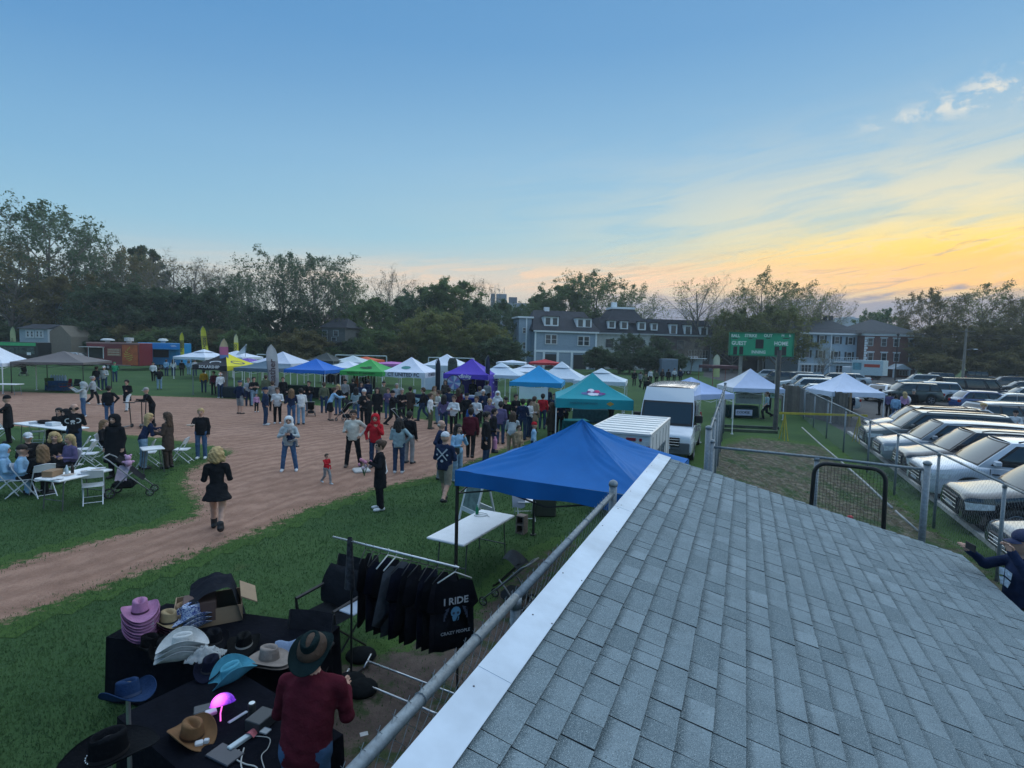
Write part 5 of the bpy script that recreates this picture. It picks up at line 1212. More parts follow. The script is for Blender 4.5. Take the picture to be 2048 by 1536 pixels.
f.tube([(-hw_ - .04, 0, 0), (-hw_, 0, zt_ - rr)] + [(-hw_ + rr - rr * math.cos(k * PI / 10), 0, zt_ - rr + rr * math.sin(k * PI / 10)) for k in range(1, 6)] + [(hw_ - rr + rr * math.sin(k * PI / 10), 0, zt_ - rr + rr * math.cos(k * PI / 10)) for k in range(0, 6)] + [(hw_ + .04, 0, 0)], .035, 8); f.build('frame', mk((.012, .014, .016), .6), sc)
MB().tube([(-hw_, 0, .62), (hw_, 0, .62)], .018, 6).build('lower_bar', mk((.2, .18, .16), .6), sc)
nt_ = MB(); st = .052
for i in range(1, int(2 * hw_ / st)): nt_.tube([(-hw_ + i * st, 0, .1), (-hw_ + i * st, .02 * math.sin(i), zt_ - .03)], .0022, 3, cap=False)
for j in range(2, int(zt_ / st)): nt_.tube([(-hw_ + .02, 0, j * st), (0, .03, j * st - .01), (hw_ - .02, 0, j * st)], .0022, 3, cap=False)
nt_.build('net', mk((.015, .016, .018), .8), sc)['kind'] = 'stuff'
o = MB().sphere((0, 0, .06), (.075, .06, .06), 10, 6).build('red_ball', mk((.5, .05, .06), .6), loc=at(1698, 1022, .62) * 1, smooth=True); o.location.z = .0; o.location = at(1700, 1040); tag(o, 'small red ball seen through the black net', 'ball')
o = MB().box((0, 0, .04), (.5, .5, .09), bev=.03).build('base_bag', mk((.50, .48, .46), .8, .15, 6), loc=at(723, 943), rz=R(25)); tag(o, 'white square base bag on the dirt', 'base')
def pole(px, py, Y, ytop, label, arms=1):
 p = atY(px, py, Y); z = atY(px, ytop, Y).z; t = thing('utility_pole', label, 'pole', (p.x, p.y, 0), 0, 'poles by the parking lot')
 MB().tube([(0, 0, 0), (0, 0, z)], [.20, .14], 8).build('shaft', mk((.22, .20, .17), .9, .2, 2), t)
 for k in range(arms): MB().box((0, -.1, z - .4 - k * 2.4), (2.4 - .6 * k, .12, .12)).build('crossarm', mk((.15, .13, .11), .9), t)
 q = MB(); q.tube([(.15, 0, z * .62), (1.0, 0, z * .64), (1.5, 0, z * .64)], .04, 5); q.build('lamp_arm', GALV, t); MB().box((1.6, 0, z * .64 - .04), (.5, .2, .12)).build('lamp_head', WHITEP, t)
pole(1924, 770, 82, 657, 'wooden utility pole with crossarm above the parked cars')
p = atY(1791, 742, 88); t = thing('street_lamp', 'dark street lamp before the brick block', 'lamp', (p.x, p.y, 0)); z = atY(1791, 672, 88).z; MB().tube([(0, 0, 0), (0, 0, z)], .08, 6).build('shaft', BLACKM, t); MB().lathe([(.12, z), (.25, z + .3), (.1, z + .55)], 8).build('lantern', BLACKM, t)
q = MB(); pz = atY(1924, 660, 82);
for k in range(3): q.tube([(pz.x + 60 * s_ / 12 * 1.0 - 30, pz.y + 4 * (k - 1) * .2, pz.z - .2 - 1.0 * (1 - (2 * s_ / 12 - 1) ** 2) + k * .25) for s_ in range(13)], .02, 4)
q.build('overhead_wire', BLACKM); bpy.data.objects['overhead_wire']['kind'] = 'structure'
# ================================================================== cargo trailer beside the blue canopy
p = dn(12.75, -3.42); ct = thing('cargo_trailer', 'white enclosed cargo trailer with ribbed roof between blue canopy and van', 'trailer', p, DANG - PI / 2)
Lc, Wc, z0, z1 = 3.5, 1.52, .45, 2.08
CW = mk((.52, .55, .57), .45, .06, 2); MB().box((Wc / 2, Lc / 2, (z0 + z1) / 2), (Wc, Lc, z1 - z0), bev=.02).build('body', CW, ct)
rf = MB(); rf.smooth = False
rf.box((Wc / 2, Lc / 2, z1 + .012), (Wc - .03, Lc - .03, .02)); rfo = rf.build('roof', mk((.62, .64, .66), .32, .12, 2.5, metal=.3), ct)
for k in range(8): MB().box((Wc / 2, .25 + k * .43, z1 + .03), (Wc - .08, .05, .016), bev=.006).build('roof_rib', mk((.60, .62, .64), .3, .05, metal=.3), rfo)
tr = MB()
for x_ in (.02, Wc - .02): tr.box((x_, Lc / 2, z1 + .005), (.06, Lc + .02, .06), bev=.008)
for y_ in (.0, Lc): tr.box((Wc / 2, y_, z1 + .004), (Wc - .08, .06, .058), bev=.008)
tr.build('roof_trim', mk((.60, .60, .60), .35, .05, metal=.3), ct)
for k in range(6): MB().box((Wc + .004, .3 + k * .58, 1.25), (.012, .03, 1.5)).build('panel_joint', mk((.34, .36, .37), .5), ct)
text('MUSIC', .62, 'lettering', mk((.06, .10, .13), .6), ct, frame_mat(Vector((Wc + .012, Lc / 2 + .1, 1.35)), (0, 1, 0), (0, 0, 1)), sx=.8)
for x_ in (Wc / 2 + .36, Wc / 2 + .58): MB().box((x_ - .05, -.012, z1 - .12), (.22 if x_ < 1.2 else .06, .03, .07), bev=.006).build('marker_light', mk((.25, .02, .03), .3), ct)
MB().box((Wc - .06, -.012, 1.55), (.09, .03, .55)).build('tail_light', mk((.22, .025, .03), .3, .5, 20), ct)
for k in range(2):
 MB().box((Wc * (.26 + .48 * k), -.006, 1.24), (Wc * .46, .014, 1.4)).build('rear_door', mk((.50, .54, .56), .45), ct)
 w = MB(); w.M = Matrix.Translation((-.02 if k else Wc + .02, 1.4, .32)) @ Matrix.Rotation(R(90), 4, 'Y'); w.lathe([(.05, -.09), (.30, -.09), (.32, 0), (.30, .09), (.05, .09)], 16); w.build('wheel', RUB, ct)
# ================================================================== cars
def interp(T, x):
 if x <= T[0][0]: return T[0][1]
 for (a, b), (c, d) in zip(T[:-1], T[1:]):
  if x <= c: return b + (d - b) * (x - a) / (c - a)
 return T[-1][1]
CARP = {}
def carpaint(c, rough=.22): return mk(c, rough, .03, 2, spec=.6, coat=1.0) if False else mk(c, rough, 0, 2, spec=.55, coat=.9)
GLASS = mk((.018, .024, .028), .03, 0, spec=.9)
CHROME = mk((.5, .52, .54), .15, 0, metal=.9); DARKP = mk((.012, .012, .014), .55, 0); LENS = mk((.66, .70, .72), .3, .3, 12, spec=.6); REDL = mk((.28, .012, .015), .2, .2, 8)
RIM = mk((.32, .33, .35), .3, .1, metal=.8); PLATE = mk((.42, .46, .52), .5, .1)
SPEC = {
 'sedan': dict(L=4.75, W=1.82, nose=.72, hood=.93, belt=.98, roof=1.45, cowl=1.05, rf=.30, rr=-1.0, rb=-1.72, tail=1.02, R=.33, fx=1.45, rx=-1.36),
 'suv':   dict(L=4.75, W=1.90, nose=.87, hood=1.08, belt=1.12, roof=1.72, cowl=1.28, rf=.55, rr=-1.85, rb=-2.18, tail=1.10, R=.37, fx=1.42, rx=-1.40),
 'bigsuv':dict(L=5.12, W=2.0, nose=.94, hood=1.15, belt=1.17, roof=1.80, cowl=1.45, rf=.68, rr=-2.05, rb=-2.42, tail=1.15, R=.39, fx=1.55, rx=-1.48),
 'hatch': dict(L=4.25, W=1.78, nose=.76, hood=.98, belt=1.0, roof=1.52, cowl=1.05, rf=.30, rr=-1.45, rb=-1.95, tail=1.0, R=.32, fx=1.33, rx=-1.28),
 'van':   dict(L=5.6, W=2.05, nose=1.0, hood=1.22, belt=1.28, roof=2.62, cowl=2.18, rf=1.40, rr=-2.72, rb=-2.78, tail=1.28, R=.35, fx=1.85, rx=-1.75),
 'bigvan':dict(L=5.7, W=2.0, nose=.95, hood=1.12, belt=1.15, roof=2.08, cowl=1.95, rf=1.30, rr=-2.72, rb=-2.80, tail=1.15, R=.36, fx=1.95, rx=-1.65),
 'jeep':  dict(L=4.3, W=1.85, nose=.98, hood=1.14, belt=1.15, roof=1.84, cowl=.72, rf=.50, rr=-1.95, rb=-2.02, tail=1.15, R=.41, fx=1.28, rx=-1.32),
}
def car_meshes(kind):
 P = SPEC[kind]; L, W_ = P['L'], P['W'] / 2; h2 = L / 2; R_ = P['R']; out = {}
 boxy = kind in ('jeep', 'van', 'bigvan')
 ra = R_ * 1.16
 xs = sorted(set([-h2, -h2 + .03, -h2 + .10, -h2 + .22] + [h2, h2 - .015, h2 - .045, h2 - .085, h2 - .13, h2 - .22, h2 - .36] + list(np.linspace(-h2 + .4, h2 - .5, 15)) + [c + ra * math.cos(a) * 1.0 for c in (P['fx'], P['rx']) for a in np.linspace(0, PI, 11)] + [c + s_ * ra * 1.001 for c in (P['fx'], P['rx']) for s_ in (-1, 1)]))
 top = [(-h2, P['tail'] - .22), (-h2 + .04, P['tail'] - .06), (-h2 + .16, P['tail']), (P['rb'], P['belt']), (P['cowl'], P['belt'] - .02), (P['cowl'] + .15, P['hood']), (h2 - .45, P['hood'] - .06 - .06 * (not boxy)), (h2 - .13, P['nose'] + .05), (h2 - .045, P['nose'] + .0), (h2 - .015, P['nose'] - .06), (h2, P['nose'] - .15)]
 def half(x):
  e = abs(x) / h2; k = .15 if x > 0 else .12
  if boxy: k *= .45
  return W_ * (1 - k * max(0, (e - .74) / .26) ** 2.8)
 sill = .24 if kind in ('sedan', 'hatch') else .30
 rings = []
 for x in xs:
  zt = interp(top, x); zb = sill
  if x > h2 - .12: zb = sill + (.10 * (x - h2 + .12) / .12)
  if x < -h2 + .12: zb = sill + (.12 * (-h2 + .12 - x) / .12)
  for c in (P['fx'], P['rx']):
   dx = abs(x - c)
   if dx < ra: zb = max(zb, R_ * .98 + math.sqrt(max(0, ra * ra - dx * dx)) * .97)
  zb = min(zb, zt - .08); w = half(x); h = zt - zb; cr = .03 if x > P['cowl'] else .02
  full = P['belt'] - sill
  prof = [(.93, zb), (.985, zb + .10 * h), (1.0, zb + .40 * h), (.99, zb + .62 * h), (.975, zb + .78 * h), (.955, zt - .045), (.90, zt - .005), (.60, zt + cr * .7), (0, zt + cr)]
  ring = [(x, w * a, z) for a, z in prof]; ring = ring + [(x, -y, z) for (x, y, z) in ring[-2::-1]]
  rings.append(ring)
 n = len(rings[0]); mb = MB(); mb.smooth = True
 mb.add([p for r_ in rings for p in r_], [(i * n + k, i * n + k + 1, (i + 1) * n + k + 1, (i + 1) * n + k) for i in range(len(rings) - 1) for k in range(n - 1)])
 for ri, rev in ((0, 1), (len(rings) - 1, 0)):
  c = Vector((rings[ri][0][0] + (.02 if not rev else -.02), 0, (rings[ri][0][2] + rings[ri][n // 2][2]) / 2)); b = len(mb.v)
  mb.v.append(tuple(c)); base = ri * n
  for k in range(n - 1):
   f = (base + k, base + k + 1, b); mb.f.append(f[::-1] if rev else f); mb.mi.append(0); mb.sm.append(True)
  f = (base + n - 1, base, b); mb.f.append(f[::-1] if rev else f); mb.mi.append(0); mb.sm.append(True)
 wb, wr = W_ * .925, W_ * (.74 if not boxy else .84); zb, zr = P['belt'] - .06, P['roof']
 def xf(t): return P['cowl'] + (P['rf'] - P['cowl']) * (t ** 1.12)
 def xr(t): return P['rb'] + (P['rr'] - P['rb']) * (t ** 1.5)
 def wd(t): return wb + (wr - wb) * (t ** 1.15) + .035 * math.sin(PI * t)
 bow = .10 if not boxy else .05
 def front(u, t, o=0.0): y = (2 * u - 1); w = wd(t); return Vector((xf(t) + bow * (1 - y * y) + o, y * w, zb + (zr - zb) * t + o * .45))
 def rear(u, t, o=0.0): y = (2 * u - 1); w = wd(t); return Vector((xr(t) - bow * .6 * (1 - y * y) - o, y * w, zb + (zr - zb) * t + o * .3))
 def side(u, t, s, o=0.0): a, b = xr(t), xf(t); m_ = math.sin(PI * u); return Vector((a + (b - a) * u, s * (wd(t) + .03 * m_ * (1 - t * .4) + o), zb + (zr - zb) * t))
 def roof(u, v):
  a, b = xr(1), xf(1); y = 2 * v - 1; x = a + (b - a) * u; e = bow * (1 - y * y)
  x = (a - e * .6) + (b + e - a + e * .6) * u; m_ = math.sin(PI * u); w = wr + .03 * m_ * .6
  return Vector((x, y * w, zr + (.055 * (1 - y * y) + .03 * m_) * (1 if not boxy else .8)))
 for fn in (lambda u, v: tuple(front(u, v)), lambda u, v: tuple(rear(1 - u, v))): mb.grid(fn, 10, 8)
 for s in (-1, 1): mb.grid(lambda u, v, s=s: tuple(side(u if s < 0 else 1 - u, v, s)), 14, 8)
 mb.grid(lambda u, v: tuple(roof(u, v)), 14, 10)
 body = bmesh.new(); me = mb.mesh('body', DARKP); body.from_mesh(me); bmesh.ops.remove_doubles(body, verts=body.verts, dist=.012); bmesh.ops.recalc_face_normals(body, faces=body.faces); body.to_mesh(me); body.free(); me.polygons.foreach_set('use_smooth', [True] * len(me.polygons))
 me.set_sharp_from_angle(angle=R(38)) if hasattr(me, 'set_sharp_from_angle') else None
 out['body'] = me
 g1 = MB(); g1.smooth = True
 t0, t1 = (.12, .94) if kind not in ('van',) else (.10, .60)
 g1.grid(lambda u, v: tuple(front(.05 + .90 * u, t0 + (t1 - t0) * v, .008)), 10, 6); g1.cur = 1; g1.grid(lambda u, v: tuple(front(.015 + .97 * u, t0 - .06 + (min(.995, t1 + .045) - t0 + .06) * v, .004)), 10, 6); out['windshield'] = g1.mesh('windshield', [GLASS, DARKP])
 g2 = MB(); g2.smooth = True; g2.grid(lambda u, v: tuple(rear(.90 - .80 * u, .25 + .62 * v, .008)), 10, 6); out['rear_window'] = g2.mesh('rear_window', GLASS)
 cuts = {'sedan': [(.06, .42), (.46, .90)], 'suv': [(.03, .24), (.27, .57), (.60, .93)], 'bigsuv': [(.03, .27), (.30, .58), (.61, .93)], 'hatch': [(.05, .18), (.21, .55), (.58, .92)], 'van': [(.80, .965)], 'bigvan': [(.04, .38), (.41, .72), (.76, .95)], 'jeep': [(.06, .34), (.38, .62), (.66, .93)]}[kind]
 out['side_windows'] = []
 tt = (.16, .86) if kind not in ('van',) else (.10, .55)
 for s in (-1, 1):
  for a, b in cuts:
   q = MB(); q.smooth = True
   def sw(u, v, a=a, b=b, s=s):
    t = tt[0] + (tt[1] - tt[0]) * v; ua = a + .02 * (1 - v); ub = b
    if b > .85: ub = b - .0 - .02 * v
    uu = ua + (ub - ua) * u
    return tuple(side(uu if s < 0 else ua + ub - uu, t, s, .006))
   q.grid(sw, 6, 4); q.cur = 1; q.grid(lambda u, v, s=s, a=a, b=b: tuple(side((a - .014 + (b - a + .028) * u) if s < 0 else (b + .014 - (b - a + .028) * u), tt[0] - .05 + (tt[1] - tt[0] + .09) * v, s, .003)), 6, 4); out['side_windows'].append(q.mesh('side_window', [GLASS, DARKP]))
 zn = P['nose']; hw = half(h2 - .1)
 gr = MB(); gh = .26 if kind in ('sedan', 'hatch') else .34
 gr.box((h2 + .012, 0, zn - .24), (.05, hw * 1.15, gh), bev=.012); out['grille'] = gr.mesh('grille', DARKP)
 sl = MB(); [sl.box((h2 + .042, 0, zn - .24 + (k - 1) * gh / 3.6), (.018, hw * 1.12, .03), bev=.006) for k in range(3)]; out['grille_bar'] = sl.mesh('grille_bar', CHROME)
 out['headlights'] = []
 for s in (-1, 1):
  q = MB(); q.smooth = True; zl = zn - .13
  def hl(u, v, s=s):
   y0, y1 = hw * .60, None
   x = h2 - .03 - .50 * max(0, (u - .35) / .65) ** 1.3; y = (hw * .60 + (half(x) - hw * .60 + .012) * u / .45) if u < .45 else half(x) * 1.0 + .008
   z = zl - .09 + (.22 - .10 * u) * (v - .5) + .09 * u
   return (x + .02 * (1 - u), s * y, z)
  q.grid(lambda u, v, s=s: hl(u if s > 0 else 1 - u, v, s), 14, 3); out['headlights'].append(q.mesh('headlight', LENS))
 bl = MB(); bl.box((h2 - .0, 0, sill + .17), (.06, hw * 1.3, .12), bev=.01); out['air_intake'] = bl.mesh('air_intake', DARKP)
 bp = MB(); bp.box((h2 + .03, 0, sill + .27), (.03, .5, .12)); out['license_plate'] = bp.mesh('license_plate', PLATE)
 rbp = MB(); rbp.box((-h2 - .025, 0, P['tail'] - .42), (.03, .5, .13)); out['rear_plate'] = rbp.mesh('license_plate', PLATE)
 out['taillights'] = []
 for s in (-1, 1):
  q = MB(); q.box((-h2 + .03, s * half(-h2 + .05) * .86, P['tail'] - .20), (.12, .30, .20 if kind != 'van' else .5), bev=.02); out['taillights'].append(q.mesh('taillight', REDL))
 out['mirrors'] = []
 for s in (-1, 1):
  q = MB(); x = xf(.12) - .32; k = 1.9 if kind == 'van' else 1.0
  q.box((x, s * (wd(.15) + .12 * k ** .5), zb + .16 * k), (.14, .20 * k ** .5, .15 * k), bev=.03); q.bar((x, s * wd(.1), zb + .10), (x, s * (wd(.1) + .1), zb + .13), .06); out['mirrors'].append(q.mesh('wing_mirror', DARKP))
 T = MB(); T.smooth = True; T.M = Matrix.Rotation(R(90), 4, 'X'); tw = .115
 T.lathe([(R_ * .60, -tw * .7), (R_ * .66, -tw), (R_ * .90, -tw), (R_ * .98, -tw * .75), (R_, 0), (R_ * .98, tw * .75), (R_ * .90, tw), (R_ * .66, tw), (R_ * .60, tw * .7)], 22, cap=True); out['tyre'] = T.mesh('wheel', RUB)
 rm = MB(); rm.M = Matrix.Rotation(R(90), 4, 'X')
 rm.lathe([(R_ * .66, tw * .95), (R_ * .62, tw * .99), (R_ * .58, tw * .72), (R_ * .56, tw * .4)], 22, cap=False); rm.lathe([(R_ * .16, tw * .5), (R_ * .15, tw * .92), (R_ * .05, tw * .95)], 10)
 for k in range(5):
  a = 2 * PI * k / 5; rm.bar((R_ * .12 * math.cos(a), R_ * .12 * math.sin(a), tw * .82), (R_ * .60 * math.cos(a), R_ * .60 * math.sin(a), tw * .80), R_ * .17, .03)
 rm.lathe([(.01, tw * .42), (R_ * .58, tw * .4)], 18, cap=False); out['rim'] = rm.mesh('rim', RIM)
 ub = MB(); ub.box((0, 0, sill + .22), (L * .94, W_ * 1.72, .42)); ub.box(((P['cowl'] + P['rb']) / 2, 0, P['belt'] - .2), (1.0, W_ * 1.5, .3)); out['underbody'] = ub.mesh('underbody', DARKP)
 dl = MB()
 for s in (-1, 1):
  for u in ([.28, .60, .93] if kind not in ('van',) else [.78]):
   x = P['rb'] + (P['cowl'] - P['rb']) * u
   if abs(x - P['rx']) > ra + .02: dl.box((x, s * (W_ * .985), (sill + P['belt']) / 2 + .06), (.014, .012, P['belt'] - sill - .26))
   dl.box((x - .12, s * (W_ * .988 + .004), P['belt'] - .20), (.17, .03, .03), bev=.008)
 out['door_trim'] = dl.mesh('door_trim', DARKP)
 rr = MB()
 for s in (-1, 1): rr.tube([(P['rf'] - .15, s * wr * .93, zr + .03), (P['rf'] - .35, s * wr * .93, zr + .075), (P['rr'] + .3, s * wr * .93, zr + .085), (P['rr'] + .1, s * wr * .93, zr + .03)], .02, 6)
 out['roof_rail'] = rr.mesh('roof_rail', DARKP)
 return out
def setmat(o, m_):
 if not o.data.materials: o.data.materials.append(m_)
 o.material_slots[0].link = 'OBJECT'; o.material_slots[0].material = m_
 return o
def car(kind, loc, heading, label, col, rails=False, cat='car', group='cars in the parking lot', name='parked_car', detail=2, rough=.2, rimc=None):
 if kind not in CARP: CARP[kind] = car_meshes(kind)
 K = CARP[kind]; P = SPEC[kind]; t = thing(name, label, cat, loc, heading, group); pm = carpaint(col, rough)
 setmat(obj('body', K['body'], t), pm); obj('windshield', K['windshield'], t)
 for w in K['side_windows']: obj('side_window', w, t)
 if kind != 'van': obj('rear_window', K['rear_window'], t)
 for s in (-1, 1):
  for x in (P['fx'], P['rx']):
   w = obj('wheel', K['tyre'], t, (x, s * (P['W'] / 2 - .125), P['R']), 0 if s < 0 else PI); obj('rim', K['rim'], w)
 obj('underbody', K['underbody'], t)
 for m_ in K['headlights']: obj('headlight', m_, t)
 for m_ in K['mirrors']: setmat(obj('wing_mirror', m_, t), pm if kind != 'van' else DARKP)
 if detail > 0:
  g_ = obj('grille', K['grille'], t); obj('grille_bar', K['grille_bar'], g_); obj('air_intake', K['air_intake'], t); obj('license_plate', K['license_plate'], t)
  for m_ in K['taillights']: obj('taillight', m_, t)
  obj('door_trim', K['door_trim'], t)
 if rails: obj('roof_rail', K['roof_rail'], t)
 return t
def car_at(kind, px, py, z, heading, *a, **k):
 """car whose body point of height z sits at photo pixel"""
 p = at(px, py, z); return car(kind, Vector((p.x, p.y, 0)), heading, *a, **k)
van = car('van', dn(23.0, -2.62), DANG + PI + R(1), 'tall white high roofed van facing the dugout behind the cargo trailer', (.62, .66, .72), cat='van', name='cargo_van', group=None)
vm = MB()
vm.box((2.72, 0, .55), (.22, 1.86, .46), bev=.05); vm.build('bumper', mk((.10, .11, .12), .6), van)
for k in range(5): MB().box((1.28, -.72 + .36 * k, 2.60), (.06, .05, .05), bev=.01).build('roof_marker', DARKP, van)
MB().tube([(1.5, 0, 2.36), (1.42, 0, 2.58)], .012, 6).build('antenna', DARKP, van)
for s in (-1, 1): MB().box((1.62, s * .93, 1.75), (.05, .05, .9), ry=R(-25)).build('pillar_trim', DARKP, van)
HN = math.atan2(-NV.y, -NV.x)
row = [
 ('sedan', 13.3, .0, 'dark blue grey car with a shiny bonnet, half hidden by the man at the right', (.03, .04, .06), False),
 ('suv', 16.1, .0, 'black crossover with chrome grille bars behind the fence', (.012, .014, .018), False),
 ('bigsuv', 19.2, .0, 'large white sport utility car nose to the kerb', (.60, .64, .70), True),
 ('suv', 21.9, .15, 'black car with roof rails beside the large white one', (.02, .016, .018), True),
 ('suv', 24.3, .0, 'silver grey car second beyond the large white one', (.26, .29, .33), False),
 ('bigsuv', 27.2, .0, 'dark grey car with black crossbars at the far end of the front row', (.09, .10, .10), True),
 ('suv', 30.4, .6, 'brown black car with roof rails last in the front row', (.045, .035, .030), True),
]
for kind, d, dx, lab, col, rl in row:
 car(kind, dn(d, KN - .28 + SPEC[kind]['L'] / 2 + dx), HN + R(rnd.uniform(-1.5, 1.5)), lab, col, rl)
H180 = HN + PI
more = [
 ('sedan', 1940, 838, .9, H180 + R(25), 'silver sedan facing the camera behind the front row', (.40, .43, .46)),
 ('suv', 2025, 838, .9, H180 + R(20), 'silver grey wagon behind the people with shopping at the right', (.30, .33, .35)),
 ('hatch', 1975, 800, .9, H180 + R(8), 'blue hatchback before the black van', (.02, .06, .20)),
 ('bigvan', 1948, 778, 1.1, H180 + R(4), 'long black passenger van in the second row', (.018, .018, .026)),
 ('sedan', 2035, 803, .9, H180 + R(10), 'pale silver car right of the blue hatchback', (.42, .47, .50)),
 ('sedan', 1880, 785, .8, HN + R(4), 'champagne car left of the black van', (.34, .34, .28)),
 ('suv', 1858, 782, .9, HN, 'white small car left of the champagne one', (.50, .54, .60)),
 ('suv', 1815, 783, 1.0, HN + R(10), 'dark green grey truck behind the strolling people', (.03, .045, .045)),
 ('sedan', 1766, 783, .8, H180 + R(60), 'white sedan facing away behind the lot tent', (.50, .54, .60)),
 ('sedan', 1875, 768, .8, HN, 'silver car in the third row left of the pole', (.40, .44, .47)),
 ('suv', 1838, 762, .9, HN, 'pale grey car in the third row below the brick block', (.40, .43, .45)),
 ('sedan', 1905, 766, .8, HN, 'white car in the third row under the utility pole', (.52, .56, .60)),
 ('suv', 1870, 757, .9, HN, 'dark car in the far row below the brick block', (.06, .07, .08)),
 ('jeep', 1962, 754, 1.0, HN + PI, 'black boxy off road car with spare wheel far right', (.014, .015, .016)),
 ('suv', 2012, 766, .9, HN, 'maroon grey car below the black boxy one', (.09, .07, .075)),
 ('suv', 2005, 754, .9, HN, 'grey car roof far right by the trees', (.22, .24, .25)),
 ('sedan', 2040, 774, .8, HN, 'dark sedan at the right edge of the third row', (.04, .045, .05)),
 ('sedan', 2046, 790, .8, HN, 'light grey sedan at the right picture edge', (.36, .39, .41)),
 ('sedan', 1626, 784, .8, HN, 'white car nearest the stockade fence', (.55, .59, .64)),
 ('suv', 1618, 774, .9, HN, 'white crossover second from the stockade fence', (.52, .57, .60)),
 ('suv', 1606, 764, .9, HN + R(3), 'white pickup like car behind the scoreboard post', (.55, .58, .60)),
 ('sedan', 1640, 766, .8, HN, 'silver car below the grey apartments', (.42, .45, .48)),
 ('suv', 1668, 760, .9, HN, 'dark car below the shuttered windows', (.08, .09, .10)),
 ('sedan', 1642, 796, .8, HN, 'silver sedan with big windshield by the stockade fence', (.40, .46, .48)),
 ('suv', 1590, 757, .9, HN, 'grey car far behind the scoreboard', (.25, .27, .28)),
 ('sedan', 1700, 757, .8, HN, 'white car left of the box truck', (.5, .54, .58)),
 ('sedan', 1660, 779, .8, HN, 'teal grey sedan left of the lot tent', (.16, .24, .26)),
 ('suv', 1555, 757, .9, HN, 'dark car behind the arched entrance tent', (.05, .055, .06)),
 ('hatch', 1530, 748, .9, HN, 'white car roof before the arched entrance', (.5, .53, .56)),
]
for kind, px, py, z, hd, lab, col in more: car_at(kind, px, py, z, hd, lab, col, detail=1, cat='van' if kind == 'bigvan' else 'car')
sp = bpy.data.objects
for o in [o for o in COL.objects if o.get('label', '').startswith('black boxy off road')]:
 w = obj('spare_wheel', CARP['jeep']['tyre'], o, (-2.25, 0, 1.05), PI / 2); obj('rim', CARP['jeep']['rim'], w)
car_at('suv', 152, 716, 1.0, R(5), 'white car behind the brown canopy on the outfield', (.5, .54, .58), group=None, detail=1)
p = atY(1730, 752, 92); bt = thing('box_truck', 'white rental box truck with an orange stripe before the brick block', 'truck', (p.x, p.y, 0), R(128))
MB().box((-.6, 0, 1.9), (4.6, 2.2, 2.5), bev=.03).build('cargo_box', mk((.50, .60, .62), .5), bt)
for s in (-1, 1): MB().box((-1.3, s * 1.104, 2.25), (2.3, .02, .5)).build('stripe', mk((.50, .06, .03), .5), bt); MB().box((.9, s * 1.104, 2.1), (1.3, .02, 1.2)).build('print', mk((.10, .28, .33), .5, .5, 2), bt)
MB().box((2.5, 0, 1.25), (1.5, 2.0, 1.5), bev=.12).build('cab', mk((.55, .58, .6), .4), bt); MB().box((3.2, 0, 1.6), (.12, 1.7, .6), ry=R(-12)).build('windshield', GLASS, bt)
for x in (2.3, -1.6):
 for s in (-1, 1): w = MB(); w.M = Matrix.Translation((x, s * .95, .42)) @ Matrix.Rotation(R(90), 4, 'X'); w.lathe([(.1, -.12), (.40, -.12), (.42, 0), (.40, .12), (.1, .12)], 16); w.build('wheel', RUB, bt)
# ================================================================== people: one continuous body grown from a distance field
def surface_nets(F, org, h):
 nx, ny, nz = F.shape; I = F < 0
 c = [I[a:nx - 1 + a, b:ny - 1 + b, d:nz - 1 + d] for a in (0, 1) for b in (0, 1) for d in (0, 1)]
 any_ = np.logical_or.reduce(c); all_ = np.logical_and.reduce(c); act = any_ & ~all_
 idx = np.full(act.shape, -1, np.int64); n = int(act.sum()); idx[act] = np.arange(n)
 ci = np.argwhere(act); P = np.zeros((n, 3)); W_ = np.zeros(n)
 for a in range(3):
  o = [k for k in range(3) if k != a]
  for u in (0, 1):
   for v in (0, 1):
    p0 = ci.copy(); p0[:, o[0]] += u; p0[:, o[1]] += v; p1 = p0.copy(); p1[:, a] += 1
    f0 = F[p0[:, 0], p0[:, 1], p0[:, 2]]; f1 = F[p1[:, 0], p1[:, 1], p1[:, 2]]; m_ = (f0 < 0) != (f1 < 0)
    t = np.where(m_, f0 / np.where(m_, f0 - f1, 1), 0); q = p0.astype(float); q[:, a] += t
    P[m_] += q[m_]; W_[m_] += 1
 V = org + P / W_[:, None] * h; Q = []
 for a in range(3):
  b, c_ = (a + 1) % 3, (a + 2) % 3
  sl0 = [slice(None)] * 3; sl1 = [slice(None)] * 3; sl0[a] = slice(0, -1); sl1[a] = slice(1, None)
  ch = I[tuple(sl0)] != I[tuple(sl1)]; e = np.argwhere(ch); ok = (e[:, b] > 0) & (e[:, c_] > 0) & (e[:, b] < F.shape[b] - 1) & (e[:, c_] < F.shape[c_] - 1); e = e[ok]
  def g_(db, dc): q = e.copy(); q[:, b] += db; q[:, c_] += dc; return idx[q[:, 0], q[:, 1], q[:, 2]]
  quad = np.stack([g_(-1, -1), g_(0, -1), g_(0, 0), g_(-1, 0)], 1); flip = ~I[tuple(e.T)]; quad[flip] = quad[flip][:, ::-1]; Q.append(quad)
 Q = np.concatenate(Q); return V, Q[(Q >= 0).all(1)]
def sdf_prim(X, Y, Z, a, b, ra, rb, fl, zm=None):
 a = np.array(a, float); b = np.array(b, float); ba = b - a; L = ba @ ba + 1e-9
 px, py, pz = X - a[0], Y - a[1], Z - a[2]; t = np.clip((px * ba[0] + py * ba[1] + pz * ba[2]) / L, 0, 1)
 dx, dy, dz = px - t * ba[0], py - t * ba[1], pz - t * ba[2]
 d = np.sqrt(dx * dx + (dy / fl) ** 2 + dz * dz) - (ra + (rb - ra) * t)
 return d if zm is None else np.maximum(d, zm - Z)
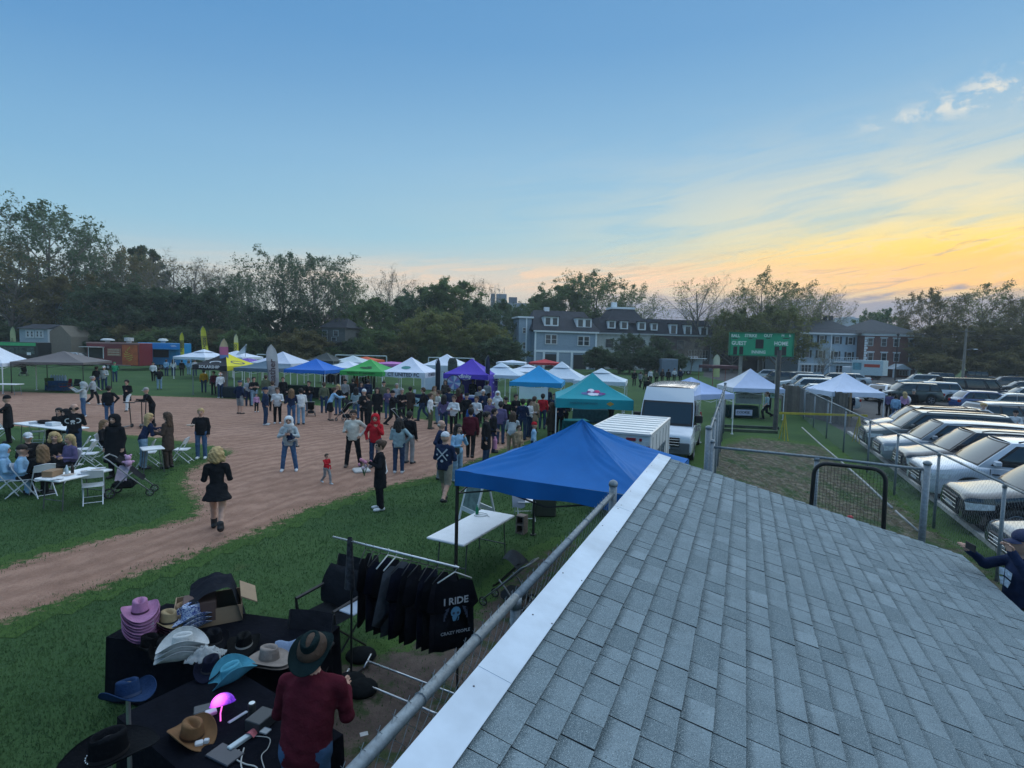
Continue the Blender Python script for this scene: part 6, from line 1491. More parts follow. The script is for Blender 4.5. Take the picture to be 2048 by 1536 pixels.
def sdf_mesh(name, prims, vox, k=.028, nmat=5, post=None, cut=None):
 """prims: (a, b, ra, rb, material, flatten)"""
 A = np.array([p[0] for p in prims] + [p[1] for p in prims], float); r = max(max(p[2], p[3]) for p in prims)
 RR = np.array([max(p[2], p[3]) for p in prims] * 2)[:, None]
 lo = (A - RR).min(0) - 2.5 * vox; hi = (A + RR).max(0) + 2.5 * vox; n = np.ceil((hi - lo) / vox).astype(int) + 1
 ax = [lo[i] + vox * np.arange(n[i]) for i in range(3)]; F = np.full(tuple(n), .4, np.float64)
 for P_ in prims:
  a, b, ra, rb, m_, fl = P_[:6]; zm = P_[6] if len(P_) > 6 else None
  rr = max(ra, rb) * max(1, fl) + .06; l = np.minimum(a, b) - rr; u = np.maximum(a, b) + rr
  s = [slice(max(0, int((l[i] - lo[i]) / vox)), min(n[i], int((u[i] - lo[i]) / vox) + 2)) for i in range(3)]
  X, Y, Z = np.meshgrid(*[ax[i][s[i]] for i in range(3)], indexing='ij')
  d = sdf_prim(X, Y, Z, a, b, ra, rb, fl, zm); f = F[tuple(s)]; h = np.clip(.5 + .5 * (f - d) / k, 0, 1)
  F[tuple(s)] = f * (1 - h) + d * h - k * h * (1 - h)
 if cut is not None:
  X, Y, Z = np.meshgrid(*ax, indexing='ij'); F = np.maximum(F, cut(X, Y, Z))
 if k < .03 and vox < .02:
  X, Y, Z = np.meshgrid(*ax, indexing='ij'); F = F + .0042 * np.sin(X * 37 + Z * 19 + 1.5 * np.sin(Y * 29)) * np.sin(Z * 31 - X * 13 + Y * 21) * (Z < hi[2] - .30)
 V, Q = surface_nets(F, lo, vox); C = V[Q].mean(1); D = np.stack([sdf_prim(C[:, 0], C[:, 1], C[:, 2], *p[:4], *p[5:]) for p in prims])
 mi = np.array([p[4] for p in prims])[D.argmin(0)]
 if post is not None: mi = post(C, mi)
 return V, Q, mi
BODY = {}
ARM = {'down': ((.05, -.02, -.28), (.05, .05, -.52)), 'hip': ((.20, -.10, -.20), (.03, .04, -.40)), 'fold': ((.08, .06, -.27), (-.13, .20, -.22)), 'hold': ((.06, .02, -.28), (-.02, .25, -.24)),
  'face': ((.06, .12, -.24), (-.09, .19, -.02)), 'up': ((.15, .17, -.02), (.05, .26, .20)), 'reach': ((.03, .20, -.17), (.0, .44, -.14)), 'pocket': ((.12, -.07, -.25), (.06, .06, -.44)),
  'swf': ((.05, .06, -.27), (.04, .24, -.44)), 'swb': ((.05, -.14, -.25), (.05, -.20, -.48)), 'lap': ((.06, .06, -.27), (-.04, .28, -.34)), 'cradle': ((.09, .08, -.25), (-.10, .24, -.16)), 'wave': ((.22, .05, .0), (.20, .10, .27)), 'fwd_up': ((.06, .20, -.10), (.02, .38, .06))}
def body_mesh(arms=('down', 'down'), legs='stand', coat='norm', sleeve=1, shorts=0, skirt=None, slim=1.0, lean=0.0, head=0.0, vox=.026, tone=0):
 key = (arms, legs, coat, sleeve, shorts, skirt, slim, lean, head, vox)
 if key in BODY: return BODY[key]
 SK, TP, BT, SH, EY = 0, 1, 2, 3, 4; pr = []; q = lambda *a: pr.append(a)
 sit = legs == 'sit'; hz = .50 if sit else .93
 hip = [(-.09, 0, hz), (.09, 0, hz)]
 if legs == 'stand': kn = [(-.10, .02, .50), (.10, .02, .50)]; an = [(-.105, -.01, .09), (.105, -.01, .09)]
 elif legs == 'apart': kn = [(-.15, .02, .50), (.14, .02, .50)]; an = [(-.20, -.01, .09), (.18, -.01, .09)]
 elif legs == 'walk': kn = [(-.09, .18, .52), (.09, -.02, .50)]; an = [(-.09, .22, .10), (.09, -.30, .16)]
 elif legs == 'run': kn = [(-.09, .28, .60), (.09, -.06, .52)]; an = [(-.09, .20, .20), (.09, -.42, .34)]
 elif sit: kn = [(-.12, .40, .49), (.12, .40, .49)]; an = [(-.12, .38, .09), (.12, .44, .09)]
 L = lean; sh = Vector((0, L, hz + .49)) if not sit else Vector((0, L, hz + .47))
 q((-.06, 0, hz + .0), (.06, 0, hz + .0), .125, .125, BT, .85)
 q((0, 0, hz + .08), (0, L * .7, hz + .36), .135 * slim, .152 * slim, TP, .70); q((-.13, L, sh.z - .03), (.13, L, sh.z - .03), .068, .068, TP, .95)
 q((0, L * .8, sh.z - .10), (0, L, sh.z - .02), .145 * slim, .10, TP, .72)
 if coat == 'norm': q((-.03, 0, hz + .02), (.03, 0, hz + .10), .140 * slim, .140 * slim, TP, .80, hz - .06)
 if coat == 'long': q((0, 0, hz - .30), (0, 0, hz + .25), .19, .16, TP, .75, hz - .36)
 if coat == 'loose': q((0, 0, hz - .02), (0, L * .6, hz + .30), .168, .175, TP, .78, hz - .08)
 if coat == 'poncho': q((0, 0, hz - .42), (0, L, sh.z - .12), .27, .17, TP, .72, hz - .48)
 if skirt: q((0, 0, hz - (.26 if skirt == 'mini' else .42)), (0, 0, hz + .12), .27 if skirt == 'mini' else .22, .10, TP if skirt == 'mini' else BT, .88, hz - (.24 if skirt == 'mini' else .40))
 for i, s in enumerate((-1, 1)):
  bare = skirt == 'mini'; m1 = SK if bare else BT; m2 = SK if (bare or shorts or skirt) else BT
  h_, k_, a_ = hip[i], kn[i], an[i]
  q(h_, k_, .088, .064, m1, 1.05)
  if shorts: mid = tuple((Vector(h_).lerp(Vector(k_), 1.0))); q(h_, mid, .095, .082, BT, 1.0)
  q(k_, a_, .060 if m2 == SK else .066, .038 if m2 == SK else .056, m2, 1.05)
  up_ = .05 if legs in ('walk', 'run') and i == 1 else 0
  if bare: q((a_[0], a_[1], a_[2] + .10), (a_[0], a_[1] + .02, a_[2] - .03), .058, .056, SH, 1)
  q((a_[0], a_[1] - .04, a_[2] - .045 + up_), (a_[0] * 1.08, a_[1] + .15, a_[2] - .055), .047, .042, SH, 1.0)
  s0 = Vector((s * .172 * (.6 + .4 * slim), L, sh.z - .03)); e, w = [Vector((o[0] * s, o[1], o[2])) for o in ARM[arms[i]]]; e, w = s0 + e, s0 + w
  q(s0, e, .060, .050, TP, 1); q(e, w, .048 if sleeve else .042, .040 if sleeve else .030, TP if sleeve else SK, 1)
  d = (w - e).normalized(); q(w, w + d * .075, .034, .030, SK, .8)
 hy = L + .02 + head * .5; nb = Vector((0, L, sh.z + .0)); hc = Vector((0, hy, sh.z + .215))
 q(nb, nb.lerp(hc, .6), .056, .052, SK, 1); q(hc + Vector((0, -.012, -.01)), hc + Vector((0, -.008, .045)), .086, .088, SK, 1.12)
 q(hc + Vector((0, .045, -.065)), hc + Vector((0, .05, -.03)), .045, .050, SK, 1); q(hc + Vector((0, .098, .0)), hc + Vector((0, .113, -.022)), .012, .016, SK, 1)
 for s in (-1, 1): q(hc + Vector((s * .088, -.01, .01)), hc + Vector((s * .09, -.012, -.025)), .018, .014, SK, .8)
 def post(C, mi):
  r = C - np.array(hc); eye = (np.abs(np.abs(r[:, 0]) - .034) < .018) & (np.abs(r[:, 2] - .018) < .012) & (r[:, 1] > .06); lip = (np.abs(r[:, 0]) < .026) & (np.abs(r[:, 2] + .056) < .009) & (r[:, 1] > .05)
  mi = mi.copy(); mi[eye & (mi == SK)] = EY; return mi
 V, Q, mi = sdf_mesh('body', pr, vox, post=post)
 mb = MB(); mb.v = [tuple(v) for v in V]; mb.f = [tuple(f) for f in Q.tolist()]; mb.mi = mi.tolist(); mb.sm = [True] * len(mb.f)
 mb.smooth = True; mb.cur = SK
 for i, s in enumerate((-1, 1)):
  s0 = Vector((s * .172 * (.6 + .4 * slim), L, sh.z - .03)); e, w = [s0 + Vector((o[0] * s, o[1], o[2])) for o in ARM[arms[i]]]; d = (w - e).normalized()
  side = d.cross(Vector((0, 1, .3))).normalized(); nrm = side.cross(d); tip = w + d * .085
  for k, ln in enumerate((.058, .068, .064, .05)):
   b0 = tip + side * (k - 1.5) * .019 - d * .02; mb.tube([b0, b0 + d * ln * .55 + nrm * .006, b0 + d * ln * .95 + nrm * .028], [.0105, .0095, .007], 5)
  b0 = w + d * .03 - side * .030 * s; mb.tube([b0, b0 + d * .03 - side * .025 * s + nrm * .012, b0 + d * .055 - side * .028 * s + nrm * .03], [.012, .011, .008], 5)
 me = mb.mesh('person', [DARKP] * 5); BODY[key] = (me, hc); return BODY[key]
HAIRS = {}
def hair_mesh(kind, vox=.02):
 """built around a head centre at the origin, face towards +y"""
 if kind in HAIRS: return HAIRS[kind]
 pr = []; q = lambda *a: pr.append(a); face = lambda X, Y, Z: np.minimum(Y - .045, np.maximum(.055 - Z, -1) * 1.0 + 0) if False else np.minimum(Y - .052, .060 - Z)
 cut = face
 q((0, -.02, .03), (0, -.012, .055), .102, .100, 0, 1.1)
 if kind == 'long': [q((s * .055, -.055, .02), (s * .085, -.085, -.26), .065, .045, 0, .8) for s in (-1, 1)]; q((0, -.085, 0), (0, -.11, -.30), .075, .05, 0, .7)
 elif kind == 'wavy': [q((s * .07, -.04, .0), (s * .12, -.02, -.22), .065, .06, 0, .8) for s in (-1, 1)]; q((0, -.09, 0), (0, -.12, -.24), .09, .08, 0, .7)
 elif kind == 'bob': [q((s * .07, -.04, .02), (s * .095, -.02, -.10), .06, .055, 0, 1) for s in (-1, 1)]; q((0, -.08, .02), (0, -.085, -.10), .08, .075, 0, .8); q((0, -.01, .08), (.03, .0, .09), .08, .07, 0, 1)
 elif kind == 'bun': q((0, -.10, .06), (0, -.12, .07), .055, .05, 0, 1); q((0, -.07, -.0), (0, -.06, -.06), .07, .05, 0, .8)
 elif kind == 'pony': q((0, -.10, .04), (0, -.15, -.02), .04, .045, 0, 1); q((0, -.15, -.02), (0, -.13, -.22), .045, .02, 0, 1)
 elif kind == 'curly': [q((.075 * math.cos(a), -.02 + .07 * math.sin(a), .06 + .02 * math.cos(3 * a)), (.08 * math.cos(a), -.02 + .075 * math.sin(a), .09), .045, .04, 0, 1) for a in np.linspace(0, 6.28, 9)]
 elif kind in ('hood', 'poncho_hood'):
  pr.clear(); q((0, -.03, .02), (0, -.02, .05), .125, .122, 0, 1.12); q((0, -.03, -.10), (0, -.02, .0), .12, .12, 0, 1.0); q((-.08, -.03, -.15), (.08, -.03, -.15), .07, .07, 0, 1.1); q((0, -.12, .02), (0, -.15, -.06), .07, .06, 0, 1)
  cut = lambda X, Y, Z: np.minimum(Y - .055, .07 - np.sqrt(X * X + (Z + .0) ** 2) * 1.0 + .0) if True else 0
  cut = lambda X, Y, Z: np.minimum(Y - .03, .082 - np.sqrt((X * 1.05) ** 2 + (Z + .01) ** 2))
 elif kind == 'bald': pr.clear(); q((-.07, -.05, -.01), (.07, -.05, -.01), .05, .05, 0, 1.1)
 elif kind == 'beanie': pr.clear(); q((0, -.012, .05), (0, -.012, .075), .104, .095, 0, 1.1); cut = lambda X, Y, Z: .028 - Z
 elif kind == 'cap': pr.clear(); q((0, -.008, .045), (0, -.005, .06), .103, .098, 0, 1.1); cut = lambda X, Y, Z: .032 - Z
 elif kind == 'short': q((0, -.05, .0), (0, -.05, -.04), .085, .07, 0, 1)
 if kind in ('bob', 'wavy', 'long', 'curly', 'bun'):
  c0 = cut; am = .012 if kind in ('bob', 'curly') else .006
  pr = [(a, b, ra + am * .6, rb + am * .6, m_, fl) for a, b, ra, rb, m_, fl in pr]
 V, Q, mi = sdf_mesh('hair', pr, .015 if kind in ('bob', 'long', 'wavy') else vox if kind != 'bald' else .016, k=.03, cut=cut)
 if kind in ('bob', 'wavy', 'long', 'curly', 'bun'): V = V + am * np.stack([np.sin(V[:, 2] * 70 + V[:, 1] * 50), np.sin(V[:, 0] * 80 + V[:, 2] * 45), np.sin(V[:, 0] * 60 - V[:, 1] * 70)], 1) * .7
 mb = MB(); mb.v = [tuple(v) for v in V]; mb.f = [tuple(f) for f in Q.tolist()]; mb.mi = [0] * len(mb.f); mb.sm = [True] * len(mb.f)
 if kind == 'cap':
  mb.smooth = True; mb.grid(lambda u, v: ((2 * u - 1) * .085 * (1 - .35 * v * v), .07 + .115 * v * math.sqrt(max(0, 1 - (2 * u - 1) ** 2 * .7)), .045 - .02 * v - .025 * (2 * u - 1) ** 2), 8, 4)
 HAIRS[kind] = mb.mesh('hair', DARKP); return HAIRS[kind]
SKINS = {'l': (.46, .27, .20), 'm': (.34, .19, .13), 'd': (.12, .065, .045)}
HC = {'bk': (.012, .010, .010), 'br': (.055, .032, .020), 'lb': (.16, .095, .050), 'bl': (.40, .28, .13), 'gy': (.28, .27, .26), 'wh': (.55, .56, .60), 'nv': (.02, .03, .08), 'rd': (.35, .02, .03), 'gn': (.04, .16, .07), 'pk': (.5, .2, .28)}
CC = {'bk': (.014, .015, .018), 'nv': (.016, .026, .062), 'gy': (.22, .23, .24), 'lg': (.36, .40, .42), 'wh': (.58, .60, .62), 'cr': (.50, .49, .44), 'rd': (.42, .018, .028), 'mr': (.085, .014, .024), 'jn': (.055, .11, .21), 'lj': (.20, .30, .40), 'dj': (.028, .05, .10),
  'kh': (.22, .20, .16), 'gn': (.03, .26, .13), 'tl': (.24, .33, .36), 'yl': (.42, .24, .02), 'br': (.055, .042, .036), 'pk': (.45, .26, .42), 'lb': (.25, .42, .60), 'og': (.10, .115, .075), 'st': (.30, .33, .36), 'pu': (.12, .10, .20), 'bl': (.03, .12, .40), 'tn': (.36, .26, .17), 'cm': (.10, .11, .07)}
def person(px, py, h, face, label, top='bk', bot='jn', hair='short', hc='br', arms=('down', 'down'), legs='stand', shoe='bk', skin='l', by='foot', group='people at the market', vox=None, loc=None, wear=None, **kw):
 if loc is not None: p = Vector(loc)
 elif by == 'foot': p = at(px, py)
 else: p = at(px, py, h); p.z = 0
 d = math.hypot(p.x, p.y); vx = vox or (.016 if d < 15 else .021 if d < 24 else .028)
 me, hcn = body_mesh(arms=arms, legs=legs, vox=vx, **kw)
 o = obj('person', me); o.location = p; s = h / 1.745; o.scale = (s * 1.1, s * 1.1, s)
 back = math.atan2(-p.y, -p.x); yaw = back + R(face) - PI / 2; o.rotation_euler = (0, 0, yaw)
 cols = [mk(SKINS[skin], .55, .08, 9), cloth(CC[top]), cloth(CC[bot]), mk(CC[shoe], .6, .1), DARKP]
 for i, m_ in enumerate(cols): o.material_slots[i].link = 'OBJECT'; o.material_slots[i].material = m_
 tag(o, label, 'person', group)
 if hair:
  cn = {'hood': 'hood', 'cap': 'cap', 'beanie': 'beanie'}.get(hair, 'hair'); c = obj(cn, hair_mesh(hair), o, hcn)
  setmat(c, cloth(CC[hc]) if hair in ('hood', 'beanie') and hc in CC else mk(HC.get(hc, CC.get(hc)), .8, .3, 14, bump=.4, bscale=40))
 return o
F_, H_ = 'foot', 'head'
W2 = ('swf', 'swb'); FO = ('fold', 'fold'); HO = ('hold', 'hold')
PEOPLE = [
 (435, 1062, 1.74, 172, 'woman walking away in a short black dress with curly blonde hair and black boots', dict(top='bk', bot='bk', hair='bob', hc='bl', arms=('hold', 'hold'), legs='walk', skirt='mini', sleeve=0, slim=.88, vox=.0135, coat='crop')),
 (403, 917, 1.68, -12, 'person in a black sweatshirt and blue jeans holding a plate beside the dirt', dict(top='bk', bot='jn', hair='short', hc='bl', arms=('down', 'reach'), shoe='wh', coat='loose', vox=.016)),
 (578, 942, 1.68, -8, 'woman in a pale hooded sweatshirt and jeans carrying a child', dict(top='lg', bot='jn', hair='hood', hc='wh', arms=('cradle', 'cradle'), legs='apart', shoe='wh', coat='loose', vox=.016)),
 (653, 968, .86, 38, 'toddler in a red top and grey trousers reaching out', dict(top='rd', bot='gy', hair='short', hc='br', arms=('down', 'reach'), legs='walk', shoe='wh', vox=.024)),
 (706, 934, 1.84, -8, 'bearded man in a cream pullover and dark trousers with a hand on his hip', dict(top='cr', bot='bk', hair='short', hc='bk', arms=('hip', 'hold'), legs='apart', shoe='br', coat='loose', vox=.016, skin='m')),
 (750, 935, 1.72, -10, 'person in a red hooded jacket with the hood up and jeans', dict(top='rd', bot='dj', hair='hood', hc='rd', arms=('face', 'pocket'), coat='loose', vox=.016)),
 (760, 1019, 1.68, -78, 'woman in black with brown hair tied up standing at the grass edge', dict(top='bk', bot='bk', hair='bun', hc='br', arms=('cradle', 'cradle'), shoe='wh', coat='long', vox=.016)),
 (797, 946, 1.70, 172, 'woman with long dark hair in a pale teal sweatshirt seen from behind', dict(top='tl', bot='dj', hair='wavy', hc='bk', arms=('hold', 'hip'), shoe='wh', coat='loose', vox=.018)),
 (818, 927, 1.75, 150, 'dark dressed man mostly hidden behind the woman in pale teal', dict(top='bk', bot='gy', hair='short', hc='bk')),
 (888, 1006, 1.80, 158, 'man in a white cap and navy jacket printed with crossed bats, khaki shorts', dict(top='nv', bot='kh', hair='cap', hc='wh', arms=('hold', 'hold'), legs='walk', shoe='bk', shorts=1, coat='loose', vox=.015)),
 (880, 958, 1.76, 75, 'balding man in a navy jacket looking to the right', dict(top='nv', bot='gy', hair='bald', hc='gy', arms=('pocket', 'pocket'), coat='loose', vox=.018)),
 (914, 962, 1.68, 45, 'dark haired woman in a pale sweatshirt and light jeans with a black bag', dict(top='lb', bot='lj', hair='wavy', hc='bk', arms=('face', 'hold'), shoe='wh', vox=.018)),
 (940, 918, 1.80, 175, 'man in a maroon jacket and dark trousers seen from behind', dict(top='mr', bot='bk', hair='short', hc='bk', arms=('down', 'down'), legs='walk', coat='loose')),
 (971, 932, 1.80, 70, 'tall curly haired young man in a dark jacket and jeans', dict(top='bk', bot='dj', hair='curly', hc='bk', arms=('hold', 'down'), coat='long')),
 (232, 956, 1.80, -35, 'large person in a black poncho with the hood up', dict(top='bk', bot='bk', hair='hood', hc='bk', arms=('down', 'down'), coat='poncho', vox=.02)),
 (287, 938, 1.68, 105, 'woman with long wavy blonde hair leaning over the small table', dict(top='nv', bot='lj', hair='long', hc='bl', arms=('reach', 'hold'), lean=.16, vox=.018)),
 (337, 936, 1.72, -120, 'woman with long brown hair in a dark brown coat', dict(top='br', bot='br', hair='long', hc='br', arms=('hold', 'hold'), coat='long', vox=.018)),
 (150, 918, 1.78, 170, 'bald man in a black jacket with a white skull print on the back', dict(top='bk', bot='dj', hair='bald', hc='bk', arms=('hold', 'hold'), lean=.10, coat='loose', vox=.018)),
 (18, 886, 1.74, -95, 'person in a long black coat and cap at the left edge', dict(top='bk', bot='bk', hair='beanie', hc='bk', arms=('reach', 'hold'), coat='long')),
 (305, 850, 1.72, -70, 'person in a grey cap leaning behind the small table', dict(top='bk', bot='bk', hair='cap', hc='gy', arms=('reach', 'hold'), lean=.2)),
 (168, 834, 1.72, -100, 'person in a pale grey hooded top holding up a phone', dict(top='lg', bot='jn', hair='hood', hc='lg', arms=('fwd_up', 'fwd_up'), shoe='wh', coat='loose')),
 (187, 810, 1.66, 70, 'woman in a striped grey cardigan walking behind the phone holder', dict(top='st', bot='bk', hair='bun', hc='gy', arms=W2, legs='walk', shoe='wh', coat='loose')),
 (219, 846, 1.72, 165, 'person in a black sweatshirt with a hand on the hip, seen from behind', dict(top='bk', bot='jn', hair='short', hc='bk', arms=('down', 'hip'), coat='loose')),
 (255, 822, 1.68, -30, 'woman in white trousers and a black jacket striding over the dirt', dict(top='bk', bot='wh', hair='bun', hc='bk', arms=('hold', 'swb'), legs='walk', shoe='br', coat='long')),
 (194, 780, 1.74, 160, 'man in dark clothes beside the camp chairs, left of a pair', dict(top='bk', bot='dj', hair='short', hc='br', arms=('down', 'hold'))),
 (209, 780, 1.78, -20, 'man in a grey jersey and dark jeans, right of a pair by the camp chairs', dict(top='lg', bot='dj', hair='cap', hc='wh', arms=('hold', 'down'), coat='loose')),
 (230, 764, 1.74, 180, 'man in a bright green shirt facing the red trailer', dict(top='gn', bot='dj', hair='cap', hc='gn', arms=('hold', 'hold'))),
 (307, 763, 1.76, 175, 'man in a white and black hockey style top walking to the blue trailer', dict(top='wh', bot='bk', hair='cap', hc='bk', arms=W2, legs='walk')),
 (319, 779, 1.70, 178, 'person with a child on the arm in grey on the outfield', dict(top='bk', bot='lj', hair='short', hc='bk', arms=('cradle', 'hold'), coat='loose')),
 (333, 752, 1.72, 150, 'person in a pale top queueing at the blue trailer', dict(top='lb', bot='dj', hair='short', hc='br')),
 (347, 752, 1.72, 170, 'person in white queueing behind the pale topped one', dict(top='wh', bot='dj', hair='long', hc='br')),
 (364, 752, 1.68, 180, 'dark dressed person in front of the white far stall', dict(top='bk', bot='bk', hair='short', hc='bk')),
 (378, 750, 1.70, 165, 'person in pale blue before the white far stall', dict(top='lb', bot='lj', hair='long', hc='lb')),
 (390, 752, 1.74, 180, 'person in a white shirt before the white far stall', dict(top='wh', bot='dj', hair='cap', hc='nv')),
 (408, 785, 1.70, 178, 'person in a mustard yellow sweatshirt on the outfield grass', dict(top='yl', bot='dj', hair='short', hc='bk')),
 (428, 790, 1.70, -20, 'person in dark red before the black and yellow tent', dict(top='mr', bot='bk', hair='short', hc='bk')),
 (441, 796, 1.74, -160, 'man in a white shirt and dark trousers at the dirt edge', dict(top='wh', bot='dj', hair='bald', hc='wh', shoe='wh', arms=('down', 'hold'))),
 (480, 828, 1.80, 130, 'man in a navy jacket and long grey shorts', dict(top='nv', bot='gy', hair='cap', hc='nv', shorts=1, arms=('pocket', 'pocket'), coat='loose', shoe='br')),
 (497, 812, 1.70, 0, 'person in a pale striped top behind the little girl', dict(top='st', bot='nv', hair='short', hc='lb', arms=HO)),
 (513, 824, 1.02, 10, 'little girl in a lilac top and black leggings', dict(top='pk', bot='bk', hair='pony', hc='br', shoe='wh', vox=.026)),
 (508, 812, 1.76, 15, 'man in a black shirt with folded arms and jeans', dict(top='bk', bot='lj', hair='short', hc='bk', arms=FO, sleeve=0)),
 (532, 806, 1.78, 172, 'man in a dark green jacket and jeans looking at the stall', dict(top='og', bot='jn', hair='short', hc='br', arms=('down', 'hold'), coat='loose')),
 (531, 850, 1.78, 80, 'tall person in navy from head to foot looking right', dict(top='nv', bot='dj', hair='beanie', hc='nv', arms=('pocket', 'pocket'), shoe='wh', coat='loose')),
 (555, 847, 1.74, -5, 'person in a white hooded top with a blue print', dict(top='wh', bot='bk', hair='short', hc='br', arms=HO, shoe='wh', coat='loose')),
 (583, 850, 1.72, 178, 'woman with long brown hair in a navy sweater and jeans', dict(top='nv', bot='jn', hair='long', hc='lb', arms=HO)),
 (602, 849, 1.74, -165, 'person in a white sweater and pale jeans seen from behind', dict(top='wh', bot='lj', hair='short', hc='bk', arms=HO, coat='loose')),
 (566, 808, 1.70, 0, 'person in dark clothes behind the white hooded one', dict(top='bk', bot='bk', hair='short', hc='br')),
 (660, 841, 1.68, 105, 'woman in a pale blue top and long black skirt bending to a stroller', dict(top='lb', bot='bk', hair='bun', hc='br', arms=('reach', 'reach'), skirt='long', lean=.2, shoe='br')),
 (712, 838, 1.66, 170, 'woman in a teal and white patterned sweater', dict(top='tl', bot='jn', hair='long', hc='bk', arms=HO, coat='loose')),
 (728, 852, 1.76, -150, 'man in a white knit cap and black jacket', dict(top='bk', bot='bk', hair='beanie', hc='wh', arms=HO, coat='loose')),
 (737, 862, 1.66, -120, 'person in a black jacket over a white hem', dict(top='bk', bot='bk', hair='short', hc='bk', arms=('hold', 'face'), coat='loose')),
 (754, 842, 1.72, -5, 'woman in a long black coat facing the camera left of the white tent leg', dict(top='bk', bot='bk', hair='long', hc='bk', coat='long')),
 (784, 853, 1.72, 75, 'person in black pushing a dark stroller', dict(top='bk', bot='bk', hair='beanie', hc='bk', arms=('reach', 'reach'), legs='walk', coat='loose')),
 (803, 846, 1.74, 10, 'man in black beside the dark stroller', dict(top='bk', bot='bk', hair='short', hc='gy', arms=HO)),
 (793, 826, 1.70, -10, 'person in grey blue at the lettered white tent', dict(top='st', bot='nv', hair='short', hc='gy')),
 (860, 858, 1.68, 70, 'young woman in a white top and camouflage trousers', dict(top='wh', bot='cm', hair='bun', hc='br', arms=('hold', 'down'), shoe='br')),
 (876, 848, 1.68, -60, 'woman in a cream top talking to the one in camouflage', dict(top='cr', bot='lj', hair='bun', hc='br', arms=HO)),
 (887, 864, 1.70, 165, 'woman with dark hair in a dark grey sweater seen from behind', dict(top='pu', bot='dj', hair='long', hc='bk')),
 (907, 868, 1.72, -25, 'woman in a chunky white sweater with crossed arms', dict(top='wh', bot='bk', hair='bun', hc='br', arms=FO, coat='loose')),
 (932, 858, 1.70, 0, 'dark dressed person left of a blue clad child', dict(top='bk', bot='bk', hair='beanie', hc='bk')),
 (941, 866, 1.30, 175, 'child in a bright blue jacket in the crowd', dict(top='bl', bot='nv', hair='short', hc='br', vox=.026)),
 (952, 866, 1.68, -20, 'woman in a white jacket beside the blue clad child', dict(top='wh', bot='bk', hair='bun', hc='br', arms=HO)),
 (965, 846, 1.72, 20, 'older person with white hair in a dark jacket', dict(top='nv', bot='bk', hair='short', hc='wh', arms=HO)),
 (978, 872, 1.66, -5, 'person in a dark striped jacket with fair hair', dict(top='pu', bot='bk', hair='short', hc='bl', arms=HO, coat='loose')),
 (987, 905, 1.66, 90, 'dark dressed person behind the curly haired man', dict(top='bk', bot='nv', hair='short', hc='bk')),
 (1010, 874, 1.76, 20, 'man in a black vest over blue sleeves with a cap', dict(top='bk', bot='bk', hair='cap', hc='bk', arms=HO, coat='norm')),
 (1022, 916, 1.64, 165, 'person in a pale patterned jacket stooping left of the blue canopy', dict(top='lg', bot='tn', hair='long', hc='br', arms=HO, lean=.14)),
 (1036, 918, 1.20, 40, 'child in tan sitting high beside the patterned jacket', dict(top='tn', bot='tn', hair='short', hc='br', vox=.026)),
 (1044, 880, 1.76, 160, 'man in a dark navy jacket behind the patterned jacket', dict(top='nv', bot='dj', hair='short', hc='bk', arms=HO)),
 (1058, 874, 1.68, 60, 'woman with long black hair in a white top', dict(top='wh', bot='dj', hair='long', hc='bk', arms=HO)),
 (1067, 866, 1.70, 150, 'woman in a tan coat beside the white topped woman', dict(top='tn', bot='br', hair='short', hc='br', coat='long')),
 (1066, 925, 1.40, 90, 'child in a red knit hat and grey blue hooded top', dict(top='lb', bot='nv', hair='beanie', hc='rd', vox=.024)),
 (1102, 888, 1.72, -140, 'woman in a long grey brown coat by the teal tent', dict(top='br', bot='br', hair='long', hc='br', coat='long')),
 (1118, 872, 1.72, 10, 'dark dressed stall keeper at the left leg of the teal tent', dict(top='nv', bot='bk', hair='short', hc='bk', arms=HO)),
 (1128, 866, 1.70, -20, 'second stall keeper under the teal tent', dict(top='bk', bot='bk', hair='short', hc='br', arms=HO)),
 (1222, 852, 1.66, -60, 'person in brown stooping at the right side of the teal tent', dict(top='br', bot='bk', hair='short', hc='bk', lean=.2, arms=HO)),
 (945, 812, 1.76, 0, 'stall keeper in a dark shirt inside the purple tent', dict(top='bk', bot='bk', hair='short', hc='bk', skin='d')),
 (974, 816, 1.74, 160, 'person in a white and grey shirt at the purple tent corner', dict(top='gy', bot='bk', hair='short', hc='bk', sleeve=0)),
 (920, 812, 1.70, 10, 'woman in dark clothes beside the prize wheel', dict(top='og', bot='bk', hair='long', hc='br')),
 (890, 812, 1.68, -10, 'woman with reddish hair left of the prize wheel', dict(top='br', bot='bk', hair='long', hc='br')),
 (735, 815, 1.74, 178, 'man with black hair browsing under the green tent', dict(top='nv', bot='bk', hair='short', hc='bk')),
 (706, 812, 1.72, 170, 'person in black browsing at the rack under the green tent', dict(top='bk', bot='bk', hair='short', hc='bk', coat='loose')),
 (1094, 832, 1.70, 0, 'stall keeper in dark blue under the sky blue canopy', dict(top='nv', bot='bk', hair='cap', hc='wh')),
 (1062, 822, 1.66, 10, 'stall keeper in black behind the lime green table', dict(top='bk', bot='bk', hair='short', hc='br')),
 (1268, 772, 1.74, 0, 'dark figure on the grass far right of the teal tent', dict(top='bk', bot='bk', hair='short', hc='bk')),
 (1280, 776, 1.70, 150, 'person in grey walking away beyond the van', dict(top='gy', bot='bk', hair='short', hc='br', legs='walk', arms=W2)),
 (1295, 800, 1.80, 170, 'man in black walking left of the white van', dict(top='bk', bot='bk', hair='short', hc='bk', legs='walk', arms=W2, coat='loose')),
 (1300, 768, 1.74, 20, 'person in a pale top in the far crowd above the van', dict(top='wh', bot='bk', hair='short', hc='bk')),
 (1312, 770, 1.72, 160, 'person in olive in the far crowd above the van', dict(top='og', bot='bk', hair='beanie', hc='bk')),
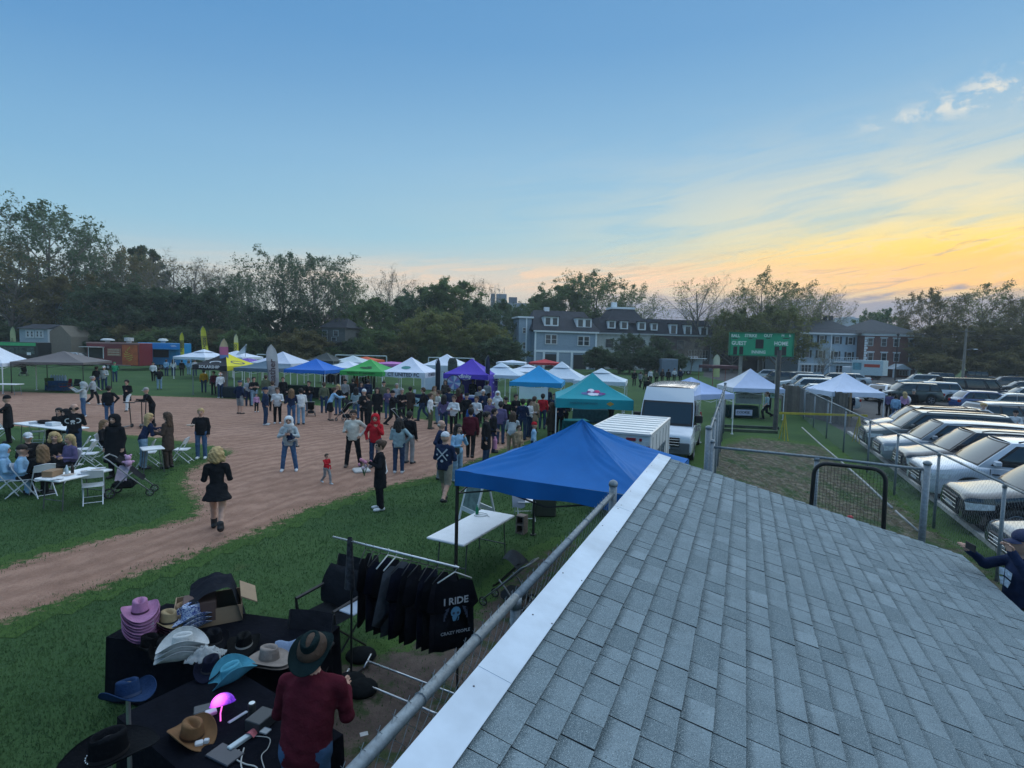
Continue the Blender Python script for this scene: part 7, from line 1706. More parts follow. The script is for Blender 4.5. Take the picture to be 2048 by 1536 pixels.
 (1324, 766, 1.70, -20, 'person in dark brown in the far crowd', dict(top='br', bot='bk', hair='long', hc='br')),
 (1336, 768, 1.74, 170, 'person in black near the steel container', dict(top='bk', bot='bk', hair='short', hc='bk')),
 (1348, 764, 1.70, 0, 'person in white and black near the steel container', dict(top='wh', bot='bk', hair='short', hc='bk', arms=HO)),
 (1360, 766, 1.72, 180, 'person in navy beside the grey service trailer', dict(top='nv', bot='bk', hair='cap', hc='wh')),
 (1532, 842, 1.70, -65, 'boy in a pale green shirt running past the cookie stall', dict(top='tl', bot='bk', hair='short', hc='br', arms=W2, legs='run', sleeve=0)),
 (1536, 820, 1.78, 0, 'tall cookie seller in black with a hat', dict(top='bk', bot='bk', hair='beanie', hc='bk', arms=HO)),
 (1673, 834, 1.66, 175, 'person in a red top under the parking lot tent', dict(top='rd', bot='bk', hair='short', hc='bk')),
 (1684, 832, 1.70, 10, 'person in cream beside the red top under the lot tent', dict(top='cr', bot='bk', hair='short', hc='bk')),
 (1698, 836, 1.72, 175, 'person in dark blue at the right of the lot tent', dict(top='nv', bot='bk', hair='short', hc='bk')),
 (1758, 830, 1.72, -90, 'attendant in black with a yellow sash beside the lot tent', dict(top='bk', bot='bk', hair='beanie', hc='bk', arms=HO, coat='loose')),
 (1776, 836, 1.66, 165, 'person in dark purple walking between the cars', dict(top='pu', bot='bk', hair='short', hc='bk')),
 (1789, 842, 1.60, 170, 'person in a pale blue jacket seen from behind among the cars', dict(top='lb', bot='jn', hair='short', hc='bk', coat='loose')),
 (1806, 836, 1.68, -150, 'fair haired woman in a lilac top among the cars', dict(top='pk', bot='bk', hair='long', hc='bl')),
 (1824, 834, 1.80, 170, 'tall person in black with a wide pale hat among the cars', dict(top='bk', bot='bk', hair='beanie', hc='gy', coat='long')),
 (1962, 876, 1.72, 0, 'person in black carrying bulky bags between the front cars', dict(top='bk', bot='bk', hair='curly', hc='bl', arms=HO, coat='loose')),
 (2026, 890, 1.60, -10, 'person in a dark hat and white shirt at the right among the cars', dict(top='wh', bot='bk', hair='beanie', hc='bk', arms=HO)),
 (648, 826, 1.72, 178, 'man in a grey green top at the rack under the royal blue tent', dict(top='og', bot='dj', hair='short', hc='br')),
 (676, 830, 1.66, -30, 'woman in black with fair hair behind the bent over stroller', dict(top='bk', bot='jn', hair='long', hc='bl', arms=HO)),
 (690, 816, 1.74, 170, 'person in dark grey between the blue and green tents', dict(top='gy', bot='bk', hair='beanie', hc='bk')),
 (722, 822, 1.70, 20, 'woman with dark hair in a navy coat under the green tent edge', dict(top='nv', bot='bk', hair='wavy', hc='bk', arms=FO, coat='long')),
 (767, 824, 1.78, 165, 'tall man in dark olive by the white tent leg', dict(top='og', bot='bk', hair='cap', hc='bk', coat='loose')),
 (776, 838, 1.64, -15, 'girl in a mauve top left of the dark stroller', dict(top='pu', bot='jn', hair='pony', hc='br', arms=HO)),
 (820, 838, 1.72, 160, 'person in a brown coat in front of the navy table', dict(top='br', bot='bk', hair='short', hc='bk', coat='long')),
 (846, 842, 1.74, -100, 'man in a dark jacket walking past the pale blue yard sign', dict(top='bk', bot='dj', hair='short', hc='br', legs='walk', arms=W2, coat='loose')),
 (868, 834, 1.70, 10, 'woman in a tan top behind the cream topped one', dict(top='tn', bot='bk', hair='long', hc='lb', arms=HO)),
 (897, 842, 1.76, 175, 'man in dark navy looking at the prize wheel', dict(top='nv', bot='bk', hair='short', hc='bk', coat='loose')),
 (916, 838, 1.66, 160, 'woman with red brown hair before the deep blue table', dict(top='mr', bot='bk', hair='long', hc='br')),
 (958, 836, 1.74, 170, 'man in a grey jersey facing the purple canopy', dict(top='gy', bot='dj', hair='short', hc='br', coat='loose')),
 (994, 850, 1.70, 0, 'woman in a white hooded top near the purple side wall', dict(top='wh', bot='jn', hair='hood', hc='wh', arms=HO, coat='loose')),
 (1000, 888, 1.74, 165, 'man in a dark plaid like jacket behind the black vest', dict(top='pu', bot='dj', hair='short', hc='bk', coat='loose')),
 (1030, 858, 1.68, 30, 'person in black at the lime green table, left end', dict(top='bk', bot='bk', hair='bun', hc='bk', arms=HO)),
 (1084, 858, 1.72, 170, 'man in a red shirt facing the lime green table', dict(top='rd', bot='dj', hair='short', hc='bk')),
 (1108, 856, 1.70, -40, 'woman in navy beside the teal tent front leg', dict(top='nv', bot='bk', hair='long', hc='br', arms=HO)),
 (545, 822, 1.70, 178, 'person in charcoal facing the slate blue canopy', dict(top='gy', bot='bk', hair='short', hc='br')),
 (618, 822, 1.72, -20, 'stall visitor in black right of the white sweater', dict(top='bk', bot='dj', hair='short', hc='bk', arms=HO)),
 (1290, 782, 1.72, 10, 'person in olive green walking toward the van on the far grass', dict(top='og', bot='bk', hair='short', hc='bk', legs='walk', arms=W2)),
]
for i, (px, py, h, fc, lab, kw) in enumerate(PEOPLE):
 o = person(px, py, h, fc, lab, **kw)
PBY = {o['label']: o for o in COL.objects if o.name.startswith('person')}
def local_on(o, p): return o.matrix_world @ Vector(p)
SEATED = [
 (84, 893, .93, -165, 'woman with long brown hair seated with her back to the camera', dict(top='bk', bot='bk', hair='long', hc='lb', arms=('lap', 'hold'))),
 (42, 893, .93, 80, 'person in a pale blue denim jacket and dark cap seated at the left', dict(top='lb', bot='bk', hair='cap', hc='bk', arms=('hold', 'hold'), coat='loose')),
 (6, 893, .93, 80, 'person in a pale blue hooded top cut by the left edge', dict(top='lb', bot='lb', hair='hood', hc='lb', arms=('hold', 'lap'), coat='loose')),
 (55, 868, .93, 20, 'person in a white cap and black coat seated behind the table', dict(top='bk', bot='bk', hair='cap', hc='wh', arms=('hold', 'hold'), coat='loose')),
 (109, 868, .93, -10, 'fair haired woman in a black coat seated facing the camera', dict(top='bk', bot='bk', hair='bob', hc='bl', arms=('hold', 'hold'), coat='loose')),
 (140, 872, .93, -60, 'woman with long honey blonde hair in purple seated at the table', dict(top='pu', bot='bk', hair='long', hc='bl', arms=('hold', 'hold'), coat='loose')),
 (118, 818, .93, -30, 'dark haired woman in black seated at the far table', dict(top='bk', bot='bk', hair='long', hc='bk', arms=('hold', 'hold'))),
 (138, 820, .93, -60, 'person in a black hooded coat bent over the far table', dict(top='bk', bot='bk', hair='hood', hc='bk', arms=('hold', 'hold'), lean=.1)),
 (207, 842, .93, 60, 'dark haired woman in black seated beside the black poncho', dict(top='bk', bot='bk', hair='long', hc='lb', arms=('lap', 'lap'))),
]
SEATPOS = []
for px, py, h, fc, lab, kw in SEATED:
 q_ = at(px, py, 1.25); o = person(px, py, 1.70, fc, lab, legs='sit', loc=(q_.x, q_.y, 0), **kw); SEATPOS.append((o.location.copy(), o.rotation_euler.z))
w = PBY['woman in a pale hooded sweatshirt and jeans carrying a child']; M_ = Matrix.Translation(w.location) @ Matrix.Rotation(w.rotation_euler.z, 4, 'Z') @ Matrix.Diagonal((*w.scale, 1))
c = person(0, 0, .80, 150, 'baby in a navy jacket and grey hood carried on the arm', top='nv', bot='gy', hair='hood', hc='gy', legs='sit', arms=('hold', 'hold'), loc=(0, 0, 0), vox=.03); c.location = M_ @ Vector((-.05, .22, .80))
c.rotation_euler = (0, 0, w.rotation_euler.z + 2.4)
def on_person(label, p, rx=0.0, ang=0.0):
 o = PBY[label]; return Matrix.Translation(o.location) @ Matrix.Rotation(o.rotation_euler.z + ang, 4, 'Z') @ Matrix.Diagonal((*o.scale, 1)) @ Matrix.Translation(p) @ Matrix.Rotation(rx, 4, 'X')
def back_print(label, polys, col, z, y):
 """flat print on the back of a jacket"""
 o = PBY[label]; f = MB()
 for P in polys:
  vs = []
  for (x, zz) in P: vs.append((x, y + .30 * x * x * 2.2, z + zz))
  n = len(f.v); f.add(vs, [tuple(range(len(vs)))])
 f.build('jacket_print', mk(col, .8, 0), o)
def stroke(a, b, w): a, b = Vector(a), Vector(b); n = (b - a).normalized(); n = Vector((-n.y, n.x)) * w / 2; return [tuple(a + n), tuple(b + n * 1.6), tuple(b - n * 1.6), tuple(a - n)]
def disc(x, y, r, n=10, r2=None): return [(x + r * math.cos(2 * PI * k / n), y + (r2 or r) * math.sin(2 * PI * k / n)) for k in range(n)]
cl_ = 'man in a white cap and navy jacket printed with crossed bats, khaki shorts'
back_print(cl_, [stroke((.12, -.14), (-.12, .14), .022), stroke((-.12, -.14), (.12, .14), .022), disc(0, -.16, .035), disc(-.12, -.01, .025), disc(.12, -.01, .025)], (.5, .52, .56), 1.25, -.170)
cl_ = 'bald man in a black jacket with a white skull print on the back'
ring = lambda cx, cy, r, w, a0, a1: [stroke((cx + r * math.cos(a), cy + r * math.sin(a)), (cx + r * math.cos(a + .35), cy + r * math.sin(a + .35)), w) for a in np.arange(a0, a1, .35)]
back_print(cl_, ring(-.11, .02, .07, .022, 1.2, 5.0) + ring(.11, .02, .07, .022, -1.9, 1.9) + [disc(0, .0, .06, 10, .045), disc(-.03, -.07, .02), disc(.03, -.07, .02)], (.5, .52, .54), 1.24, -.150)
m_ = on_person('woman in black with brown hair tied up standing at the grass edge', (.0, .36, 1.20)); t = thing('bouquet', 'pink flower bouquet held by the woman in black', 'flowers', m_.translation)
rb = random.Random(2)
for k in range(9): MB().sphere((rb.uniform(-.12, .12), rb.uniform(-.12, .12), rb.uniform(-.1, .14)), .045, 7, 5).build('flower', mk((.55, .22, .30) if k % 3 else (.6, .45, .5), .8), t)
q = MB(); [q.tube([(0, 0, -.3), (rb.uniform(-.1, .1), rb.uniform(-.1, .1), .05)], .006, 4) for _ in range(6)]; q.build('stems', mk((.05, .12, .04), .8), t)
o = PBY['woman in black with brown hair tied up standing at the grass edge']; q = MB(); q.smooth = True; q.tube([(.15, -.02, 1.44), (.20, -.14, 1.25), (.16, -.16, 1.05), (.02, -.16, .96), (-.14, -.08, .95)], .020, 6); q.build('bag_strap', mk((.55, .55, .55), .7), o)
m_ = on_person('person in a black sweatshirt and blue jeans holding a plate beside the dirt', (.17, .56, 1.26)); o = MB().lathe([(.02, 0), (.10, .0), (.13, .025)], 14).build('paper_plate', mk((.40, .33, .27), .8), loc=m_.translation); tag(o, 'paper plate of food held out by the person in black', 'plate')
m_ = on_person('dark haired woman in a pale sweatshirt and light jeans with a black bag', (.20, .10, .98)); o = MB().box((0, 0, 0), (.30, .12, .22), bev=.04).build('handbag', mk((.015, .015, .018), .6), loc=m_.translation, rz=.6); tag(o, 'black shoulder bag of the woman in light jeans', 'bag')
o = MB().lathe([(.06, 0), (.07, .02), (.075, .30), (.045, .36), (.04, .42)], 10).build('pink_bottle', mk((.55, .22, .36), .5), loc=at(989, 930) + Vector((0, 0, .55))); tag(o, 'tall pink drinking bottle beside the curly haired man', 'bottle')
for k, lab in enumerate(('person in black carrying bulky bags between the front cars', 'fair haired woman in a lilac top among the cars')):
 m_ = on_person(lab, (.25, .2, 1.05 if k == 0 else 1.2)); q = MB(); q.smooth = True; q.sphere((0, 0, 0), (.26, .22, .3), 10, 7); o = q.build('carried_bag', mk((.36, .40, .30) if k == 0 else (.5, .5, .54), .7, .4, 9), loc=m_.translation); tag(o, ['bulky pale bag held by the person in black between the cars', 'white bag on the shoulder of the fair haired woman'][k], 'bag')
# ================================================================== white folding chairs and tables
CHW = mk((.60, .62, .66), .45, .05)
def folding_chair(loc, yaw, label, first=[None]):
 """faces local +y"""
 if first[0]: return dup(first[0], loc, yaw, label)
 t = thing('folding_chair', label, 'chair', loc, yaw, 'white folding chairs')
 w = .21
 for s in (-1, 1):
  l = MB(); l.tube([(s * w, .30, 0), (s * w, .05, .40), (s * w, -.14, .72), (s * w * .93, -.17, .80)], .013, 7); l.build('back_leg', CHW, t)
  l = MB(); l.tube([(s * w * .90, -.30, 0), (s * w * .90, .17, .44)], .013, 7); l.build('front_leg', CHW, t)
 MB().tube([(-w, .245, .09), (w, .245, .09)], .009, 6).build('stretcher', CHW, t); MB().tube([(-w * .9, -.235, .06), (w * .9, -.235, .06)], .009, 6).build('stretcher', CHW, t)
 q = MB(); q.smooth = True; q.grid(lambda u, v: ((2 * u - 1) * .20, -.20 + .40 * v, .445 + .012 * (2 * u - 1) ** 2 - .01 * math.sin(PI * v)), 6, 6); q.grid(lambda u, v: ((1 - 2 * u) * .20, -.20 + .40 * v, .425), 2, 2); q.tube([(-.2, -.2, .435), (.2, -.2, .435), (.2, .2, .435), (-.2, .2, .435)], .013, 6, closed=True); q.build('seat', CHW, t)
 q = MB(); q.smooth = True; q.grid(lambda u, v: ((2 * u - 1) * .215, -.105 - .075 * v - .035 * (1 - (2 * u - 1) ** 2), .63 + .20 * v - .018 * (2 * u - 1) ** 2 * v), 8, 4); q.grid(lambda u, v: ((1 - 2 * u) * .215, -.088 - .075 * v - .035 * (1 - (2 * u - 1) ** 2), .63 + .20 * v - .018 * (2 * u - 1) ** 2 * v), 8, 4); q.tube([(-.215, -.18, .80), (0, -.215, .835), (.215, -.18, .80)], .013, 6); q.build('backrest', CHW, t)
 first[0] = t; return t
def ch(px, py, face, label):
 p = at(px, py); return folding_chair(p, math.atan2(-p.y, -p.x) + R(face) - PI / 2, label)
ch(187, 1005, 178, 'empty white folding chair nearest the camera before the littered table');
ch(297, 932, -100, 'white folding chair between the blonde woman and the brown coat'); ch(364, 925, -110, 'white folding chair standing alone left of the plate holder')
ch(6, 880, 100, 'white folding chair beside the person in the long black coat'); ch(76, 886, 170, 'white folding chair tucked under the far white table'); ch(196, 905, -100, 'white folding chair behind the bald skull jacket man')
ch(166, 925, -95, 'white folding chair, back to the camera, at the right end of the littered table'); ch(178, 935, -110, 'second white folding chair tilted beside the littered table')
for (p, yaw), w_ in zip(SEATPOS, ('long haired woman with her back turned', 'denim jacket', 'pale hooded person at the left edge', 'white cap', 'fair haired seated woman', 'purple seated woman', 'dark haired woman at the far table', 'bent black hood', 'seated woman beside the poncho')): folding_chair(p, yaw, 'white folding chair under the ' + w_)
def white_table(pa, pb, pc, label, W_=.76, legm=None):
 """corners of the top given as far-left, far-right... two ends of the long near edge plus one far corner"""
 a, b, c = [at(*p, .74) for p in (pa, pb, pc)]; d = b - a; L = d.length; ang = math.atan2(d.y, d.x); n = Vector((-d.y, d.x, 0)).normalized()
 if (c - a).dot(n) < 0: n = -n
 ctr = (a + b) / 2 + n * W_ / 2; ctr.z = 0
 return table(ctr, ang, label, L=L, W_=W_, group='white plastic tables', legm=legm or mk((.08, .085, .09), .5)), ctr, ang
T1, c1, a1 = white_table((118, 962), (226, 938), (100, 925), 'white plastic table littered with bottles and paper'); T2, c2, a2 = white_table((22, 846), (132, 860), (60, 838), 'far white plastic table before the long dark coat')
T3, c3, a3 = white_table((928, 1090), (1030, 1030), (868, 1072), 'empty white plastic table beside the blue canopy')
T4, c4, a4 = white_table((285, 900), (330, 896), (290, 890), 'small white table between the blonde woman and the brown coat', W_=.6)
def on(c, a, x, y, z=.745): return Vector((c.x + math.cos(a) * x - math.sin(a) * y, c.y + math.sin(a) * x + math.cos(a) * y, z))
rt = random.Random(8)
LIT = [('water_bottle', (.40, .50, .56), 'clear water bottle on the littered table'), ('cola_bottle', (.02, .012, .012), 'dark drink bottle on the littered table')]
for k, (nm, c, lab) in enumerate(LIT): o = MB().lathe([(.032, 0), (.034, .02), (.034, .15), (.014, .20), (.014, .225)], 10).build(nm, mk(c, .2, .1), loc=on(c1, a1, -.05 + .13 * k - .1, .05), smooth=True); tag(o, lab, 'bottle', 'drinks and food on the tables')
for k in range(7):
 q = MB(); q.smooth = True; w_, h_ = rt.uniform(.08, .15), rt.uniform(.06, .12); q.grid(lambda u, v: ((2 * u - 1) * w_, (2 * v - 1) * h_, .012 + .018 * mnoise.noise((u * 4, v * 4, k))), 6, 6)
 o = q.build('paper', mk([(.55, .56, .58), (.25, .22, .20), (.42, .35, .30)][k % 3], .8, .3, 20), loc=on(c1, a1, -.55 + k * .19, rt.uniform(-.25, .25)), rz=rt.random() * 3); tag(o, ['crumpled white paper', 'dark food wrapper', 'tan food wrapper'][k % 3] + [' at the left end', ' in the middle', ' at the right end'][k // 3] + ' of the littered table', 'paper', 'drinks and food on the tables')
o = MB().box((0, 0, .07), (.34, .24, .14), bev=.008).build('takeaway_box', mk((.26, .16, .09), .8), loc=on(c1, a1, -.35, .22), rz=a1 + .3); tag(o, 'brown cardboard takeaway box on the littered table', 'box')
o = MB().box((0, 0, .06), (.42, .30, .12), bev=.01).build('takeaway_box', mk((.52, .56, .60), .7), loc=on(c2, a2, .2, .0), rz=a2); tag(o, 'pale takeaway box on the far white table', 'box')
q = MB(); q.smooth = True; q.sphere((0, 0, .07), (.3, .16, .08), 12, 6); o = q.build('coat', cloth((.02, .02, .022)), loc=on(c2, a2, -.5, .1)); tag(o, 'dark coat lying on the far white table', 'coat')
o = MB().lathe([(.03, 0), (.032, .015), (.032, .11), (.012, .15), (.012, .18)], 10).build('green_bottle', mk((.01, .22, .10), .3), loc=on(c3, a3, .60, .28), smooth=True); tag(o, 'small green spray bottle on the empty white table', 'bottle')
q = MB(); q.tube([(.16 * math.cos(t * .5) * (1 - .02 * t), .09 * math.sin(t * .5) + .01 * t, .006) for t in range(22)], .005, 5); o = q.build('cable', mk((.30, .33, .34), .6), loc=on(c3, a3, .48, .12)); tag(o, 'loose grey cable coiled on the empty white table', 'cable')
p = at(955, 1042); af = thing('sandwich_board', 'white A-frame sandwich board standing behind the empty table', 'sign', p, R(38))
for s in (-1, 1):
 f = MB(); h_ = 1.12; fx = lambda z: s * (.30 * (1 - z / h_) + .02)
 for a, b in (((-.3, 0), (-.3, h_)), ((.3, 0), (.3, h_))): f.bar((fx(a[1]), a[0], a[1]), (fx(b[1]), b[0], b[1]), .055, .03)
 for z_ in (.28, h_ - .03): f.bar((fx(z_), -.3, z_), (fx(z_), .3, z_), .03, .10)
 f.build('frame', mk((.62, .64, .66), .5), af)
 if s < 0: q = MB(); q.add([(fx(.3) - .01, -.27, .3), (fx(.3) - .01, .27, .3), (fx(1.06) - .01, .27, 1.06), (fx(1.06) - .01, -.27, 1.06)], [(0, 1, 2, 3)]); q.build('panel', mk((.10, .16, .15), .6, .4, 8), af)
p = at(1043, 1066); cb = thing('concrete_block', 'tan hollow concrete block holding down the canopy leg', 'block', p, R(-30)); CBM = mk((.20, .155, .13), .95, .25, 20, bump=.4)
q = MB()
for x_ in (-.085, .085): q.box((x_, 0, .2), (.03, .19, .40))
for z_ in (.015, .2, .385): q.box((0, 0, z_), (.14, .19, .03))
q.build('shell', CBM, cb); MB().box((0, .08, .2), (.14, .02, .36)).build('core', mk((.02, .02, .02), .9), cb)
ch(1050, 1036, 190, 'white folding chair under the blue canopy with a cloth over it')
o = MB(); o.smooth = True; p = at(1040, 1034); o.grid(lambda u, v: (-.24 + .3 * u, -.22 + .06 * math.sin(v * 5), .86 - .55 * v + .02 * math.sin(u * 7)), 6, 8); o = o.build('cloth', fabric((.30, .34, .42)), loc=p, rz=R(10)); tag(o, 'pale cloth hanging over the chair under the blue canopy', 'cloth')
o = MB().box((0, 0, .22), (.5, .35, .44), bev=.03).build('cooler', mk((.03, .04, .03), .7), loc=at(1090, 1030)); tag(o, 'dark storage tub under the blue canopy', 'tub')
# ================================================================== strollers, pram, camp chairs
def stroller(loc, yaw, label, col=(.016, .017, .02), hood=True, scale=1.0):
 t = thing('stroller', label, 'stroller', loc, yaw, 'strollers'); t.scale = (scale,) * 3; A = mk((.22, .23, .24), .4, metal=.5)
 f = MB(); f.smooth = True
 for s in (-1, 1): f.tube([(s * .24, .46, .14), (s * .25, .05, .52), (s * .25, -.38, .95), (s * .22, -.50, 1.02)], .016, 7); f.tube([(s * .25, -.38, .12), (s * .25, -.05, .50), (s * .24, .10, .62)], .015, 7)
 f.tube([(-.22, -.50, 1.02), (.22, -.50, 1.02)], .02, 7); f.tube([(-.25, -.38, .12), (.25, -.38, .12)], .014, 6); f.build('frame', A, t)
 q = MB(); q.smooth = True; q.grid(lambda u, v: ((2 * u - 1) * .20, -.28 + .52 * min(1, v * 1.6) - .0 + (.10 * max(0, v - .62)), .95 - .52 * min(1, v * 1.7) + .05 * (2 * u - 1) ** 2 - .18 * max(0, v - .7)), 6, 10); q.build('seat', cloth(col), t)
 MB().box((0, -.12, .30), (.40, .46, .18), bev=.05).build('basket', cloth(col), t)
 if hood: q = MB(); q.smooth = True; q.grid(lambda u, v: ((2 * u - 1) * .23, -.30 + .36 * math.sin(v * 1.5) , .78 + .36 * math.sin(.4 + v * 1.9) * (1 - .25 * (2 * u - 1) ** 2)), 8, 8); q.build('hood', cloth(col), t)
 for x_, y_, r_ in ((-.27, -.38, .13), (.27, -.38, .13), (-.22, .46, .095), (.22, .46, .095)):
  w = MB(); w.M = Matrix.Translation((x_, y_, r_)) @ Matrix.Rotation(R(90), 4, 'Y'); w.smooth = True; w.tube([(r_ * .86 * math.cos(2 * PI * k / 16), r_ * .86 * math.sin(2 * PI * k / 16), 0) for k in range(16)], r_ * .16, 6, closed=True); wo_ = w.build('wheel', RUB, t)
  w = MB(); w.M = Matrix.Translation((x_, y_, r_)) @ Matrix.Rotation(R(90), 4, 'Y')
  for k in range(5): w.bar((0, 0, 0), (r_ * .8 * math.cos(k * 1.257), r_ * .8 * math.sin(k * 1.257), 0), .014)
  w.build('spokes', A, wo_)
 return t
st = stroller(at(262, 990), R(-70), 'dark stroller with pink teddy and blanket before the black poncho', hood=False, scale=1.02)
p = st.location; td = thing('teddy', 'pink plush toy sitting on the stroller handle', 'toy', p + Vector((.02, -.1, .86)), .6); PK = mk((.50, .30, .45), .9, .15, 30)
q = MB(); q.smooth = True; q.sphere((0, 0, 0), .085, 10, 7); q.sphere((0, 0, .13), .07, 10, 7); q.build('body', PK, td)
for s in (-1, 1): MB().sphere((s * .055, 0, .19), .03, 8, 5).build('ear', PK, td, smooth=True); MB().sphere((s * .09, .02, .02), (.05, .03, .03), 8, 5).build('arm', PK, td, smooth=True)
q = MB(); q.smooth = True; q.grid(lambda u, v: (-.22 + .30 * u, -.05 - .22 * v, .78 - .35 * v * v + .05 * mnoise.noise((u * 5, v * 5, 1))), 8, 8); o = q.build('blanket', cloth((.50, .40, .48)), loc=p); tag(o, 'pink and white blanket hanging from the stroller', 'blanket')
stroller(at(692, 843), R(60), 'dark stroller the woman in the pale blue top bends over'); stroller(at(806, 862), R(-100), 'black hooded stroller before the pale blue yard sign'); stroller(at(622, 832), R(20), 'small folded wagon like stroller right of the white sweater', hood=False, scale=.8)
stroller(at(48, 752), R(30), 'dark stroller beyond the brown canopy', scale=1.0); stroller(at(1018, 1215), R(60), 'dark pram with a grey hood behind the near fence', col=(.05, .055, .06), scale=.8)
def camp_chair(loc, yaw, label, col, arms=True):
 t = thing('camp_chair', label, 'chair', loc, yaw, 'camp chairs'); f = MB()
 for s in (-1, 1):
  f.tube([(s * .27, -.24, 0), (s * .27, .26, .44)], .012, 6); f.tube([(s * .27, .26, 0), (s * .27, -.22, .44), (s * .27, -.32, .95)], .012, 6)
  if arms: f.tube([(s * .30, .26, .44), (s * .30, .28, .62), (s * .30, -.25, .66)], .022, 6)
 f.build('frame', BLACKM, t); m_ = cloth(col)
 q = MB(); q.smooth = True; q.grid(lambda u, v: ((2 * u - 1) * .27, .26 - .48 * v, .44 - .05 * math.sin(PI * u)), 6, 4); q.build('seat', m_, t)
 q = MB(); q.smooth = True; q.grid(lambda u, v: ((2 * u - 1) * .27, -.22 - .10 * v - .03 * math.sin(PI * u), .46 + .50 * v), 6, 4); q.build('backrest', m_, t); return t
camp_chair(at(131, 785), R(150), 'red camp chair under the brown canopy', (.18, .02, .03)); camp_chair(at(103, 783), R(240), 'green camp chair at the leg of the brown canopy', (.05, .09, .03)); camp_chair(at(148, 786), R(170), 'dark camp chair right of the red one', (.02, .03, .03))
table(at(118, 782), R(5), 'blue covered table with clear drink bottles under the brown canopy', cloth_col=(.02, .06, .14), L=1.3)
for k in range(6): o = MB().lathe([(.07, 0), (.07, .3), (.03, .42)], 8).build('water_jug', mk((.30, .42, .55), .25), loc=at(118, 782) + Vector((-.55 + k * .2, .05, .75))); tag(o, ['first', 'second', 'third', 'fourth', 'fifth', 'sixth'][k] + ' clear bottle from the left on the blue table under the brown canopy', 'bottle', 'bottles on the blue table')
table(at(18, 790), R(5), 'white topped table under the white tent at the left edge', L=1.4)
p = at(668, 1296); cc = camp_chair(p, R(150), 'dark padded camp chair with a tray behind the hat seller', (.016, .018, .022)); cc.scale = (1.15,) * 3
MB().box((-.42, .05, .62), (.22, .34, .02), bev=.008).build('side_tray', mk((.30, .36, .44), .5), cc)
q = MB(); q.smooth = True; q.grid(lambda u, v: (-.34 + .68 * u + .04 * math.sin(v * 6), -.30 + .24 * math.cos(v * 2.6) - .02, 1.0 - .55 * abs(v - .5) * 1.7 + .03 * mnoise.noise((u * 5, v * 5, 3))), 10, 12); o = q.build('jacket', cloth((.012, .014, .018)), loc=p, rz=R(150)); tag(o, 'black jacket thrown over the dark camp chair', 'jacket')
for i, (px, py) in enumerate(((250, 858), (283, 855), (300, 852))):
 t = thing('kick_scooter', ['black scooter handlebar rising behind the black poncho', 'black scooter with padded bars above the blonde woman', 'black scooter handlebar right of the blonde woman'][i], 'scooter', at(px, py), R(30 * i), 'scooters'); q = MB(); q.tube([(0, .4, .1), (0, .3, 1.12)], .022, 7); q.build('stem', BLACKM, t); q = MB(); q.tube([(-.26, .28, 1.14), (.26, .28, 1.14)], .022, 7); q.build('handlebar', BLACKM, t)
 MB().box((0, 0, .1), (.14, .75, .03), bev=.01).build('deck', BLACKM, t)
 for y_ in (-.42, .45): w = MB(); w.M = Matrix.Translation((0, y_, .09)) @ Matrix.Rotation(R(90), 4, 'Y'); w.lathe([(.02, -.02), (.09, -.018), (.09, .018), (.02, .02)], 14); w.build('wheel', RUB, t)
# ================================================================== the hat stall
def hat_mat(c, weave=True): return mk(c, .8, .15, 14, bump=.8 if weave else .4, bscale=150 if weave else 45, spec=.3 if weave else .06)
def cowboy_hat(loc, yaw, label, col, R_=.20, curl=.055, crown=.115, band=(.02, .018, .018), tilt=0.0, pinch=.03, weave=True, cat='hat', group='cowboy hats on the stall', mat=None, trim=None, ry=0.0):
 t = thing('cowboy_hat', label, cat, loc, yaw, group); t.rotation_euler = (tilt, ry, yaw); m_ = mat or hat_mat(col, weave); cx, cy = .083, .102
 def edge(a): return R_ * (1 - .10 * math.cos(a) ** 2)
 b = MB(); b.smooth = True
 def bf(u, v, o=0.0):
  a = 2 * PI * u; r = v; rx, ry_ = cx + (edge(a) * .96 - cx) * r, cy + (edge(a) * 1.10 - cy) * r; x, y = rx * math.cos(a), ry_ * math.sin(a)
  side = abs(math.cos(a)) ** 1.6; z = curl * side * (r ** 1.8) * 1.5 - .022 * (r ** 1.5) * abs(math.sin(a)) ** 2
  return (x * (1 - .12 * side * r), y, z + o)
 b.grid(lambda u, v: bf(u, v), 40, 8, closed_u=True); b.grid(lambda u, v: bf(1 - u, v, -.004), 40, 8, closed_u=True); b.build('brim', m_, t)
 e = MB(); e.smooth = True; e.tube([bf(k / 40, 1.0, -.002) for k in range(40)], .0042, 5, closed=True); e.build('brim_edge', trim or m_, t)
 c = MB(); c.smooth = True
 def cf(u, v):
  a = 2 * PI * u; k = 1 - .20 * v ** 1.5; h = crown
  if v <= .7: s = v / .7; return (cx * (1 - .16 * s) * math.cos(a), cy * (1 - .12 * s) * math.sin(a), h * s)
  s = (v - .7) / .3; rr = 1 - s; x, y = cx * .84 * rr * math.cos(a), cy * .88 * rr * math.sin(a)
  dent = -.048 * math.exp(-(x / .022) ** 2) * (1 - .4 * (y / .1)) - pinch * math.exp(-((abs(x) - .055) / .02) ** 2) * max(0, y / .09)
  return (x, y, h + .012 * math.sin(s * PI) + dent * min(1, s * 2.2))
 c.grid(cf, 32, 16, closed_u=True); c.build('crown', m_, t)
 if band: q = MB(); q.smooth = True; q.grid(lambda u, v: ((cx * (1 - .03 * v) + .003) * math.cos(2 * PI * u), (cy * (1 - .02 * v) + .003) * math.sin(2 * PI * u), .004 + .020 * v), 28, 2, closed_u=True); q.build('hat_band', mk(band, .6), t)
 return t
TBL = table(Vector((-3.17, 6.02, 0)), R(-11), 'black cloth covered stall table full of hats', L=2.32, W_=.80, cloth_col=(.005, .006, .010), drop=.72, group='hat stall tables')
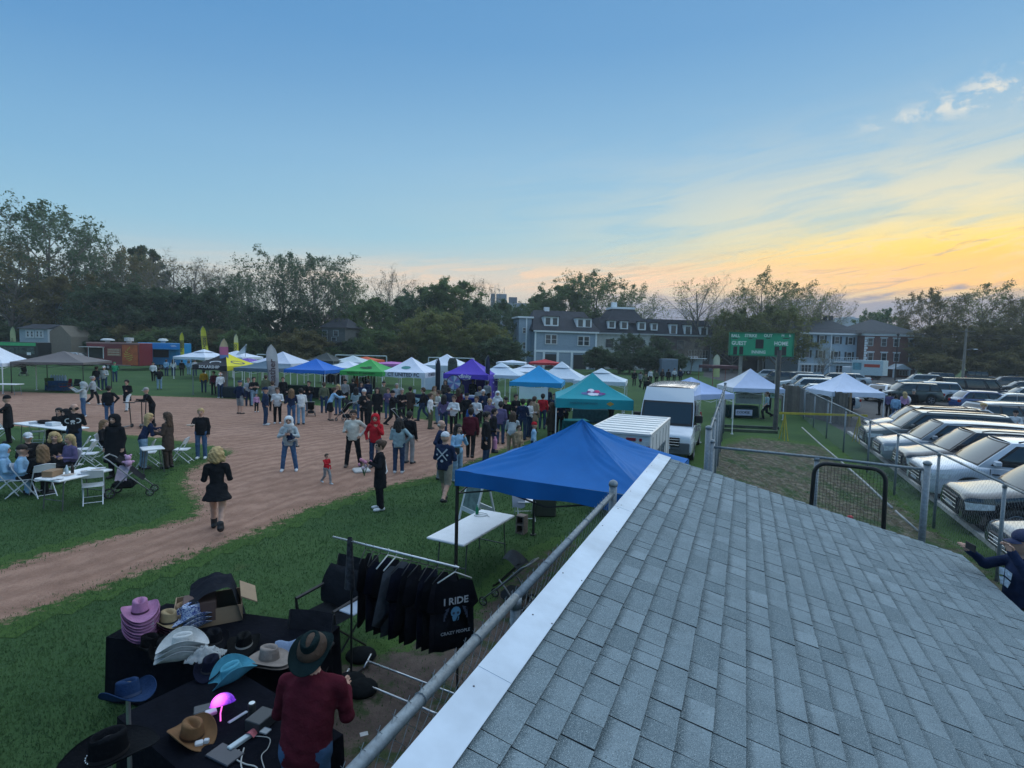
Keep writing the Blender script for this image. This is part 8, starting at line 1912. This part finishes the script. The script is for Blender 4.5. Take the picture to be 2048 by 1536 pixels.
TB2 = table(Vector((-2.36, 4.50, 0)), R(-33), 'black cloth covered stall table with chargers and a straw hat', L=1.75, W_=.95, cloth_col=(.005, .006, .010), drop=.72, group='hat stall tables')
def hp(px, py, z): return at(px, py, z)
PNK = (.44, .20, .36)
p = hp(282, 1262, .80)
for k in range(8):
 cowboy_hat(p + Vector((.004 * math.sin(k * 2.3), .004 * math.cos(k * 3.1), k * .034 - .01)), R(40), ['pink straw hat at the very bottom of the pink stack', 'pink straw hat second from the bottom of the stack', 'pink straw hat third from the bottom of the stack', 'pink straw hat in the lower middle of the stack', 'pink straw hat in the upper middle of the stack', 'pink straw hat third from the top of the stack', 'pink straw hat just under the top of the stack', 'pink straw hat topping the stack'][k], PNK, R_=.225, curl=.045, band=(.05, .02, .04), crown=.13 if k == 7 else .10)
o = MB().box((0, 0, 0), (.07, .004, .10)).build('price_tag', mk((.55, .57, .60), .6), loc=p + Vector((.17, -.10, .13)), rz=.5); tag(o, 'white tag hanging from the pink hat stack', 'tag')
p = hp(338, 1258, .80)
for k in range(4): cowboy_hat(p + Vector((0, 0, k * .03)), R(60), ['burgundy hat at the bottom behind the pink stack', 'burgundy hat second behind the pink stack', 'burgundy hat under the tan one', 'tan straw hat on top of the burgundy ones'][k], (.06, .015, .03) if k < 3 else (.36, .27, .15), R_=.17, curl=.03)
cowboy_hat(hp(365, 1228, .84), R(30), 'second tan hat peeping out behind the tan straw one', (.26, .17, .10), R_=.17, curl=.03)
def swirl():
 mt = bpy.data.materials.new('swirl'); mt.use_nodes = True; g = NG(mt.node_tree); b = mt.node_tree.nodes['Principled BSDF']; tcn = g.n('ShaderNodeTexCoord')
 n = g.noise(tcn.outputs['Object'], 26, 2, .5, 2.2); g.link(g.ramp(n, [(.0, (.012, .03, .16)), (.46, (.02, .05, .22)), (.50, (.50, .58, .66)), (.56, (.50, .58, .66)), (.60, (.03, .09, .30))]), b.inputs['Base Color']); b.inputs['Roughness'].default_value = .7; return mt
SW = swirl(); p = hp(382, 1252, .80)
for k in range(3): cowboy_hat(p + Vector((0, 0, k * .05)), R(-35), ['blue and white swirl hat at the bottom of its pile', 'blue and white swirl hat in the middle of its pile', 'blue and white swirl patterned hat on top of its pile'][k], (0, 0, 0), R_=.20, curl=.06, mat=SW, band=None, crown=.15)
WHH = (.56, .58, .58); p = hp(362, 1312, .78)
for k in range(3): cowboy_hat(p + Vector((.01 * k, .0, k * .055)), R(-62), ['white hat lowest in the white pile', 'white hat in the middle of the white pile', 'large white straw hat with a thin black cord on top of its pile'][k], WHH, R_=.215, curl=.085, band=(.02, .02, .02) if k == 2 else None, crown=.12)
for px, py, z, yaw, lab, c, r_ in ((428, 1282, .80, 40, 'black felt hat behind the clear plastic bag', (.006, .007, .010), .19), (488, 1290, .78, 20, 'black hat with a pale cord at the back of the table', (.005, .006, .007), .21), (422, 1338, .78, 10, 'navy black hat left of the turquoise one', (.006, .008, .02), .18), (300, 1292, .77, 70, 'black hat beside the foot of the pink stack', (.005, .005, .006), .18), (330, 1300, .77, 20, 'second black hat between pink and white piles', (.005, .005, .006), .18)):
 cowboy_hat(hp(px, py, z), R(yaw), lab, c, R_=r_, weave=False, band=(.30, .29, .27) if 'pale cord' in lab else (.03, .03, .035), curl=.045)
cowboy_hat(hp(466, 1352, .78), R(-48), 'turquoise straw hat with black cord on the table front', (.08, .34, .46), R_=.20, curl=.10, tilt=R(14), crown=.12)
p = hp(540, 1322, .77); cowboy_hat(p, R(80), 'taupe felt hat underneath another at the table corner', (.20, .165, .145), R_=.205, curl=.015, weave=False, band=None); cowboy_hat(p + Vector((-.01, .0, .035)), R(78), 'taupe felt hat on top at the table corner', (.25, .21, .185), R_=.205, curl=.015, weave=False, band=(.17, .14, .12))
q = MB(); q.smooth = True; q.grid(lambda u, v: ((2 * u - 1) * .16, (2 * v - 1) * .13, .05 + .10 * math.sin(PI * u) * math.sin(PI * v) + .05 * mnoise.noise((u * 9, v * 9, 2))), 16, 14); o = q.build('plastic_bag', mk((.50, .54, .56), .25, .3, 20, alpha=.45), loc=hp(412, 1322, .78)); tag(o, 'crumpled clear plastic bag between white and black hats', 'bag')
p = hp(452, 1232, .74); t = thing('cardboard_box', 'open tan cardboard box at the far end of the hat table', 'box', at(418, 1205, .92) * Vector((1, 1, 0)) if False else Vector((at(418, 1205, .92).x, at(418, 1205, .92).y, 0)), R(28)); CB = mk((.27, .19, .12), .85, .12, 4)
for x_, y_, sx_, sy_ in ((0, -.25, .7, .012), (0, .25, .7, .012), (-.345, 0, .012, .49), (.345, 0, .012, .49)): MB().box((x_, y_, .47), (sx_, sy_, .94)).build('box_side', CB, t)
MB().box((.42, 0, .98), (.2, .48, .012), ry=R(30)).build('flap', CB, t); q = MB(); q.smooth = True; q.grid(lambda u, v: (-.2 + .62 * u, -.3 + .62 * v, 1.04 + .14 * math.sin(PI * u) * (1 - v * .2) + .05 * mnoise.noise((u * 4, v * 4, 7)) - .9 * max(0, u - .72) * 2.2), 14, 12); o = q.build('cloth_bundle', cloth((.012, .014, .02)), loc=t.location, rz=R(28)); tag(o, 'black cloth bundled over the cardboard box', 'cloth')
p = hp(400, 1236, .80); o = MB().box((0, 0, .12), (.34, .3, .24), bev=.01).build('crate', mk((.10, .06, .05), .8), loc=p, rz=.5); tag(o, 'small dark box behind the swirl hats', 'box')
def stand(px, py, z, lab):
 p = hp(px, py, z); t = thing('hat_stand', lab, 'stand', (p.x, p.y, 0), 0, 'hat stands'); MB().tube([(0, 0, 0), (0, 0, z)], .016, 8).build('pole', STEEL, t); q = MB(); [q.tube([(0, 0, .02), (.24 * math.cos(k * 2.09), .24 * math.sin(k * 2.09), .015)], .012, 6) for k in range(3)]; q.build('feet', BLACKM, t); MB().sphere((0, 0, z + .05), .06, 8, 6).build('knob', BLACKM, t); return p
p = stand(256, 1392, 1.28, 'slim hat stand under the denim blue hat'); cowboy_hat(p + Vector((0, 0, .0)), R(62), 'denim blue felt hat high on a stand at the left', (.012, .032, .085), R_=.21, curl=.06, weave=False, band=(.02, .04, .09), tilt=R(-16), ry=R(6))
p = stand(217, 1508, 1.62, 'slim hat stand under the big black hat'); cowboy_hat(p, R(-38), 'big black felt hat with silver studded band nearest the camera', (.004, .005, .007), R_=.23, curl=.035, weave=False, band=(.006, .006, .008), crown=.125)
bh = [o for o in COL.objects if o.get('label', '').startswith('big black felt hat')][0]
for k in range(5): MB().sphere((.090 * math.cos(-2.2 + k * .22), .108 * math.sin(-2.2 + k * .22), .014), .006, 6, 4).build('stud', CHROME, bh)
cowboy_hat(hp(384, 1470, .77), R(60), 'brown openwork straw hat with leather cord', (.22, .115, .05), R_=.20, curl=.06, band=(.05, .025, .015), tilt=R(4))
t = thing('lamp_hat', 'glowing purple and pink sequined lamp shade on a thin stem', 'lamp', hp(447, 1440, .75)); t.rotation_euler = (R(-20), R(-14), 0)
mt = bpy.data.materials.new('sequin'); mt.use_nodes = True; g = NG(mt.node_tree); b = mt.node_tree.nodes['Principled BSDF']; tcn = g.n('ShaderNodeTexCoord'); vr = g.n('ShaderNodeTexVoronoi'); vr.inputs['Scale'].default_value = 60; g.link(tcn.outputs['Object'], vr.inputs['Vector'])
dst = g.vmath('DISTANCE', tcn.outputs['Object'], (0, -.05, .16)); hot = g.mapr(dst, .02, .10, 1, 0); colr = g.mix(hot, g.mix(g.mapr(vr.outputs['Distance'], .2, .6), (.30, .03, .75), (.05, .005, .35)), (1, .12, .65)); g.link(colr, b.inputs['Emission Color']); g.link(g.math('ADD', .55, g.math('MULTIPLY', hot, 2.2)), b.inputs['Emission Strength']); b.inputs['Base Color'].default_value = (.12, .02, .3, 1)
q = MB(); q.smooth = True; q.grid(lambda u, v: (.098 * math.sin(v * PI / 2) * math.cos(2 * PI * u), .098 * math.sin(v * PI / 2) * math.sin(2 * PI * u), .13 + .085 * math.cos(v * PI / 2)), 24, 8, closed_u=True); q.tube([(.1 * math.cos(2 * PI * k / 24), .1 * math.sin(2 * PI * k / 24), .13) for k in range(24)], .006, 5, closed=True); q.build('shade', mt, t)
MB().tube([(0, 0, .13), (-.012, -.02, .06), (-.008, -.03, 0)], .006, 6).build('stem', mk((.9, .15, .6), .5, 0, emit=.8), t)
def small(name, px, py, lab, cat, c, dims, rz=0.0, z=.748, bev=.006, rough=.5): o = MB().box((0, 0, dims[2] / 2), dims, bev=bev).build(name, mk(c, rough, .1), loc=hp(px, py, z), rz=rz); tag(o, lab, cat, 'small things on the second hat table'); return o
small('card_reader', 422, 1428, 'white card reader behind the straw hat', 'reader', (.55, .58, .62), (.09, .07, .03), .6); small('tablet', 408, 1418, 'small tablet with a white frame', 'tablet', (.05, .055, .06), (.16, .12, .012), .5)
small('charger', 398, 1490, 'white charger lying below the straw hat', 'charger', (.58, .62, .66), (.06, .05, .03), .5); small('charger', 413, 1486, 'second small white charger block', 'charger', (.50, .54, .58), (.04, .035, .035), .2)
small('power_strip', 482, 1486, 'pale power strip with cables plugged in', 'power strip', (.42, .50, .54), (.05, .22, .035), R(-28)); small('phone', 476, 1435, 'pale phone lying by the tools', 'phone', (.28, .34, .38), (.035, .18, .01), R(-30)); small('battery_box', 522, 1452, 'dark battery box with a grey label', 'box', (.03, .035, .04), (.16, .2, .10), R(-20)); small('label_card', 531, 1462, 'grey label card on the battery box', 'card', (.20, .22, .24), (.075, .065, .004), R(-20), z=.850)
small('pouch', 450, 1512, 'dark clear pouch lying on the black cloth', 'pouch', (.03, .034, .045), (.26, .16, .02), R(-25), rough=.2)
o = MB().lathe([(.028, 0), (.033, .01), (.033, .11), (.027, .122)], 14).build('drink_can', mk((.05, .055, .055), .3, .6, 9, metal=.4), loc=hp(504, 1432, .748), smooth=True); q = MB(); q.lathe([(.001, .1225), (.026, .1225)], 14, cap=False); q.build('can_lid', mk((.5, .55, .56), .3, metal=.6), o); tag(o, 'drink can standing on the second hat table', 'can')
q = MB(); q.smooth = True; q.grid(lambda u, v: ((2 * u - 1) * .05 * (1 - .4 * v), .13 * v - .06, .02 + .03 * math.sin(PI * u)), 8, 8); o = q.build('pink_purse', mk((.36, .10, .12), .7, .3, 15), loc=hp(508, 1468, .75), rz=-.3); tag(o, 'pink woven pouch with fringe beside the power strip', 'pouch')
for k, pts in enumerate([[(478, 1500), (470, 1516), (490, 1528), (512, 1534), (522, 1552)], [(488, 1496), (482, 1530), (496, 1560)], [(500, 1472), (538, 1476), (536, 1496), (523, 1512), (530, 1540)], [(498, 1460), (506, 1444), (530, 1436)]]):
 q = MB(); q.smooth = True; P = [hp(x, y, .757) for x, y in pts]; sm_ = []
 for i in range(len(P) - 1):
  for j in range(6):
   t_ = j / 6; p0, p1, p2, p3 = P[max(0, i - 1)], P[i], P[i + 1], P[min(len(P) - 1, i + 2)]; sm_.append(.5 * ((2 * p1) + (p2 - p0) * t_ + (2 * p0 - 5 * p1 + 4 * p2 - p3) * t_ ** 2 + (3 * p1 - p0 - 3 * p2 + p3) * t_ ** 3))
 q.tube(sm_, .006 if k < 2 else .004, 6); o = q.build('cable', mk((.36, .37, .36) if k < 3 else (.55, .57, .6), .6)); tag(o, ['thick pale cable curling from the power strip', 'second pale cable hanging off the power strip', 'thin cable looping right of the pink pouch', 'white plug lead above the pink pouch'][k], 'cable')
q = MB(); q.smooth = True; q.grid(lambda u, v: (-.17 + .34 * u, -.04 + .10 * math.cos(v * 3), .86 - .30 * abs(v - .45) + .012 * math.sin(u * 12)), 10, 12); pt_ = hp(585, 1285, .82); o = q.build('towel', mk((.20, .27, .40), .95, .1, 40, bump=.6, bscale=120), loc=(pt_.x, pt_.y, 0), rz=R(10)); tag(o, 'pale blue towel hung over a chair back behind the hats', 'towel')
o = camp_chair((pt_.x, pt_.y + .1, 0), R(170), 'dark chair under the pale blue towel', (.02, .02, .025))
hs = person(0, 0, 1.72, 158, 'hat seller in a burgundy sweatshirt, jeans and dark green cowboy hat, seen from behind', top='mr', bot='jn', hair='short', hc='br', arms=('hold', 'hold'), coat='loose', slim=1.25, loc=(-1.52, 4.03, 0), vox=.012, lean=.12)
h_ = body_mesh(arms=('hold', 'hold'), legs='stand', vox=.012, coat='loose', slim=1.25, lean=.12)[1]; m_ = Matrix.Translation(hs.location) @ Matrix.Rotation(hs.rotation_euler.z, 4, 'Z') @ Matrix.Diagonal((*hs.scale, 1))
ht = cowboy_hat((0, 0, 0), 0, 'x', (.006, .016, .018), R_=.20, curl=.03, weave=False, band=(.006, .006, .008), crown=.125, tilt=R(-4)); hp_ = m_ @ (h_ + Vector((0, -.03, .02))); ht.location = hp_; ht.rotation_euler = (R(16), 0, hs.rotation_euler.z); ht['label'] = 'dark green felt hat worn by the hat seller'; ht['group'] = 'cowboy hats on the stall'
t = thing('platform', 'low wooden viewing platform behind the dugout', 'platform', (5.55, 5.75, 0)); MB().box((0, 0, .47), (1.4, 1.6, .06)).build('deck', WOOD, t); [MB().box((x_, y_, .22), (.09, .09, .44)).build('post', WOOD, t) for x_ in (-.6, .6) for y_ in (-.7, .7)]
em = person(0, 0, 1.70, -55, 'man in a navy shirt and cap at the right edge holding up a phone', top='nv', bot='bk', hair='cap', hc='nv', arms=('up', 'fwd_up'), coat='loose', sleeve=1, loc=(5.50, 5.72, 0), vox=.0125, skin='l'); em.location.z = .50
q = MB(); m_ = Matrix.Translation(em.location) @ Matrix.Rotation(em.rotation_euler.z, 4, 'Z') @ Matrix.Diagonal((*em.scale, 1)); o = MB().box((0, 0, 0), (.16, .012, .08), bev=.005).build('phone', DARKP, loc=m_ @ Vector((-.02, .50, 1.56)), rz=em.rotation_euler.z); tag(o, 'phone held up by the man at the right edge', 'phone')
f = MB();
for P in ([(-.09, .06), (.0, .08), (.0, .0), (-.08, -.02)], [(.01, .08), (.09, .06), (.08, -.02), (.01, .0)], [(-.08, -.04), (.0, -.02), (.0, -.11), (-.05, -.12)], [(.01, -.02), (.08, -.04), (.05, -.12), (.01, -.11)]):
 n = len(f.v); f.add([(x, .162 - .5 * x * x + .0, 1.26 + z) for x, z in P], [tuple(range(4))])
f.build('shirt_print', mk((.42, .52, .62), .8, .4, 30), em)
# ================================================================== rack of shirts by the near fence
A, B = Vector((-2.07, 6.47, 1.70)), Vector((-.53, 5.67, 1.70)); dv = (B - A); LR = dv.length; ang = math.atan2(dv.y, dv.x); dvn = dv / LR
rk = thing('clothes_rack', 'chrome clothes rail hung with black printed shirts', 'rack', (A.x, A.y, 0), ang)
MB().tube([(-.05, 0, 1.7), (LR + .02, 0, 1.7)], .014, 8).build('rail', mk((.50, .52, .55), .25, metal=.7), rk, smooth=True)
MB().tube([(.25, 0, .04), (.25, 0, 1.72)], .013, 8).build('upright', BLACKM, rk); MB().tube([(LR - .04, .1, .04), (LR - .04, .1, 1.5), (LR - .04, 0, 1.69)], .013, 8).build('upright', BLACKM, rk)
q = MB(); [q.tube([(x_, -.3, .03), (x_, .3, .03)], .013, 6) for x_ in (.25, LR - .04)]; q.build('foot_bar', BLACKM, rk)
SHB = [cloth((.005, .006, .009)), cloth((.008, .009, .014)), cloth((.006, .008, .017))]; HNG = mk((.55, .55, .53), .5)
def shirt(x, yaw, label, m_, drop=.0, long=False, hanger=True, white=False):
 t = thing('shirt', label, 'shirt', A + dvn * x - Vector((0, 0, .0)), ang + yaw, 'black shirts on the chrome rail'); z0 = -.13 - drop
 sl = .52 if long else .24
 out = [(-.08, .0), (-.20, -.045), (-.20 - sl * .32, -.05 - sl * 1.0), (-.16 - sl * .18, -.10 - sl * 1.05), (-.215, -.26), (-.235, -.76), (-.12, -.785), (.0, -.77), (.13, -.785), (.235, -.76), (.215, -.26), (.16 + sl * .18, -.10 - sl * 1.05), (.20 + sl * .32, -.05 - sl * 1.0), (.20, -.045), (.08, .0), (.0, -.035)]
 b = MB(); n = len(out); cx, cz = 0, -.40
 rings = [1.0, .94, .72, .42, .12]; vs = []
 for side in (1, -1):
  for j, s in enumerate(rings):
   for (y_, z_) in out:
    bul = side * .045 * (1 - s * s) ** .6 + .012 * math.sin(y_ * 22 + z_ * 5 + x * 40) * (1 - s)
    vs.append((bul if j else 0, y_ * s + cx * (1 - s), z0 + z_ * s + cz * (1 - s)))
 fs = []
 for si in range(2):
  o_ = si * n * len(rings)
  for j in range(len(rings) - 1):
   for k in range(n):
    f = (o_ + j * n + k, o_ + j * n + (k + 1) % n, o_ + (j + 1) * n + (k + 1) % n, o_ + (j + 1) * n + k); fs.append(f if si == 0 else f[::-1])
  f = tuple(o_ + (len(rings) - 1) * n + k for k in range(n)); fs.append(f if si == 0 else f[::-1])
 b.smooth = True; b.add(vs, fs); b.build('fabric', m_, t)
 if hanger: h = MB(); h.smooth = True; h.tube([(0, 0, .02), (0, .02, .012), (0, .02, -.02), (0, 0, -.05)], .004, 5); h.tube([(0, -.19, -.15 - drop), (0, 0, -.055 - drop * .5), (0, .19, -.15 - drop)], .008 if white else .006, 5); h.build('hanger', HNG if white else BLACKM, t)
 return t
ORD = ['first black shirt left on the rail, bulging outward', 'second black shirt from the left on the rail', 'shirt with a brown print third from the left', 'black shirt on a white hanger near the middle', 'grey sleeved shirt on the second white hanger', 'black shirt right of the grey sleeved one', 'long sleeved black shirt in the middle of the rail', 'black shirt after the long sleeved one', 'black shirt four places from the right end', 'black shirt three places from the right end', 'black shirt just behind the printed end shirt']
for k, lab in enumerate(ORD):
 m_ = SHB[k % 3] if k != 4 else cloth((.05, .06, .075)); shirt(.46 + k * .112, R(rnd.uniform(-9, 9)) + (R(24) if k < 2 else 0), lab, m_, long=k in (4, 6), white=k in (3, 4))
es = shirt(LR - .03, R(-38), 'black shirt with white I RIDE lettering at the right end of the rail', SHB[0], white=True)
GRY = mk((.36, .38, .42), .8); fy = .052
def fm(y_, z_): return frame_mat(Vector((fy, y_, z_ - .13)), (0, 1, 0), (0, 0, 1))
text('I RIDE', .105, 'lettering', GRY, es, fm(.0, -.22), ext=.001); text('CRAZY PEOPLE', .048, 'lettering', mk((.26, .28, .32), .8), es, fm(.0, -.56), ext=.001)
q = MB(); SKB = mk((.10, .26, .42), .7); f0 = Matrix(); q.M = fm(0, -.36); n = len(q.v); q.add([(x, y, .0) for x, y in disc(0, .02, .055, 12, .06)], [tuple(range(12))]); q.add([(x, y, .0) for x, y in [(-.04, -.03), (.04, -.03), (.028, -.075), (-.028, -.075)]], [(3, 2, 1, 0)]); q.build('skull_print', SKB, es)
q = MB(); q.M = fm(0, -.36)
for sx_ in (-1, 1):
 q.add([(x, y, .002) for x, y in disc(sx_ * .024, .01, .015, 8)], [tuple(range(8))])
 for k in range(4): q.add([(sx_ * (.07 + .02 * k), .08 - .015 * k, .001), (sx_ * (.12 + .005 * k), .06 - .04 * k, .001), (sx_ * (.085 + .01 * k), .03 - .03 * k, .001)], [(0, 1, 2) if sx_ > 0 else (2, 1, 0)])
q.build('wing_print', mk((.045, .06, .10), .8), es)
o = [o for o in COL.objects if o.get('label') == ORD[2]][0]; q = MB(); q.add([(.05, y, z - .13) for y, z in ((-.08, -.30), (-.02, -.24), (.02, -.31), (.08, -.25), (.06, -.36), (.0, -.40), (-.06, -.38))], [tuple(range(7))]); q.add([(.051, y, z - .13) for y, z in disc(.02, -.42, .05, 9)], [tuple(range(9))]); q.build('shirt_print', mk((.13, .10, .08), .8, .6, 40), o)
t = thing('bandana', 'patterned dark bandanas tied at the left end of the rail', 'cloth', A + dvn * .22 + Vector((0, 0, 0)), ang); q = MB(); q.smooth = True; q.grid(lambda u, v: (.06 * math.cos(2 * PI * u) * (.5 + .6 * v), .05 * math.sin(2 * PI * u) * (.5 + .6 * v), .04 - .62 * v), 10, 8, closed_u=True); q.build('cloth', mk((.03, .032, .04), .8, .9, 22), t)
rb_ = thing('rack_base', 'chrome base rails of an empty clothes rack on the ground', 'rack', (0, 0, 0)); CH_ = mk((.55, .57, .60), .22, metal=.7)
for (x0, y0), (x1, y1) in (((735, 1322), (872, 1374)), ((690, 1352), (826, 1408))):
 q = MB(); q.smooth = True; a, b = at(x0, y0, .09), at(x1, y1, .09); q.tube([a, b], .013, 8); q.tube([a - Vector((.02, .10, .03)), a + Vector((.02, .10, .03))], .012, 6); q.tube([b, b + (b - a) * .35], .013, 8); q.build('base_rail', CH_, rb_)
for k, (px, py, z) in enumerate(((722, 1318, .05), (722, 1385, .05), (700, 1372, .05))): q = MB(); q.smooth = True; q.sphere((0, 0, .05), (.20, .17, .09), 12, 6); o = q.build('dark_bag', cloth((.012, .014, .016)), loc=at(px, py, 0)); tag(o, ['black bag on the ground by the upper rack rail', 'black bag on the ground behind the burgundy seller', 'black bundle leaning between the rack rails'][k], 'bag', 'bags behind the seller')
o = MB().box((0, 0, .012), (.08, .06, .004)).build('paper_scrap', mk((.45, .46, .47), .8), loc=at(728, 1470), rz=.4); tag(o, 'scrap of white paper on the bare earth', 'litter')
o = MB().box((0, 0, .03), (.3, .22, .06), bev=.02).build('white_scrap', mk((.55, .57, .58), .8), loc=at(1394, 886), rz=.3); tag(o, 'white scrap of plastic on the grass beside the van', 'litter')
o = MB().box((0, 0, .45), (.55, .5, .9), bev=.06).build('wheeled_bin', mk((.03, .04, .055), .5), loc=at(1408, 965, 0) * 1, rz=-.3); o.location = dn(10.9, -.95); tag(o, 'dark wheeled bin at the fence post beside the roof', 'bin')
